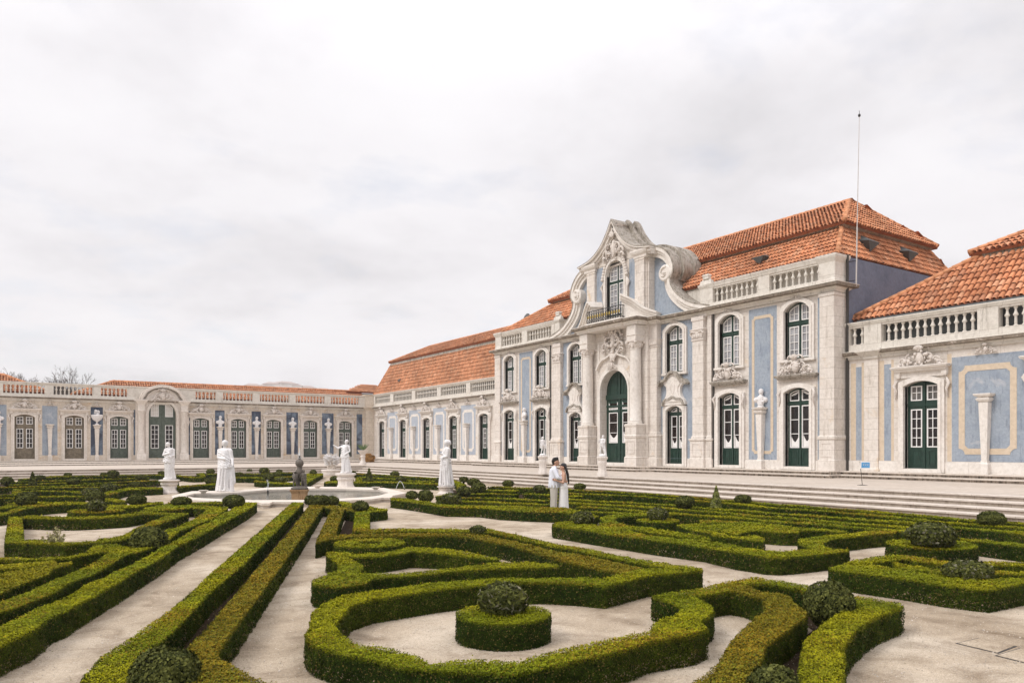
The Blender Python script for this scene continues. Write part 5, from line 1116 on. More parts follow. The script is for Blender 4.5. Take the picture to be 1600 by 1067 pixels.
# --- near and middle hedges traced on the level of their clipped tops
hedge('long green box hedge lining the left edge of the main gravel path', [('p', 0, [(383, 785), (365, 794), (344, 805), (317, 820), (300, 829), (277, 842), (234, 866), (199, 884), (165, 901), (140, 910), (110, 929), (57, 951), (32, 964), (0, 980), (-70, 1018), (-70, 1046), (0, 1009), (21, 1000), (55, 985), (78, 966), (104, 955), (132, 939), (199, 902), (212, 894), (251, 872), (277, 854), (317, 834), (350, 816), (385, 798), (400, 788), (401, 785)])])
hedge('second hedge from the main path on the left, ending in an L near the fountain', [('p', 0.1, [(320, 793), (355, 792), (356, 794), (333, 810), (310, 819), (280, 830), (262, 845), (230, 858), (211, 864), (200, 866), (181, 876), (151, 895), (109, 910), (87, 925), (39, 945), (0, 956), (-60, 974), (-60, 958), (0, 941), (42, 925), (75, 909), (125, 889), (160, 872), (175, 860), (208, 852), (240, 838), (256, 831), (300, 813), (324, 796)]), ('p', 0, [(224, 794), (250, 789), (263, 787), (300, 789), (320, 790), (355, 792), (324, 796), (300, 793), (293, 794), (270, 797), (234, 798)]), ('p', 0, [(263, 785.3), (300, 785), (348, 785), (348, 787.5), (300, 787.3), (263, 787)])])
hedge('broad flat olive hedge filling the lower left corner', [('p', 0.5, [(0, 898), (37, 891), (80, 884), (112, 878), (113, 881), (82, 890), (75, 898), (42, 908), (25, 916), (0, 927), (-60, 945), (-60, 912)]), ('p', 0.3, [(-60, 886), (0, 882), (50, 879), (77, 877), (90, 880), (50, 887), (37, 889), (0, 890), (-60, 895)])])
hedge('hedge running from the left edge in front of the pale spiky plant', [('p', 0.1, [(-60, 870), (0, 871), (54, 870), (95, 868), (120, 865), (137, 860), (147, 851), (180, 850), (205, 855), (203, 861), (176, 859), (160, 862), (130, 867), (110, 871), (75, 874), (0, 875), (-60, 877)])])
hedge('green hedge framing the left gravel bed with a thick upright arm', [('p', 0, [(14, 807), (34, 807), (37, 845), (8, 848)]), ('p', 0.15, [(8, 848), (37, 844), (52, 843), (75, 844), (94, 848), (112, 848), (150, 845), (156, 841), (175, 840), (200, 834), (215, 831), (215, 837), (200, 841), (187, 845), (150, 848), (100, 852), (50, 849)]), ('p', 0.2, [(194, 836), (210, 827), (235, 816), (260, 806), (279, 802), (294, 802), (294, 803.5), (260, 815), (240, 823), (214, 831), (205, 838)]), ('p', 0.2, [(33, 807), (56, 805.5), (80, 807.5), (110, 808.5), (150, 807), (200, 803), (222, 799), (240, 799), (279, 802), (265, 806), (240, 803), (225, 803), (200, 807), (150, 810), (110, 811.5), (80, 811), (37, 809.5)])])
hedge('long curved hedge sweeping up from the left edge behind the round planter', [('p', 0.1, [(7, 800), (40, 789), (56, 786), (100, 784), (142, 784), (142, 787), (115, 787), (80, 789), (60, 791), (40, 795), (8, 804), (-8, 806), (-12, 800)])])
hedge('short hedge arm ending at a point by the small ball near the fountain', [('p', 0, [(165, 788), (210, 789), (230, 785), (254, 784), (255, 786.5), (230, 789), (212, 792), (167, 794)]), ('p', 0, [(165, 778), (180, 779), (198, 783), (192, 786), (165, 782)])])
hedge('small round hedge ring around a shaggy bush on the left', [('o', 0, 151, 797.5, 0.72, 0)])
hedge('hedge bordering the gravel just behind the left statue', [('p', 0, [(160, 771), (170, 767), (200, 762), (254, 761), (254, 763), (200, 765.5), (168, 773)]), ('p', 0, [(275, 759.5), (310, 757), (340, 755), (340, 757.2), (310, 758.8), (277, 761.5)])])
# right of the path
hedge('long bright green hedge lining the right edge of the main gravel path', [('p', 0.05, [(457, 785), (350, 878), (316, 909), (269, 950), (208, 994), (158, 1024), (123, 1067), (70, 1130), (185, 1130), (195, 1067), (225, 1030), (249, 1005), (275, 982), (330, 923), (373, 889), (399, 863), (450, 810), (474, 786)])])
hedge('long brownish hedge running parallel to the path with a second brown arm', [('p', 1, [(484, 789), (450, 833), (399, 892), (377, 917), (342, 960), (291, 1013), (298, 1040), (288, 1085), (270, 1130), (470, 1130), (440, 1076), (425, 1068), (399, 1060), (377, 1047), (344, 1031), (340, 1019), (383, 960), (399, 939), (475, 835), (497, 803), (505, 791)]), ('p', 0.9, [(484, 789), (530, 790), (537, 791), (545, 794), (558, 797), (556, 799.5), (538, 797.5), (519, 795), (505, 792.2), (490, 791)]),
      ('p', 1, [(519, 794), (496, 842), (494, 849), (510, 844), (524, 835), (537.5, 796)]), ('p', 1, [(494, 849), (496, 842), (524, 835.5), (567, 833.5), (630, 834), (680, 835), (700, 834.5), (729, 835), (762, 836), (863, 860), (928, 873), (1009, 889), (1030, 893), (973, 897), (928, 889), (872, 876), (797, 853), (729, 839.5), (700, 838), (630, 838), (550, 839.5), (510, 844.5)])])
hedge('green outer hedge of the big triangle left of the crossing, meeting the large ring', [('p', 0, [(527, 783), (540, 784), (576, 791), (594, 794), (605, 795.3), (605, 797), (578, 800), (560, 797), (535, 789)]), ('p', 0, [(555, 799), (577, 799), (577, 825), (576, 829), (551, 830), (553, 822)]), ('p', 0.15, [(551, 829), (575, 827.5), (630, 826), (680, 827.5), (735, 828), (762, 826), (863, 848), (927, 860), (993, 873), (1061, 884), (1097, 889), (1060, 891), (1042, 888), (990, 880), (927, 867), (863, 854), (762, 831.5), (735, 832), (680, 831.5), (630, 830.5), (575, 832)]),
      ('p', 0, [(535, 931), (578, 926), (610, 921), (675, 912), (750, 905), (781, 902), (863, 903.5), (928, 905), (947, 905), (973, 897), (1009, 889), (1048, 888), (1097, 889), (1097, 892.5), (1012, 901), (945.5, 917), (911, 914), (863, 911), (797, 910.5), (750, 915), (675, 923.5), (584, 937), (548, 948), (506, 944)]),
      ('p', 0, [(506, 944), (487, 960), (485, 980), (477, 990), (479, 1001), (490, 1009), (529, 1022), (578, 1032), (626, 1045), (662, 1048.5), (708, 1051.5), (750, 1052), (807, 1055), (863, 1042), (928, 1029), (980, 1016), (1012, 1005), (1053, 998), (1084, 993), (1107, 984.5), (1094, 974), (1113, 960), (1115, 953), (1110, 947), (1100, 939), (1084, 934), (1050, 926), (1018, 932.5), (1048, 942), (1063, 950), (1060, 962), (1040, 968), (1019, 979), (1020, 988), (970, 997), (908, 1010), (856, 1020), (807, 1035.5), (758, 1032), (708, 1034), (675, 1039), (643, 1022), (607, 1013), (561, 1009), (535, 993), (522, 980), (535, 964), (548, 948), (530, 940)]),
      ('p', 0.1, [(1018, 932.5), (1053, 927.5), (1094, 921), (1126, 912), (1155, 906), (1181, 903), (1240, 914), (1290, 925), (1335, 933), (1404, 943), (1412, 948), (1404, 954), (1374, 964), (1338, 987), (1319, 1013), (1320, 1045), (1316, 1067), (1308, 1130), (1240, 1130), (1248, 1067), (1250, 1032), (1258, 1003), (1288, 977), (1325, 952), (1310, 940), (1240, 922), (1191, 913.5), (1167, 914.5), (1165, 918), (1139, 925), (1110, 930), (1084, 934)]),
      ('p', 1, [(1155, 912), (1191, 927), (1224, 931), (1235, 934), (1240, 947), (1261, 960), (1258, 968), (1232, 987), (1196, 1013), (1188, 1040), (1150, 1130), (1030, 1130), (1086, 1067), (1121, 1041), (1142, 1004), (1181, 968), (1199, 955), (1193, 947), (1191, 938), (1163, 929), (1139, 925)])])
hedge('round drum hedge in the middle of the large hedge ring', [('o', 0, 786.5, 957.5, 0.51, 0)])
hedge('oval hedge ring with a hollow middle behind the zigzag hedge', [('o', 0.1, 578, 848, 0.66, 0.22)])
hedge('zigzag hedge with two pointed arms inside the triangle', [('p', 0, [(511, 862), (536, 861.5), (555, 864), (592, 863), (617, 859), (642, 854), (680, 857), (700, 858), (749, 865), (783, 872.5), (770, 874.5), (740, 870), (700, 865), (680, 863), (642, 861.5), (617, 866), (592, 869), (560, 870), (542, 869), (526, 868)]),
      ('p', 0.15, [(511, 862), (510, 868), (527, 880), (530, 890), (512, 898), (487, 908), (490, 915), (529, 918.5), (571, 912.5), (584, 904), (642, 900.5), (680, 896.5), (700, 893.5), (797, 888), (869, 886.5), (873, 884), (869, 880.5), (830, 877), (781, 879), (719, 886), (680, 891), (617, 896), (575, 896), (560, 893), (567, 889), (567, 884), (555, 876), (542, 869), (536, 864)])])
# right hand beds
hedge('hedge border of the bed beyond the crossing with a curling green arm', [('p', 0.1, [(863, 818), (870, 815), (895, 814), (944, 821.5), (1025, 837.5), (1100, 843.6), (1147, 850), (1196, 860), (1222, 862), (1255, 858), (1268, 856), (1250, 851), (1247, 846), (1248, 842.5), (1270, 839), (1300, 835), (1360, 830), (1400, 828.5), (1400, 832), (1360, 835), (1330, 838.5), (1300, 842.5), (1286, 848), (1288, 853), (1300, 856), (1327, 857.5), (1326, 861), (1278, 867), (1222, 872), (1196, 871), (1147.6, 864), (1100, 854), (1025, 845), (928, 831), (864, 821.5)]),
      ('p', 0, [(937, 817), (945, 818), (1000, 826.5), (1060, 834.5), (1110, 839.5), (1110, 843), (1060, 838), (1000, 830), (938, 820)]), ('p', 0, [(937, 809), (950, 806), (980, 804), (1012, 804), (1040, 805.5), (1040, 807.5), (1012, 806), (985, 807), (962, 809.3), (960, 813), (966, 817), (985, 821), (1040, 829), (1100, 837), (1095, 839), (1035, 831.5), (985, 825), (945, 818)])])
hedge('round low planter hedge under the middle distance ball right of the couple', [('o', 0.1, 1028, 813, 0.52, 0)])
hedge('winding hedge with a star shaped hollow in the right middle distance', [('p', 0.1, [(1058, 819), (1075, 817.5), (1094, 816), (1093, 812), (1120, 812.5), (1150, 814), (1210, 819), (1248, 822.5), (1290, 825), (1325, 829.5), (1318, 832), (1285, 828.5), (1250, 828.5), (1248, 832), (1222, 831.5), (1200, 830), (1182, 828.5), (1160, 831.5), (1152, 835.5), (1143, 834.5), (1135, 831.5), (1118, 828), (1100, 825), (1093, 820.5), (1120, 817), (1150, 818), (1175, 820), (1210, 822.5), (1175, 819.5), (1120, 816), (1094, 818.5), (1098, 824), (1130, 833), (1145, 838), (1182, 836), (1195, 843), (1193, 846), (1170, 844), (1145, 840.5), (1114, 836.5), (1110, 832), (1076, 827), (1058, 821.5)])])
hedge('oval hedge island under the big speckled ball on the right', [('o', 0.05, 1454, 849.5, 0.75, 0)])
hedge('pointed hedge bed in the right foreground with three parallel rows', [('p', 0.1, [(1295, 886), (1329, 876), (1350, 878.5), (1400, 888), (1482, 897.5), (1547, 905), (1600, 904), (1680, 896), (1680, 905), (1600, 912.5), (1545, 922.5), (1475, 915), (1410, 905), (1345, 897), (1295, 889.5)]), ('p', 0.05, [(1329, 876), (1370, 870), (1410, 867.5), (1433, 870.5), (1488, 878.5), (1540, 878), (1600, 879), (1680, 880), (1680, 884), (1600, 883.5), (1540, 883), (1488, 884), (1433, 877), (1410, 873.5), (1350, 881)]), ('p', 0.15, [(1395, 879), (1475, 889), (1547, 890), (1600, 892), (1680, 890), (1680, 896), (1600, 898.5), (1547, 896), (1475, 896), (1400, 887)])])
# middle: bed in front of the couple
hedge('clipped hedge front of the couple bed with a sharp corner towards the path', [('p', 0.15, [(611, 778), (634, 778), (653, 782), (672, 784.5), (690, 787.5), (725, 788.5), (760, 789), (820, 790.5), (880, 793), (905, 797), (935, 806), (925, 809), (895, 802), (860, 800.5), (830, 799.5), (780, 797), (750, 793.5), (720, 793), (696, 792.6), (680, 790), (650, 785.5), (611, 780.5)])])
hedge('thin hedge row just in front of the white statue beside the fountain', [('r', 0, 0.42, [(688, 774.5), (720, 777.5), (760, 777.5), (800, 779), (856, 782.5)]), ('r', 0.1, 0.40, [(720, 782.5), (760, 784), (856, 789)])])
hedge('thin hedge row with a gap beside the pale stone in the couple bed', [('r', 0, 0.45, [(740, 772), (765, 770.5), (806, 772)]), ('r', 0, 0.45, [(823, 771), (856, 773), (905, 776)]), ('r', 0, 0.45, [(760, 765), (806, 767.3)])])
hedge('hedge row at the foot of the steps behind the couple', [('r', 0, 0.5, [(767, 760.2), (808, 762), (832, 762.4), (860, 763.5)])])
hedge('L shaped hedge around the four balls right of the large draped statue', [('p', 0, [(709, 749.5), (728, 757), (728, 759), (714, 757.5), (707, 752)]), ('p', 0, [(714, 759.5), (738, 762), (738, 766), (716, 766)])])
ROWS = [
 ('farthest hedge row along the foot of the right steps', [(862, 763.5), (905, 765.5), (960, 768), (1060, 775), (1110, 779), (1200, 787), (1300, 794), (1400, 802), (1500, 811), (1600, 817.5), (1680, 823)]),
 ('second hedge row from the right steps', [(862, 768), (905, 771), (1000, 775), (1060, 780), (1120, 784), (1200, 792), (1300, 798.5), (1400, 808), (1480, 815), (1600, 825), (1680, 832)]),
 ('third hedge row from the right steps, just beyond the speckled ball', [(862, 778.5), (905, 781), (1000, 786), (1060, 789.5), (1120, 795), (1200, 800.5), (1300, 808), (1350, 811.5), (1430, 817.5), (1500, 823), (1600, 833), (1680, 840)]),
 ('fourth hedge row from the right steps', [(862, 784.5), (905, 786.5), (1000, 791), (1060, 795), (1120, 800), (1200, 807.5), (1350, 818), (1425, 824.5), (1485, 841), (1540, 845), (1600, 852), (1680, 862)]),
 ('fifth hedge row from the right steps', [(905, 792), (1000, 797), (1060, 802), (1120, 806), (1200, 813), (1350, 824), (1420, 829)]),
 ('last thin hedge row before the curling arm on the right', [(880, 797), (930, 800), (980, 801.5), (1050, 804)])]
for lb, pts in ROWS: hedge(lb, [('r', 0.1, 0.42, pts)])
# far beds, left half and centre
FAR = [
 ('farthest left hedge row under the north steps', [[(37, 748.8), (90, 744.3), (160, 743), (240, 742), (276, 743), (310, 746.3)]], 0.6),
 ('second hedge row from the north steps on the left', [[(18, 753), (45, 752), (100, 750.5), (160, 748.6), (230, 746.5)]], 0.55),
 ('third hedge row from the north steps beside the cone', [[(17, 757), (60, 755.5), (160, 754), (240, 751), (275, 751.5)]], 0.5),
 ('fourth hedge row from the north steps', [[(0, 761.5), (20, 761), (57, 760), (100, 759), (160, 757.2), (200, 757)]], 0.5),
 ('fifth hedge row from the north steps on the left', [[(33, 764), (80, 762), (130, 761), (160, 761)]], 0.45),
 ('sixth hedge row on the left, in front of the small cone', [[(35, 768), (60, 767), (95, 767), (130, 769), (160, 772)]], 0.45),
 ('seventh hedge row at the left edge behind the paired balls', [[(-20, 774), (0, 773), (30, 772)], [(-20, 779.5), (0, 778), (24, 777.5)]], 0.42),
 ('eighth hedge row between the two pairs of left balls', [[(54, 776), (90, 775.5), (131, 775.2)]], 0.42),
 ('hedge piece curling round the left pair of balls', [[(-20, 796), (0, 794.5), (18, 790), (27, 786)], [(54, 785.3), (75, 784.6)]], 0.42),
]
for lb, rs, w in FAR: hedge(lb, [('r', 0.12, w, r) for r in rs])
hedge('small square yellow green hedge block on the left', [('p', 0.2, [(21, 764), (33, 764), (33, 770), (19, 770)])])
hedge('far hedge bed left of the bronze fountain group', [('r', 0, 0.55, [(311, 740), (341, 740.5), (365, 741), (455, 738.5)]), ('p', 0, [(365, 745.3), (412, 746), (412, 747.5), (365, 746.8)]), ('p', 0, [(311, 739.3), (318, 739.3), (321, 745), (314, 745.5)])])
hedge('far hedge block directly behind the small water jet', [('p', 0, [(398, 750.5), (430, 753.5), (462, 754), (462, 756), (430, 755.5), (398, 752.3)]), ('r', 0, 0.5, [(412, 747.5), (440, 745.5), (462, 744)])])
hedge('slanting hedge beside the straight path to the flower fountain', [('p', 0, [(493, 739.5), (504, 739.5), (504, 741), (478, 755.5), (466, 757.5), (474, 751)]), ('r', 0, 0.5, [(488, 739.5), (474, 746)])])
hedge('hedge front beyond the fountain left of the central statue', [('p', 0, [(507, 753), (515, 751.5), (536, 752), (536, 754.2), (507, 755)])])
hedge('long hedge bed beyond the fountain right of the central statue', [('p', 0.1, [(550, 752.3), (610, 752.3), (640, 753), (685, 754.6), (684, 757), (640, 755.3), (600, 754), (550, 754)]), ('r', 0, 0.5, [(555, 740), (610, 743), (645, 745), (684, 747.5)]), ('r', 0, 0.45, [(562, 745.5), (610, 748), (640, 751), (683, 752)]), ('p', 0.2, [(556, 747), (565, 747), (565, 752), (556, 752)])])
# --- topiary
for a in [
 ('large dark ball cut by the bottom edge left of centre', 258, 1108, 0.05, 52, 95, 0), ('large dark ball in the gap between two hedges on the right foreground', 1296, 979, 0.08, 37, 70, 0), ('grey green ball at the bottom edge on the right', 1209, 1122, 0.05, 42, 82, 0),
 ('dark ball between the two left path hedges', 233, 868, 0.08, 27, 45, 0), ('shaggy split bush on top of the round drum hedge', 786, 963, 0.22, 33, 50, 0.8), ('big speckled ball on the oval hedge island', 1455, 855, 0.25, 33, 38, 0.5),
 ('low shaggy dome in the right foreground bed', 1512, 909, 0.2, 32, 33, 0.6), ('dark ball at the right edge against the steps', 1549, 824, 0.22, 19, 25, 0), ('brownish ball at the foot of the steps right of the grey cone', 1161, 787, 0.25, 12.5, 14, 0),
 ('dark green ball left of the grey cone', 1070, 793, 0.25, 15, 18, 0), ('greyish ball on the round planter hedge', 1028, 814, 0.25, 15.5, 21, 0.3), ('shaggy dome at the corner of the bed beyond the crossing', 911, 821, 0.22, 16, 22, 0.6),
 ('small ball at the bend of the brown triangle hedge', 747, 835, 0.22, 12, 14, 0.4), ('ball at the right end of the cluster before the fountain', 563, 799, 0.25, 12.5, 16, 0), ('left ball of the cluster before the fountain', 485, 789, 0.25, 9, 15, 0.2),
 ('middle dome of the cluster before the fountain', 500, 790, 0.25, 16, 16, 0), ('right dome of the cluster before the fountain', 518, 789, 0.25, 11, 14, 0), ('ball at the end of the left path hedge by the fountain', 365, 794, 0.22, 16, 21, 0),
 ('ball before the fountain rim, left of the path', 284, 790, 0.25, 14, 14, 0), ('ball at the gravel edge left of the fountain', 213.5, 789, 0.25, 14, 16, 0), ('shaggy bush on the small left hedge ring', 151, 800, 0.25, 13, 19, 0.6),
 ('dark ball right behind the shaggy bush on the left', 148, 783, 0.25, 13.5, 16, 0), ('half hidden dome of the left middle pair', 142, 774, 0.25, 12, 12, 0.3), ('dark ball of the pair at the left edge', 41, 791, 0.22, 14.5, 20, 0),
 ('half hidden dome behind the left edge ball', 42, 779, 0.25, 11, 10, 0.3), ('dark ball on a thick stem at the far left', 11, 758, 0.1, 8.5, 13, 0), ('low dome beside the left cone', 62, 749.5, 0.25, 7.5, 7, 0), ('tiny ball under the north steps, second from the left', 106, 744, 0.25, 5, 5, 0),
 ('dome in the third far row on the left', 115, 756, 0.25, 9, 8.5, 0), ('tiny ball left of a bigger one under the steps', 162, 743, 0.25, 4.5, 4, 0), ('round ball at the foot of the north steps left of the statue', 176.5, 744.5, 0.25, 8.2, 9.5, 0), ('dark dome in the second far row left of the statue', 220, 749.5, 0.25, 7.5, 7.5, 0),
 ('wide dome on the hedge left of the statue', 213, 762, 0.25, 11, 9.5, 0), ('brownish dome near the left middle of the beds', 170, 768, 0.25, 11.5, 12, 0.2), ('small ball peeking out left of the draped statue', 253, 742, 0.25, 5.5, 6, 0),
 ('small ball between the two left statues', 329, 740, 0.25, 6, 7, 0), ('low dome right of the tall standing statue', 372, 743.5, 0.25, 7, 5.5, 0), ('tiny ball under the steps left of the bronze group', 390, 737.5, 0.25, 3.6, 4, 0), ('round ball at the steps left of the bronze group', 413, 740, 0.25, 7.5, 9, 0),
 ('dark ball just beyond the small water jet', 420, 751, 0.25, 8, 11, 0), ('small ball behind the water jet to the right', 432, 744.5, 0.25, 6, 7, 0), ('tiny ball farthest behind the water jet', 436.5, 737.5, 0.25, 4, 3.5, 0), ('low shaggy dome left of the bronze group', 441, 753, 0.25, 10, 7, 0.3),
 ('dome beside the left leg of the tall standing statue', 331, 756, 0.25, 10, 10, 0.2), ('small ball at the head of the straight far path', 489.5, 741.5, 0.25, 4.8, 7, 0), ('dark dome left of the central statue', 524, 752, 0.25, 8, 8, 0), ('small dark ball right behind the central statue pedestal', 552, 745, 0.25, 4.5, 9, 0),
 ('dark dome carrying the thin cone beyond the fountain', 578, 753, 0.25, 8, 6, 0), ('ball at the steps right of the thin cone', 617, 744, 0.25, 6.5, 7.5, 0), ('second dome right of the thin cone', 627, 752, 0.25, 7.5, 8, 0), ('dome left of the large draped statue on the right', 687, 755, 0.25, 7, 9, 0),
 ('left ball of the pair by the fountain corner', 643.5, 780, 0.25, 9, 13, 0), ('right and bigger ball of the pair by the fountain corner', 665, 784, 0.22, 12, 18, 0), ('shaggy ball in front of the right draped statue', 704.5, 789.5, 0.22, 15, 19, 0.4), ('ball right below the right draped statue pedestal', 725, 774, 0.25, 11, 14, 0),
 ('large ball of the cluster right of the draped statue', 748, 771, 0.25, 11, 17, 0), ('farthest small ball of the cluster right of the draped statue', 724.5, 752.5, 0.25, 6.5, 7.5, 0), ('middle dome of the cluster right of the draped statue', 740, 758.5, 0.25, 10, 11, 0),
 ('round ball at the steps left of the couple', 794, 760, 0.25, 8.6, 9.5, 0), ('brownish dome just left of the couple', 843, 769.5, 0.25, 9.5, 11.5, 0.2), ('ball at the steps right of the couple', 906, 765, 0.25, 9, 10, 0)]:
    topiary(*a)
topiary('grey green cone at the foot of the right steps', 1119, 792, 0.22, 8.5, 33, 0.6, name='topiary_cone', cone=True, dark=2.2)
topiary('dark cone at the far left before the north steps', 51, 760, 0.2, 6.5, 23, 0, name='topiary_cone', cone=True)
topiary('thin dark cone beyond the fountain', 577, 748, 0.25, 5, 17, 0, name='topiary_cone', cone=True)
# pale spiky plant in the left bed and seedlings
def stalks(label, px, py, hpx, wpx, n, name, cat, col, seed=1):
    x, y = G(px, py, 0.0); sc = scale_at(x, y); h = hpx / sc; w = wpx / sc; rg = random.Random(seed); V = []; Q = []; C = []; mb = MB(); P = []; S = []
    for k in range(n):
        a = rg.uniform(0, 6.28); r = w * rg.uniform(0.0, 0.75); hh = h * rg.uniform(0.45, 1.0) * (1 - 0.6 * r / w); bx, by = r * 0.3 * math.cos(a), r * 0.3 * math.sin(a); tx, ty = r * math.cos(a), r * math.sin(a)
        mb.tube([(bx, by, 0), ((bx + tx) / 2, (by + ty) / 2, hh * 0.5), (tx, ty, hh)], [0.006, 0.005, 0.003], 4)
        for j in range(45): t = rg.uniform(0.10, 1); P.append((bx + (tx - bx) * t + rg.uniform(-.02, .02), by + (ty - by) * t + rg.uniform(-.02, .02), hh * t)); S.append(rg.uniform(0.016, 0.034))
    P = np.array(P); Nn = RNG.normal(0, 1, P.shape); Nn /= np.linalg.norm(Nn, axis=1)[:, None]; Cc = np.array(col) * RNG.uniform(0.7, 1.3, (len(P), 1))
    v_, q_, c_ = leaves(P, Nn, np.array(S), Cc, 1, 2.2); o = mb.build(name, 'bark'); o.location = (x, y, 0); setp(o, label, cat)
    ch = polymesh('foliage', [], q_, v_, [], c_, parent=o); return o
stalks('pale sage green spiky shrub standing in the left gravel bed', 85, 871, 58, 24, 34, 'sage_shrub', 'shrub', (0.36, 0.33, 0.16))
stalks('tuft of small seedlings inside the oval hedge ring', 578, 860, 13, 18, 30, 'seedling_tuft', 'plant', (0.14, 0.15, 0.07), 3)
# soil between the paired hedges
def soil(name, pts): setp(sheet(name, [G(x, y, 0) for x, y in pts], 0.005, 'soil'), kind='structure')
soil('soil_bed', [(474, 799), (350, 920), (275, 1010), (225, 1067), (190, 1130), (330, 1130), (330, 1010), (460, 850), (495, 803)])
soil('soil_bed', [(545, 803), (575, 803), (573, 836), (525, 846)])
soil('soil_bed', [(1170, 925), (1290, 945), (1340, 965), (1290, 1010), (1260, 1067), (1250, 1160), (1120, 1160), (1190, 1060), (1250, 1000), (1270, 985)])
soil('soil_bed', [(760, 842), (930, 880), (1080, 903), (1010, 912), (870, 885), (735, 852)])
soil('soil_bed', [(0, 920), (120, 897), (210, 872), (330, 822), (380, 802), (330, 845), (140, 930), (0, 985), (-60, 1010), (-60, 930)])
for poly in ([(905, 776), (1680, 832), (1680, 848), (1500, 836), (1240, 824), (900, 801)], [(700, 765), (905, 775), (900, 800), (700, 793)], [(-20, 756), (300, 748), (250, 760), (150, 778), (-20, 782)], [(1320, 892), (1410, 880), (1680, 890), (1680, 905), (1545, 917)]): soil('soil_bed', poly)
# manhole covers
def cover_(label, pts):
    w = [G(x, y, 0) for x, y in pts]; mb = MB(); mb.flat([w], 0.0, 0.004); o = mb.build('utility_cover', 'pipe'); setp(o, label, 'utility cover', 'stone covers set in the gravel')
    q = off_loop(w if area(w) > 0 else w[::-1], -0.018); m2 = MB(); m2.flat([q], 0.0, 0.008); m2.build('cover_plate', 'gravel', o)
cover_('square stone cover in the right foreground gravel, the whole one', [(1493, 1005), (1529, 996.5), (1589, 1009.5), (1560, 1021)])
cover_('square stone cover in the right foreground gravel, nearer the frame edge', [(1554, 1024), (1593, 1012.5), (1640, 1021), (1606, 1037)])

# clippings fallen along the hedges and loose stones on the gravel (nobody could count them)
P = []; 
for lp in LOOPS:
    for i in range(len(lp)):
        a = np.array(lp[i]); b_ = np.array(lp[(i + 1) % len(lp)]); L_ = np.linalg.norm(b_ - a)
        if L_ < 0.02 or depth(*((a + b_) / 2)) > 17 or depth(*((a + b_) / 2)) < 2: continue
        m = int(L_ * 55); nn = np.array([b_[1] - a[1], a[0] - b_[0]]) / L_; t = RNG.random((m, 1)); P.append(a + (b_ - a) * t + nn * (RNG.exponential(0.07, (m, 1))))
P = np.concatenate(P); P = np.concatenate([P, RNG.uniform(0.007, 0.012, (len(P), 1))], 1); m = len(P)
C = np.where(RNG.random((m, 1)) < 0.5, np.array([0.17, 0.12, 0.07]), np.array([0.12, 0.12, 0.03])) * RNG.uniform(0.6, 1.4, (m, 1))
v_, q_, c_ = leaves(P, np.tile([0, 0, 1.0], (m, 1)), RNG.uniform(0.006, 0.013, m), C, 0.3); setp(polymesh('leaf_litter', [], q_, v_, [], c_), kind='stuff')
m = 26000; t = 4.5 + 16 * RNG.random(m) ** 1.3; dd = RNG.uniform(-0.75, 0.75, m); P = np.stack([t * (FX + dd * RX), t * (FY + dd * RY), np.full(m, 0.002)], 1)
v = []; r = RNG.uniform(0.003, 0.009, m) * (1 + (RNG.random(m) < 0.04) * 0.8); a0 = RNG.uniform(0, 6.28, m)
base = np.stack([np.stack([P[:, 0] + r * np.cos(a0 + k * 2.094) , P[:, 1] + r * np.sin(a0 + k * 2.094), P[:, 2]], 1) for k in range(3)] + [np.stack([P[:, 0], P[:, 1], P[:, 2] + r * 0.9], 1)], 1)
T = np.array([[0, 1, 3], [1, 2, 3], [2, 0, 3]]); F = (T[None] + (np.arange(m) * 4)[:, None, None]).reshape(-1, 3); C = np.repeat(np.array([0.60, 0.52, 0.44]) * RNG.uniform(0.4, 1.0, (m, 1)), 3, 0)
setp(polymesh('gravel_stones', F, [], base.reshape(-1, 3), C, []), kind='stuff')
# ============================================================= FOUNTAIN
def W3(px, py, z): x, y = G(px, py, z); return (x, y)
rim_o = [W3(x, y, 0.18) for x, y in [(268, 774), (300, 767), (340, 766.5), (372, 766), (417, 761.3), (480, 760.0), (540, 760.3), (600, 761.8), (636, 769.5), (614, 774), (611, 777), (598, 777), (580, 779.5), (530, 782), (474, 784), (460, 783.8), (426, 783.8), (421, 786), (409, 786), (404, 784.5), (350, 783.5), (300, 780.5), (271, 779)]]
rim_i = [W3(x, y, 0.18) for x, y in [(288, 774.6), (304, 770.5), (345, 770), (376, 768.6), (420, 764.6), (480, 763.2), (540, 763.3), (592, 765.2), (608, 769.5), (592, 773.8), (575, 776), (530, 778.6), (474, 780.6), (424, 780.7), (400, 781), (350, 779.6), (305, 777.2)]]
if area(rim_o) < 0: rim_o = rim_o[::-1]
if area(rim_i) > 0: rim_i = rim_i[::-1]
fc = (sum(p[0] for p in rim_o) / len(rim_o), sum(p[1] for p in rim_o) / len(rim_o))
FT = empty('fountain_basin', (fc[0], fc[1], 0), label='large lobed stone fountain basin filled with water in the middle of the parterre', cat='fountain')
loc = lambda L_: [(x - fc[0], y - fc[1]) for x, y in L_]
mb = MB(); mb.flat([loc(rim_o), loc(rim_i)], 0.10, 0.18); mb.flat([off_loop(loc(rim_o), -0.06), off_loop(loc(rim_i), -0.03)], 0.0, 0.098); mb.build('basin_rim', 'rimstone', FT)
mb = MB(); mb.flat([off_loop(loc(rim_i)[::-1], 0.02)], 0.05, 0.05); mb.build('water', 'water', FT)
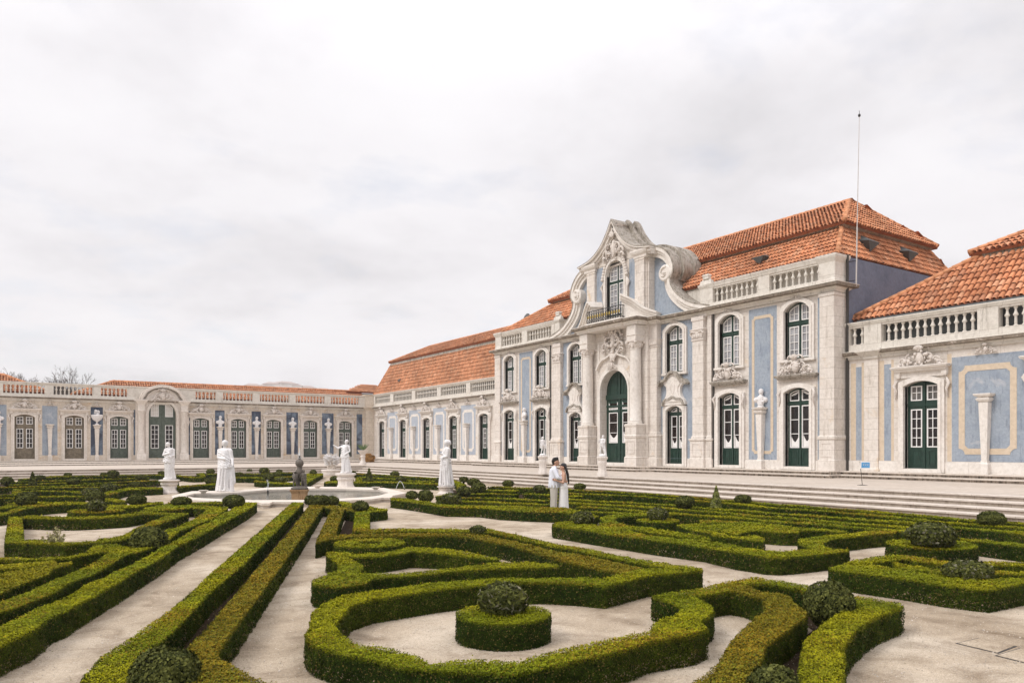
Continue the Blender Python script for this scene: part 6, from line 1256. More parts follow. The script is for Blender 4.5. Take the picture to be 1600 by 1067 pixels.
def jet(label, px, py, zb, hpx, r=0.02, name='water_jet'):
    x, y = W3(px, py, zb); sc = scale_at(x, y); h = hpx / sc; rg = random.Random(px); mb = MB()
    mb.lathe(0, 0, [(0.05, 0), (0.04, 0.12), (0.02, 0.16)], 8); o = mb.build('fountain_nozzle', 'pipe'); o.location = (x, y, zb); setp(o, label, 'water jet')
    mb = MB(); mb.tube([(0, 0, 0.14), (0.01, 0, h * 0.5), (0, 0.01, h)], [r, r * 0.8, r * 0.4], 6)
    for k in range(30): mb.ball((rg.uniform(-.06, .06), rg.uniform(-.06, .06), h * rg.uniform(0.1, 0.98)), rg.uniform(0.006, 0.015), 4)
    mb.build('spray', 'spray', o)
jet('thin upright water jet in the left part of the basin', 418.5, 771, 0.05, 22)
for px_, py_ in ((318, 770.3), (496, 762.6), (587, 764.8)):
    x, y = W3(px_, py_, 0.18); mb = MB(); mb.lathe(0, 0, [(0.09, 0.0), (0.10, 0.04), (0.19, 0.10), (0.20, 0.13), (0.15, 0.13)], 12); o = mb.build('rim_bowl', 'rimstone', FT, True); smooth_by_angle(o); o.location = (x - fc[0], y - fc[1], 0.18)
x, y = W3(622, 769, 0.05); root = empty('water_jet', (x, y, 0.18), -YAW, label='thin arching water jet at the right end of the basin', cat='water jet')
mb = MB(); mb.tube([(0.30 - 0.40 * k / 8 * 1.0, 0, 0.02 + 0.36 * math.sin(math.pi * k / 8)) for k in range(9)], 0.012, 5); mb.build('spray', 'spray', root); mb = MB(); mb.lathe(0.3, 0, [(0.03, 0), (0.02, 0.08)], 6); mb.build('nozzle', 'pipe', root)
# ---- figures carved or cast
def figure(mb, H, lean=0.0, robe=True, arm='fold', seed=1, base=0.0, headtilt=0.0, wide=1.0, bare=False, twist=0.0):
    """draped standing figure of height H on z=base; x to the right, y away"""
    s = H / 1.75; rg = random.Random(seed); c = mb.cap
    def P(x, y, z): return (x * s + lean * z * s, y * s, base + z * s)
    c(P(0.0, 0, 0.95), P(0.0, 0, 1.32), 0.145 * s * wide, 0.150 * s * wide); c(P(-0.10 * wide, 0, 1.40), P(0.10 * wide, 0, 1.40), 0.09 * s, 0.09 * s)
    c(P(0, 0, 1.40), P(0.01 + headtilt * 0.2, -0.01, 1.56), 0.058 * s, 0.05 * s); hx = 0.02 + headtilt * 0.4
    c(P(hx, -0.01, 1.62), P(hx + 0.01, -0.02, 1.665), 0.098 * s, 0.104 * s); c(P(hx, -0.09, 1.60), P(hx, -0.10, 1.62), 0.03 * s, 0.02 * s); c(P(hx, 0.07, 1.67), P(hx, 0.10, 1.62), 0.09 * s, 0.065 * s)
    if robe:
        c(P(0, 0, 0.95), P(0.02, 0, 0.5), 0.17 * s * wide, 0.20 * s * wide); c(P(0.02, 0, 0.5), P(0.0, 0.0, 0.1), 0.20 * s * wide, 0.205 * s * wide)
        for k in range(16):
            a = 2 * math.pi * k / 16 + rg.uniform(-.1, .1); r0, r1 = 0.165 * wide, 0.235 * wide; sw = rg.uniform(-0.25, 0.25) + twist
            c(P(r0 * math.cos(a + sw), r0 * math.sin(a + sw), rg.uniform(0.8, 1.1)), P(0.02 + r1 * math.cos(a), r1 * math.sin(a), 0.04), 0.022 * s, rg.uniform(0.032, 0.058) * s, 7)
        for k in range(9):   # bunched cloak round the hips
            a = 2 * math.pi * k / 9; a2 = a + 0.9; c(P(0.185 * wide * math.cos(a), 0.17 * math.sin(a), 0.96 + 0.07 * math.sin(a)), P(0.20 * wide * math.cos(a2), 0.185 * math.sin(a2), 0.86 + 0.07 * math.sin(a2)), 0.045 * s, 0.05 * s, 7)
        for k in range(5):   # diagonal cloak folds over the chest
            z = 1.36 - 0.085 * k; c(P(-0.17, -0.09, z - 0.02), P(0.03, -0.165, z - 0.12), 0.028 * s, 0.03 * s, 7); c(P(0.03, -0.165, z - 0.12), P(0.18, -0.06, z - 0.26), 0.03 * s, 0.03 * s, 7)
        c(P(0.08, -0.12, 0.05), P(0.08, -0.27, 0.03), 0.05 * s, 0.035 * s)
    else:
        for sx, bx in ((-1, -0.04), (1, 0.05)):
            c(P(sx * 0.085, 0, 0.92), P(sx * 0.10 + bx, -0.03, 0.50), 0.095 * s, 0.065 * s); c(P(sx * 0.10 + bx, -0.03, 0.50), P(sx * 0.10 + bx * 1.6, 0.03, 0.09), 0.062 * s, 0.042 * s); c(P(sx * 0.10 + bx * 1.6, 0.03, 0.05), P(sx * 0.10 + bx * 1.8, -0.13, 0.03), 0.045 * s, 0.03 * s)
        for k in range(7): a = -1.2 + 0.5 * k; c(P(0.16 * math.cos(a), 0.14 * math.sin(a), 0.98), P(0.2 * math.cos(a + .3), 0.17 * math.sin(a + .3), 0.72), 0.05 * s, 0.045 * s, 7)
        c(P(0.2, 0.05, 1.0), P(0.22, 0.08, 0.06), 0.07 * s, 0.12 * s)
    def armj(a, b_, d): c(P(*a), P(*b_), 0.06 * s, 0.048 * s); c(P(*b_), P(*d), 0.047 * s, 0.032 * s); c(P(*d), P(d[0] + (d[0] - b_[0]) * 0.25, d[1] + (d[1] - b_[1]) * 0.25 - 0.01, d[2] + (d[2] - b_[2]) * 0.25), 0.036 * s, 0.022 * s)
    L_, R_ = (-0.185 * wide, 0, 1.40), (0.185 * wide, 0, 1.40)
    if arm == 'fold': armj(L_, (-0.23, -0.06, 1.14), (0.0, -0.19, 1.22)); armj(R_, (0.24, -0.02, 1.12), (0.06, -0.2, 1.08)); c(P(0.17, 0.02, 1.38), P(0.22, -0.02, 0.55), 0.08 * s, 0.07 * s); c(P(0.1, -0.17, 1.05), P(0.17, -0.14, 0.45), 0.06 * s, 0.05 * s)
    elif arm == 'out': armj(L_, (-0.36, -0.05, 1.30), (-0.58, -0.10, 1.44)); armj(R_, (0.27, -0.02, 1.14), (0.10, -0.18, 1.0))
    elif arm == 'down': armj(L_, (-0.25, 0.02, 1.12), (-0.2, -0.12, 0.88)); armj(R_, (0.28, 0.02, 1.12), (0.30, -0.1, 0.88))
    elif arm == 'chin': armj(L_, (-0.27, -0.05, 1.14), (-0.16, -0.18, 1.42)); armj(R_, (0.27, -0.04, 1.13), (0.02, -0.18, 1.08))
    elif arm == 'side': armj(L_, (-0.22, -0.08, 1.15), (0.04, -0.2, 1.12)); armj(R_, (0.25, 0.0, 1.12), (0.30, -0.14, 0.92)); c(P(0.15, 0.04, 1.38), P(0.26, 0.02, 0.30), 0.11 * s, 0.10 * s); c(P(-0.15, 0.03, 1.36), P(-0.19, 0.02, 0.3), 0.10 * s, 0.12 * s)
def statue(label, px, py, zb, hpx, arm, ped, matn='marble', seed=1, lean=0, robe=True, headtilt=0.0, rz=0, wide=1.0, name='statue', extra=None, plate=None, twist=0.0, pround=False):
    """py: picture row of the foot of pedestal (level zb); ped = pedestal height in px, hpx = figure height in px"""
    x, y = W3(px, py, zb); sc = scale_at(x, y); H = hpx / sc; ph = ped / sc
    root = empty(name, (x, y, zb), -YAW, label=label, cat='statue')
    if ped:
        w = (plate or 13) / sc; mb = MB(); n = 16 if pround else 8; q = 1.0 / math.cos(math.pi / 8) if not pround else 1
        mb.lathe(0, 0, [(w * 0.98 * q, 0), (w * 0.98 * q, ph * 0.10), (w * 0.90 * q, ph * 0.16), (w * 0.74 * q, ph * 0.34), (w * 0.72 * q, ph * 0.55), (w * 0.84 * q, ph * 0.66), (w * 0.84 * q, ph * 0.76), (w * 0.76 * q, ph * 0.80), (w * 1.0 * q, ph * 0.90), (w * 1.02 * q, ph * 0.97), (w * 0.92 * q, ph)], n, a0=math.pi / 8)
        smooth_by_angle(mb.build('pedestal', 'oldmarble' if matn == 'marble' else matn, root), 30)
    mb = MB(); figure(mb, H, lean, robe, arm, seed, ph + 0.03, headtilt, wide, twist=twist)
    s_ = H / 1.75; mb.v = [(a_ + 0.045 * s_ * math.sin((c_ - ph) / s_ * 3.6 + seed), b_ + 0.02 * s_ * math.sin((c_ - ph) / s_ * 5), c_) for a_, b_, c_ in mb.v]
    mb.ball((0, 0, ph + 0.04), (0.30 * H / 1.75 * wide, 0.28 * H / 1.75, 0.10), 10)
    if extra: extra(mb, H / 1.75, ph)
    mb.v = [(a * math.cos(rz) - b_ * math.sin(rz), a * math.sin(rz) + b_ * math.cos(rz), c_) for a, b_, c_ in mb.v]
    remeshed('figure', mb, max(0.010, H * 0.0072), matn, root, 1); return root
statue('white marble draped woman with folded arms on a waisted pedestal, leftmost statue', 264.5, 771, 0, 57, 'fold', 22, seed=2, headtilt=-0.25, lean=-0.02, rz=0.3, plate=14, wide=0.95)
def book(mb, s, z0):
    mb.cap((0.26 * s, -0.1 * s, z0), (0.26 * s, -0.05 * s, z0 + 0.85 * s), 0.07 * s, 0.05 * s)
    for k in range(5): mb.cap((-0.2 * s, -0.02, z0 + 1.3 * s), (-0.16 * s + 0.03 * k, -0.16 * s, z0 + 0.4 * s), 0.05 * s, 0.05 * s, 7)
statue('tall cloaked white marble figure standing on the left rim of the fountain basin', 352, 768, 0.17, 79, 'side', 0, seed=5, rz=-0.1, wide=1.12, extra=book)
statue('white marble draped woman with outstretched left arm on a pedestal behind the basin', 540, 766, 0, 51, 'out', 27, seed=7, plate=15, wide=1.05, twist=0.2)
statue('large draped white marble figure seen from the side, right of the basin', 697, 771.5, 0, 71, 'fold', 12, seed=9, rz=-1.25, plate=14, wide=1.1, headtilt=0.15, pround=True)
statue('small nude marble statue on a pedestal at the steps, left of the couple', 848, 740.5, 0.62, 29, 'down', 28.5, seed=12, robe=False, plate=7.6, rz=0.4, wide=1.2)
statue('small marble statue on a pedestal at the steps before the arched portal', 941, 744.5, 0.62, 32, 'chin', 31.5, seed=14, robe=False, plate=8.2, rz=-0.5, wide=1.2)
# bronze group of children in the water
x, y = W3(468, 781, 0.05); sc = scale_at(x, y); root = empty('bronze_group', (x, y, 0.0), -YAW, label='dark bronze group of children holding up a jug on a rusty block in the basin', cat='statue')
mb = MB(); w = 11.5 / sc; mb.ring(-w, w, -w * 0.7, w * 0.7, [(-0.03, 0.0), (-0.02, 0.30), (0.0, 0.36), (0.03, 0.42), (0.03, 0.46)]); mb.build('block', 'rust', root)
mb = MB(); h = 46 / sc
for sx, hh, a in ((-1, 0.62, 'fold'), (1, 0.66, 'chin'), (0.1, 0.78, 'side')):
    m2 = MB(); figure(m2, h * hh, 0.0, False, a, int(sx * 3), 0.46, 0.1 * sx, 1.25); mb.add([(a_ + sx * 0.16, b_ + (0.12 if sx == 0.1 else -0.05), c_) for a_, b_, c_ in m2.v], m2.f)
zt = 0.46 + h; mb.cap((0, 0, 0.46 + h * 0.6), (0.0, 0, zt - 0.25), 0.12, 0.08); mb.ball((0, 0, zt - 0.12), (0.17, 0.16, 0.17), 12); mb.ball((0, 0, 0.50), (0.36, 0.26, 0.10), 10); mb.cap((-0.2, 0, 0.46 + h * 0.5), (0, 0, zt - 0.28), 0.05, 0.05)
remeshed('figures', mb, 0.014, 'bronze', root, 1)
jet('small water jet rising above the bronze group', 467.5, 781, 0.05, 3); 
o = [q for q in SC.objects if q.name.startswith('fountain_nozzle')][-1]; o.location = (x, y, zt + 0.02)
for ch in o.children: ch.scale = (1, 1, 3.2)
# flower fountain and planter
x, y = W3(518, 742.5, 0); sc = scale_at(x, y); root = empty('flower_urn', (x, y, 0), -YAW, label='pale stone urn fountain heaped with carved flowers at the foot of the north steps', cat='fountain')
mb = MB(); w = 15.5 / sc; mb.lathe(0, 0, [(w * 0.95, 0), (w * 1.0, 0.1), (w * 0.95, 0.3), (w * 1.03, 0.36), (w * 1.0, 0.44), (w * 0.86, 0.46)], 20); smooth_by_angle(mb.build('bowl', 'oldmarble', root))
mb = MB(); rg = random.Random(4); hh = 38 / sc
for k in range(60):
    t = rg.random(); a = rg.uniform(0, 6.28); r = (0.50 - 0.15 * t) * rg.uniform(0.4, 1); mb.ball((r * math.cos(a), r * math.sin(a), 0.42 + t * (hh - 0.75)), (rg.uniform(.09, .15),) * 3, 7)
mb.v = [(x_ * 0.72, y_ * 0.72, z_ * 0.85) for x_, y_, z_ in mb.v]; mb.cap((0, 0, 0.4), (0, 0, hh - 0.9), 0.30, 0.16); remeshed('carved_base', mb, 0.035, 'rimstone', root, 0)
mb = MB()
for k in range(170):
    t = 0.35 + 0.65 * rg.random() ** 0.7; a = rg.uniform(0, 6.28); el = rg.uniform(-0.2, 1.3) * t; p0 = Vector((0.3 * math.cos(a), 0.3 * math.sin(a), 0.4 + t * (hh - 0.85))); d = Vector((math.cos(a) * math.cos(el), math.sin(a) * math.cos(el), math.sin(el)))
    e = p0 + d * rg.uniform(0.2, 0.42); mb.tube([p0, (p0 + e) / 2, e], [0.02, 0.05, 0.012], 5)
mb.build('carved_flowers', 'marble', root)
x, y = W3(567, 726, 0.62); sc = scale_at(x, y); root = empty('stone_planter', (x, y, 0.62), -YAW, label='tall pale stone planter with a green agave near the wing corner', cat='planter')
mb = MB(); mb.lathe(0, 0, [(0.34, 0), (0.34, 0.12), (0.22, 0.3), (0.19, 0.62), (0.25, 0.75), (0.18, 0.85), (0.26, 0.98), (0.44, 1.20), (0.50, 1.30), (0.40, 1.31)], 16); smooth_by_angle(mb.build('urn', 'oldmarble', root))
mb = MB()
for k in range(16): a = k * 0.9; r = 0.25 + 0.15 * (k % 3); mb.tube([(0, 0, 1.3), (r * 0.6 * math.cos(a), r * 0.6 * math.sin(a), 1.55), (r * math.cos(a), r * math.sin(a), 1.85)], [0.05, 0.045, 0.008], 4)
mb.build('agave', plain('agave', (0.12, 0.17, 0.07), 0.6), root)
x, y = W3(583, 722, 0.7); m = 4200; P = RNG.normal(0, 1, (m, 3)); P /= np.linalg.norm(P, axis=1)[:, None]; Pn = P.copy(); P *= np.array([0.70, 0.5, 0.55]) * (0.75 + 0.5 * vnoise(P, 4, 3))[:, None]; P[:, 2] += 0.30; k_ = P[:, 2] > 0.0
v_, q_, c_ = leaves(P[k_], Pn[k_], np.full(k_.sum(), 0.09), np.array([0.42, 0.23, 0.08]) * RNG.uniform(0.6, 1.3, (k_.sum(), 1)), 1.0)
o = polymesh('stain_clump', [], q_, v_, [], c_); o.location = (x, y + 1.5, 0.72); setp(o, 'orange leafy clump standing in for a stain on the wing corner wall', 'shrub')  # orange leaf clump modelled in place of a stain on the wall
mb = MB(); mb.tube([(0, 0, 0), (0.05, 0, 0.6)], 0.05, 6); mb.build('stem', 'rust', o)
# ---- busts on the wall pedestals
def bust(label, B_, x, z, seed, urn=False, rz=0.0, s=1.15):
    wpos = B_.o.matrix_basis @ Vector((x, -0.15, z - B_.zb)); mb = MB(); c = mb.cap
    if urn:
        mb.lathe(0, 0, [(0.16, 0), (0.16, 0.06), (0.06, 0.12), (0.07, 0.24), (0.30, 0.42), (0.42, 0.62), (0.44, 0.78), (0.40, 0.82)], 16); rg = random.Random(seed)
        for k in range(8): mb.ball((rg.uniform(-.2, .2), rg.uniform(-.1, .1), 0.88 + rg.uniform(0, .25)), rg.uniform(.08, .15), 6)
        o = mb.build('stone_urn', 'marble', None, True); smooth_by_angle(o, 50)
    else:
        mb.lathe(0, 0, [(0.17, 0), (0.17, 0.05), (0.09, 0.10), (0.10, 0.20)], 12); c((-0.20, 0, 0.36), (0.20, 0, 0.36), 0.14, 0.14); c((0, -0.04, 0.16), (0, 0, 0.40), 0.15, 0.2); c((0, 0, 0.45), (0.01, -0.01, 0.62), 0.08, 0.07)
        c((0.01, -0.01, 0.72), (0.015, -0.02, 0.78), 0.115, 0.12); c((0.01, -0.13, 0.70), (0.01, -0.12, 0.74), 0.03, 0.02); c((0.01, 0.08, 0.74), (0.01, 0.06, 0.62), 0.10, 0.08); c((-0.18, -0.12, 0.40), (0.12, -0.16, 0.26), 0.045, 0.05)
        o = remeshed('bust', mb, 0.016, 'marble', None, 1)
    o.location = wpos; o.scale = (s, s, s); o.rotation_euler = (0, 0, B_.o.rotation_euler[2] + rz); setp(o, label, 'urn' if urn else 'bust', None if urn else 'marble busts on wall pedestals')
bust('white bust on a wall pedestal between the two right hand bays of the pavilion', P_, 11.5, 4.33, 1, rz=0.5)
bust('white bust on a wall pedestal between the two left hand bays of the pavilion', P_, -11.5, 4.33, 2, rz=-0.4)
bust('marble urn heaped with carved fruit on a wall pedestal left of the arched portal', NWg, 6.96, 4.35, 3, True, s=1.2)
bust('white bust with a cloak just right of the arched portal of the north wing', NWg, 18.3, 4.35, 4, s=1.3)
bust('white bust second to the right of the north wing portal', NWg, 22.04, 4.35, 5, s=1.3)
bust('white bust third to the right of the north wing portal', NWg, 25.93, 4.35, 6, s=1.3)
bust('white bust on the last wall pedestal before the wing corner', NWg, 30.0, 4.35, 7, s=1.3)
bust('white bust at the left edge of the photo on the north wing', NWg, -0.89, 4.35, 8, s=1.3)
# ---- sign, mast
x, y = W3(1347.3, 758, 0.62); root = empty('info_sign', (x, y, 0.62), -YAW, label='small blue notice board leaning on a thin metal stand in front of the pavilion corner', cat='sign')
mb = MB(); mb.tube([(0, 0, 0.02), (-0.09, 0, 0.93)], 0.011, 6); mb.build('post', 'pipe', root)
mb = MB(); mb.lathe(0, 0, [(0.19, 0), (0.19, 0.012), (0.03, 0.03)], 14); mb.build('foot', 'pipe', root)
mb = MB(); mb.box(-0.085, 0.30, -0.012, 0.006, 0.66, 0.92); b_ = mb.build('board', 'white', root)
mb = MB(); mb.box(-0.04, 0.285, -0.017, -0.0125, 0.69, 0.90); bb = mb.build('blue_panel', 'signblue', b_)
mb = MB(); pn = [(0, .84), (.05, .84), (0.01, .78), (.05, .78)]
for k in range(3): mb.tube([(0.02 + 0.08 * k + a * 1.0, -0.019, z_) for a, z_ in pn], 0.006, 4)
mb.build('lettering', 'white', bb)
wp = P_.o.matrix_basis @ Vector((HW + 0.38, 1.15, 10.3 - 0.94)); root = empty('lightning_mast', tuple(wp), 0, label='tall thin white metal mast fixed to the right corner of the pavilion', cat='mast')
mb = MB(); H = 8.6; tp = Vector((RX, RY)) * 0.16; mb.tube([(0, 0, 0), (tp.x * 0.3, tp.y * 0.3, H * 0.35)], [0.035, 0.033], 8); mb.tube([(tp.x * 0.3, tp.y * 0.3, H * 0.35), (tp.x, tp.y, H)], [0.024, 0.014], 8); mb.build('pole', 'polewhite', root)
mb = MB(); mb.ball((tp.x, tp.y, H + 0.06), (0.07, 0.07, 0.09), 8); mb.tube([(tp.x, tp.y, H), (tp.x, tp.y, H + 0.3)], 0.012, 5); mb.build('finial', 'iron', root)
mb = MB()
for z in (0.3, 1.3): mb.tube([(0, 0, z), (0, 0.42, z + 0.02)], 0.02, 5)
mb.build('bracket', 'iron', root)

# ============================================================= THE COUPLE
def person(label, px, depthm, H, facing, build):
    d = (px - 800) / 1180; x, y = depthm * (FX + d * RX), depthm * (FY + d * RY)
    root = empty('person', (x, y, 0), -YAW, label=label, cat='person'); build(root, H / 1.75, facing); return root
def hand(c, w, e, s, curl=0.5, side=1):
    """palm and five fingers from wrist w pointing away from elbow e"""
    w = Vector(w); d = (w - Vector(e)).normalized(); up = Vector((0, 0, 1)); a = d.cross(up).normalized(); n = a.cross(d)
    c(w, w + d * 0.055 * s, 0.026 * s, 0.028 * s, 8)
    for k, L_ in enumerate((0.062, 0.072, 0.068, 0.054)):
        b0 = w + d * 0.075 * s + n * (0.030 - 0.020 * k) * s; m = b0 + d * L_ * 0.5 * s + a * side * 0.010 * s; t = m + d * L_ * 0.35 * s + a * side * curl * 0.035 * s; c(b0 - d * 0.03 * s, m, 0.0095 * s, 0.009 * s, 6); c(m, t, 0.009 * s, 0.007 * s, 6)
    c(w + n * 0.02 * s, w + d * 0.035 * s + n * 0.045 * s, 0.012 * s, 0.010 * s, 6); c(w + d * 0.035 * s + n * 0.045 * s, w + d * 0.065 * s + n * 0.05 * s, 0.0095 * s, 0.008 * s, 6)
def body(root, s, f, neck=0.03, hx=0.045, male=True, arms=(), hz=0.0):
    """f=+1 faces +x. neck/head leaning towards x*f"""
    mb = MB(); c = mb.cap; q = lambda x, y, z: (x * f * s, y * s, z * s)
    c(q(0, 0, 0.98), q(0, 0, 1.10), 0.125 * s, 0.115 * s); c(q(0, 0, 1.10), q(0.0, 0, 1.34), 0.115 * s, 0.125 * s)
    for sy in (-1, 1):
        c(q(0, sy * 0.06, 0.98), q(0, sy * 0.06, 1.0), 0.11 * s, 0.10 * s); c(q(0, sy * 0.13, 1.40), q(0, sy * 0.05, 1.42), 0.062 * s, 0.07 * s); c(q(0.01, sy * 0.08, 1.25), q(0.0, sy * 0.09, 1.36), 0.095 * s, 0.085 * s)
        c(q(0.0, sy * 0.085, 0.92), q(0.01, sy * 0.09, 0.50), 0.085 * s, 0.058 * s); c(q(0.01, sy * 0.09, 0.50), q(-0.02, sy * 0.09, 0.09), 0.056 * s, 0.038 * s); c(q(-0.04, sy * 0.09, 0.045), q(0.13, sy * 0.10, 0.03), 0.042 * s, 0.03 * s)
    c(q(0, 0, 1.40), q(hx * 0.6, 0, 1.54), 0.058 * s, 0.052 * s); h = (hx, 0, 1.63 + hz)
    c(q(h[0] - 0.012, 0, h[2] + 0.015), q(h[0] + 0.0, 0, h[2] + 0.03), 0.088 * s, 0.086 * s, 14); c(q(h[0] + 0.03, 0, h[2] - 0.05), q(h[0] + 0.055, 0, h[2] - 0.075), 0.055 * s, 0.036 * s); c(q(h[0] + 0.03, 0, h[2] + 0.03), q(h[0] + 0.04, 0, h[2] - 0.03), 0.062 * s, 0.06 * s)
    c(q(h[0] + 0.085, 0, h[2] + 0.012), q(h[0] + 0.112, 0, h[2] - 0.022), 0.012 * s, 0.016 * s, 8); c(q(h[0] + 0.088, 0.018, h[2] - 0.05), q(h[0] + 0.088, -0.018, h[2] - 0.05), 0.011 * s, 0.011 * s, 6)
    for sy in (-1, 1): c(q(h[0] - 0.01, sy * 0.088, h[2] + 0.0), q(h[0] - 0.005, sy * 0.090, h[2] - 0.025), 0.018 * s, 0.012 * s, 8)
    A = []
    for sy, el, wr, cu in arms:
        sh = (0.0, sy * 0.175, 1.395); c(q(*sh), q(*el), 0.052 * s, 0.040 * s); c(q(*el), q(*wr), 0.039 * s, 0.026 * s); hand(c, q(*wr), q(*el), s, cu, -sy * f); A.append((sh, el, wr))
    remeshed('body', mb, 0.0065 * s, 'skin', root, 1)
    return q, h, A
def eyes(root, q, h, s):
    mb = MB()
    for sy in (-1, 1): mb.ball(q(h[0] + 0.078, sy * 0.032, h[2] + 0.012), (0.010 * s, 0.012 * s, 0.007 * s), 8); mb.cap(q(h[0] + 0.085, sy * 0.018, h[2] + 0.034), q(h[0] + 0.076, sy * 0.046, h[2] + 0.034), 0.005 * s, 0.004 * s, 5)
    mb.build('eyes', 'hair', root)
def man(root, s, f):
    q, h, A = body(root, s, f, arms=((-1, (0.10, -0.25, 1.17), (0.27, -0.15, 1.09), 0.9), (1, (0.10, 0.24, 1.16), (0.28, 0.14, 1.06), 0.9)), hx=0.06, hz=0.0)
    eyes(root, q, h, s); mb = MB(); c = mb.cap
    c(q(0, 0, 0.93), q(0, 0, 1.34), 0.150 * s, 0.142 * s)
    for sy in (-1, 1):
        c(q(0, sy * 0.07, 0.92), q(0.0, sy * 0.10, 1.36), 0.125 * s, 0.105 * s); c(q(0, sy * 0.14, 1.40), q(0, sy * 0.05, 1.43), 0.075 * s, 0.08 * s)
    for k in range(10): a = k * 0.63; c(q(0.13 * math.cos(a), 0.17 * math.sin(a), 1.2), q(0.15 * math.cos(a + .2), 0.19 * math.sin(a + .2), 0.88), 0.025 * s, 0.03 * s, 6)
    for sh, el, wr in A: c(q(*sh), q(*el), 0.075 * s, 0.066 * s); c(q(*el), q(el[0] + (wr[0] - el[0]) * 0.6, el[1] + (wr[1] - el[1]) * 0.6, el[2] + (wr[2] - el[2]) * 0.6), 0.064 * s, 0.045 * s)
    c(q(0.03, -0.05, 1.475), q(0.03, 0.05, 1.475), 0.045 * s, 0.045 * s); remeshed('shirt', mb, 0.010 * s, 'shirt', root, 1)
    mb = MB(); c = mb.cap; c(q(0, 0, 0.95), q(0, 0, 1.0), 0.14 * s, 0.135 * s)
    for sy in (-1, 1):
        c(q(0, sy * 0.075, 0.93), q(0.0, sy * 0.09, 0.50), 0.125 * s, 0.098 * s); c(q(0, sy * 0.09, 0.50), q(-0.02, sy * 0.095, 0.09), 0.098 * s, 0.095 * s)
        for k in range(5): a = k * 1.25; c(q(0.09 * math.cos(a), sy * 0.09 + 0.09 * math.sin(a), 0.85), q(-0.02 + 0.085 * math.cos(a), sy * 0.095 + 0.085 * math.sin(a), 0.08), 0.018 * s, 0.022 * s, 6)
    remeshed('trousers', mb, 0.010 * s, 'trouser', root, 1)
    mb = MB()
    for sy in (-1, 1): mb.cap(q(-0.05, sy * 0.09, 0.045), q(0.15, sy * 0.10, 0.035), 0.052 * s, 0.04 * s, 8)
    remeshed('shoes', mb, 0.010, 'trouser', root, 1)
    mb = MB(); c = mb.cap; rg = random.Random(2); c(q(h[0] - 0.03, 0, h[2] + 0.05), q(h[0] + 0.0, 0, h[2] + 0.065), 0.094 * s, 0.088 * s); c(q(h[0] - 0.06, 0, h[2] + 0.02), q(h[0] - 0.06, 0, h[2] - 0.03), 0.075 * s, 0.06 * s)
    for k in range(26): a = rg.uniform(-1, 1); c(q(h[0] - 0.02 + rg.uniform(-.05, .06), 0.07 * a, h[2] + 0.11), q(h[0] + 0.03 + rg.uniform(-.06, .045), 0.075 * a, h[2] + 0.125 + rg.uniform(-.02, .015)), 0.025 * s, 0.016 * s, 6)
    remeshed('hair', mb, 0.009, 'hair', root, 0)
def woman(root, s, f):
    q, h, A = body(root, s, f, arms=((-1, (0.03, -0.26, 1.13), (0.25, -0.21, 1.20), 0.7), (1, (0.05, 0.24, 1.14), (0.26, 0.18, 1.2), 0.7)), hx=0.02, hz=0.0)
    eyes(root, q, h, s); mb = MB(); c = mb.cap
    c(q(0, 0, 1.06), q(0, 0, 1.12), 0.130 * s, 0.122 * s); c(q(0, 0, 1.12), q(0, 0, 1.34), 0.124 * s, 0.134 * s)
    for sy in (-1, 1):
        c(q(0.045, sy * 0.075, 1.29), q(0.045, sy * 0.07, 1.27), 0.085 * s, 0.08 * s); c(q(0, sy * 0.07, 1.0), q(0, sy * 0.075, 0.96), 0.125 * s, 0.13 * s); c(q(0.03, sy * 0.07, 1.36), q(0.0, sy * 0.075, 1.455), 0.02 * s, 0.02 * s, 6)
    c(q(0, 0, 0.98), q(0, 0, 0.12), 0.15 * s, 0.175 * s)
    for sy in (-1, 1): c(q(0, sy * 0.06, 0.96), q(-0.0, sy * 0.09, 0.10), 0.13 * s, 0.135 * s)
    for k in range(14): a = k * 0.45; c(q(0.11 * math.cos(a), 0.15 * math.sin(a), 0.98), q(0.165 * math.cos(a), 0.215 * math.sin(a), 0.06), 0.02 * s, 0.03 * s, 6)
    remeshed('dress', mb, 0.010 * s, 'dress', root, 1)
    mb = MB(); c = mb.cap; rg = random.Random(5); c(q(h[0] - 0.035, 0, h[2] + 0.045), q(h[0] - 0.01, 0, h[2] + 0.055), 0.100 * s, 0.092 * s)
    for k in range(20):
        a = -1.3 + 2.6 * k / 19; c(q(h[0] - 0.06 - 0.03 * math.cos(a), 0.075 * math.sin(a), h[2] + 0.03), q(-0.125 - 0.03 * math.cos(a), 0.085 * math.sin(a), 1.38), 0.035 * s, 0.034 * s, 6); c(q(-0.125 - 0.03 * math.cos(a), 0.085 * math.sin(a), 1.38), q(-0.165 + rg.uniform(-.02, .015), 0.07 * math.sin(a), 1.12 + rg.uniform(-.05, .05)), 0.032 * s, 0.012 * s, 6)
    remeshed('hair', mb, 0.009, 'hair', root, 0)
person('dark haired man in white shirt and beige trousers, on the left, holding the woman', 865.5, 23.0, 1.77, 1, man)
person('woman with long black hair in white dress facing the man in the hedges', 880.5, 22.98, 1.60, -1, woman)

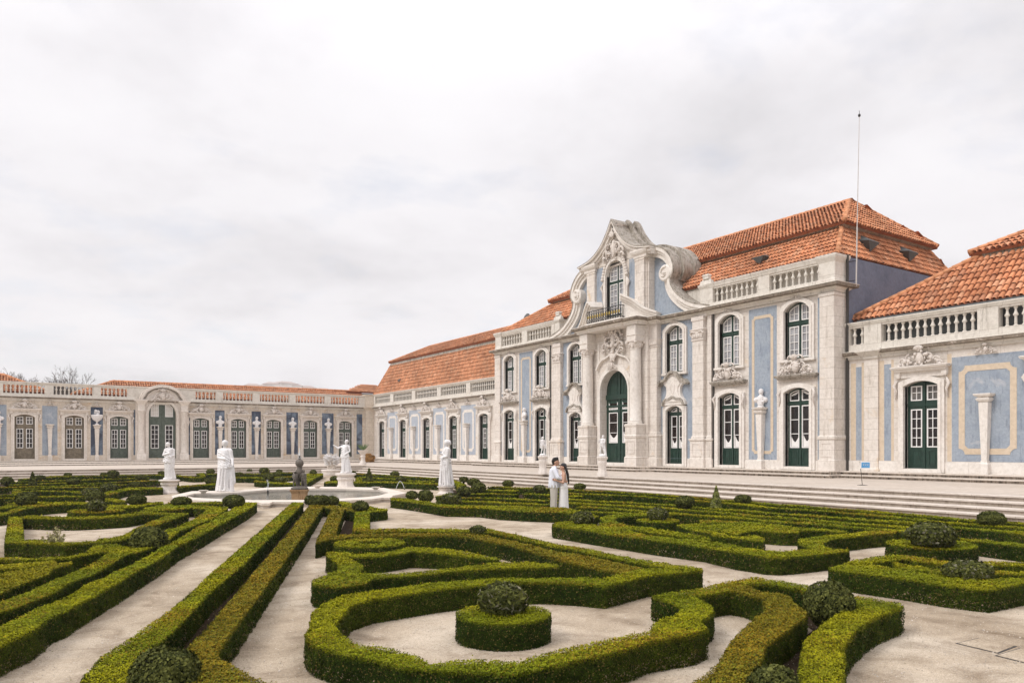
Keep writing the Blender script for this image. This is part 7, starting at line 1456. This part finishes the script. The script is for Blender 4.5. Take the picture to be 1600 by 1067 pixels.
# ============================================================= BEYOND THE PALACE
def bare_tree(label, x, y, H, seed):
    rg = random.Random(seed); mb = MB(); tw = MB()
    def br(p, d, L_, r, lv):
        q = p + d * L_; m_ = p + d * L_ * 0.5 + Vector((rg.uniform(-1, 1), rg.uniform(-1, 1), rg.uniform(-.5, .5))) * L_ * 0.06
        r = max(r, 0.015); (mb if lv < 3 else tw).tube([p, m_, q], [r, r * 0.82, r * 0.62], 5 if lv < 3 else 3)
        if lv >= 8 or (lv == 7 and rg.random() < 0.3): return
        for k in range(3 if lv < 6 else 2):
            a = rg.uniform(0, 6.28); sp = rg.uniform(0.3, 0.8); o = d.orthogonal().normalized(); o2 = d.cross(o)
            nd = (d + (o * math.cos(a) + o2 * math.sin(a)) * sp + Vector((0, 0, 0.10))).normalized(); br(q if rg.random() < 0.6 else m_, nd, L_ * rg.uniform(0.64, 0.84), r * 0.62, lv + 1)
    br(Vector((0, 0, 0)), Vector((0, 0, 1)), H * 0.27, H * 0.019, 0)
    root = empty('bare_tree', (x, y, 0), 0, label=label, cat='tree', group='bare trees behind the north wing'); mb.build('trunk', 'bark', root); tw.build('crown', 'bark', root)
def at(px, Y): d = (px - 800) / 1180; t = Y / (FY + d * RY); return t * (FX + d * RX), Y
for k, (px, Y, H, lb) in enumerate([(2, 118, 15.2, 'bare tree at the left edge rising over the north wing roof'), (22, 124, 14.6, 'second bare tree from the left behind the roof'), (42, 116, 13.0, 'thin low bare tree in the gap between the roofs'), (82, 120, 14.2, 'bare tree in the middle of the gap between the roofs'), (98, 128, 14.6, 'dense twiggy bare tree over the first balustrade pier'), (115, 118, 14.4, 'rightmost twiggy bare tree before the tile roof starts'), (240, 150, 13.8, 'faint distant bare treetop left of the arched portal')]):
    x, y = at(px, Y); bare_tree(lb, x, y, H * 0.93, 40 + k)
# hillside town far away
pts = []; mb = MB(); n = 60
for k in range(n + 1):
    px = 180 + (640 - 180) * k / n; x, y = at(px, 620); hgt = (39.5 + 7 * math.sin(k * 0.16) * (1 - abs(k - 30) / 60) + 6 * math.exp(-((px - 440) / 90.0) ** 2)); pts.append((x, y, hgt))
vs = [(x, y - 60, 0) for x, y, h in pts] + [(x, y, h) for x, y, h in pts] + [(x, y + 250, 0) for x, y, h in pts]; m_ = len(pts); mb.add(vs, [(i, i + 1, m_ + i + 1, m_ + i) for i in range(m_ - 1)] + [(m_ + i, m_ + i + 1, 2 * m_ + i + 1, 2 * m_ + i) for i in range(m_ - 1)])
setp(mb.build('distant_hill', plain('hillside', (0.34, 0.33, 0.31), 0.95, 0.1, 0.5, 0.02)), kind='structure')
rg = random.Random(9); hp = [(393, 3.5, 22), (412, 3, 17), (427, 4.2, 26), (443, 5, 24), (460, 4, 19), (478, 3.5, 20), (500, 3.2, 22), (530, 3, 20)]; ORD = ['leftmost', 'second from the left', 'third from the left', 'fourth from the left', 'fifth from the left', 'sixth from the left', 'second from the right', 'rightmost']
for k, (px, hh, w) in enumerate(hp):
    x, y = at(px, 600); zg = 42.5 + 5 * math.exp(-((px - 440) / 90.0) ** 2); root = empty('distant_house', (x, y, zg), rg.uniform(-.3, .3), label='tiny pale apartment block on the distant hill, ' + ORD[k], cat='house', group='distant town houses on the hill')
    mb = MB(); w *= 0.6; mb.box(-w / 2, w / 2, -8, 8, -6, hh * 1.2); mb.build('wall', 'town', root)
    mb = MB(); mb.ring(-w / 2 - 0.5, w / 2 + 0.5, -8.5, 8.5, [(0, hh * 1.2), (-4, hh * 1.2 + 1.8)]); mb.build('roof', plain('farroof', (0.40, 0.33, 0.31), 0.9), root)
# gentle haze: fades the town only
mb = MB(); mb.box(-420, 700, -60, 900, -1.0, 75); hz_ = mb.build('haze', 'stone'); m = bpy.data.materials.new('haze'); m.use_nodes = True; nt = m.node_tree; nt.nodes.clear()
ou = nt.nodes.new('ShaderNodeOutputMaterial'); pv = nt.nodes.new('ShaderNodeVolumePrincipled'); pv.inputs['Color'].default_value = (0.93, 0.93, 0.96, 1); pv.inputs['Density'].default_value = 0.0003; nt.links.new(pv.outputs[0], ou.inputs['Volume'])
hz_.data.materials.clear(); hz_.data.materials.append(m); setp(hz_, kind='stuff')
SC.cycles.volume_bounces = 1
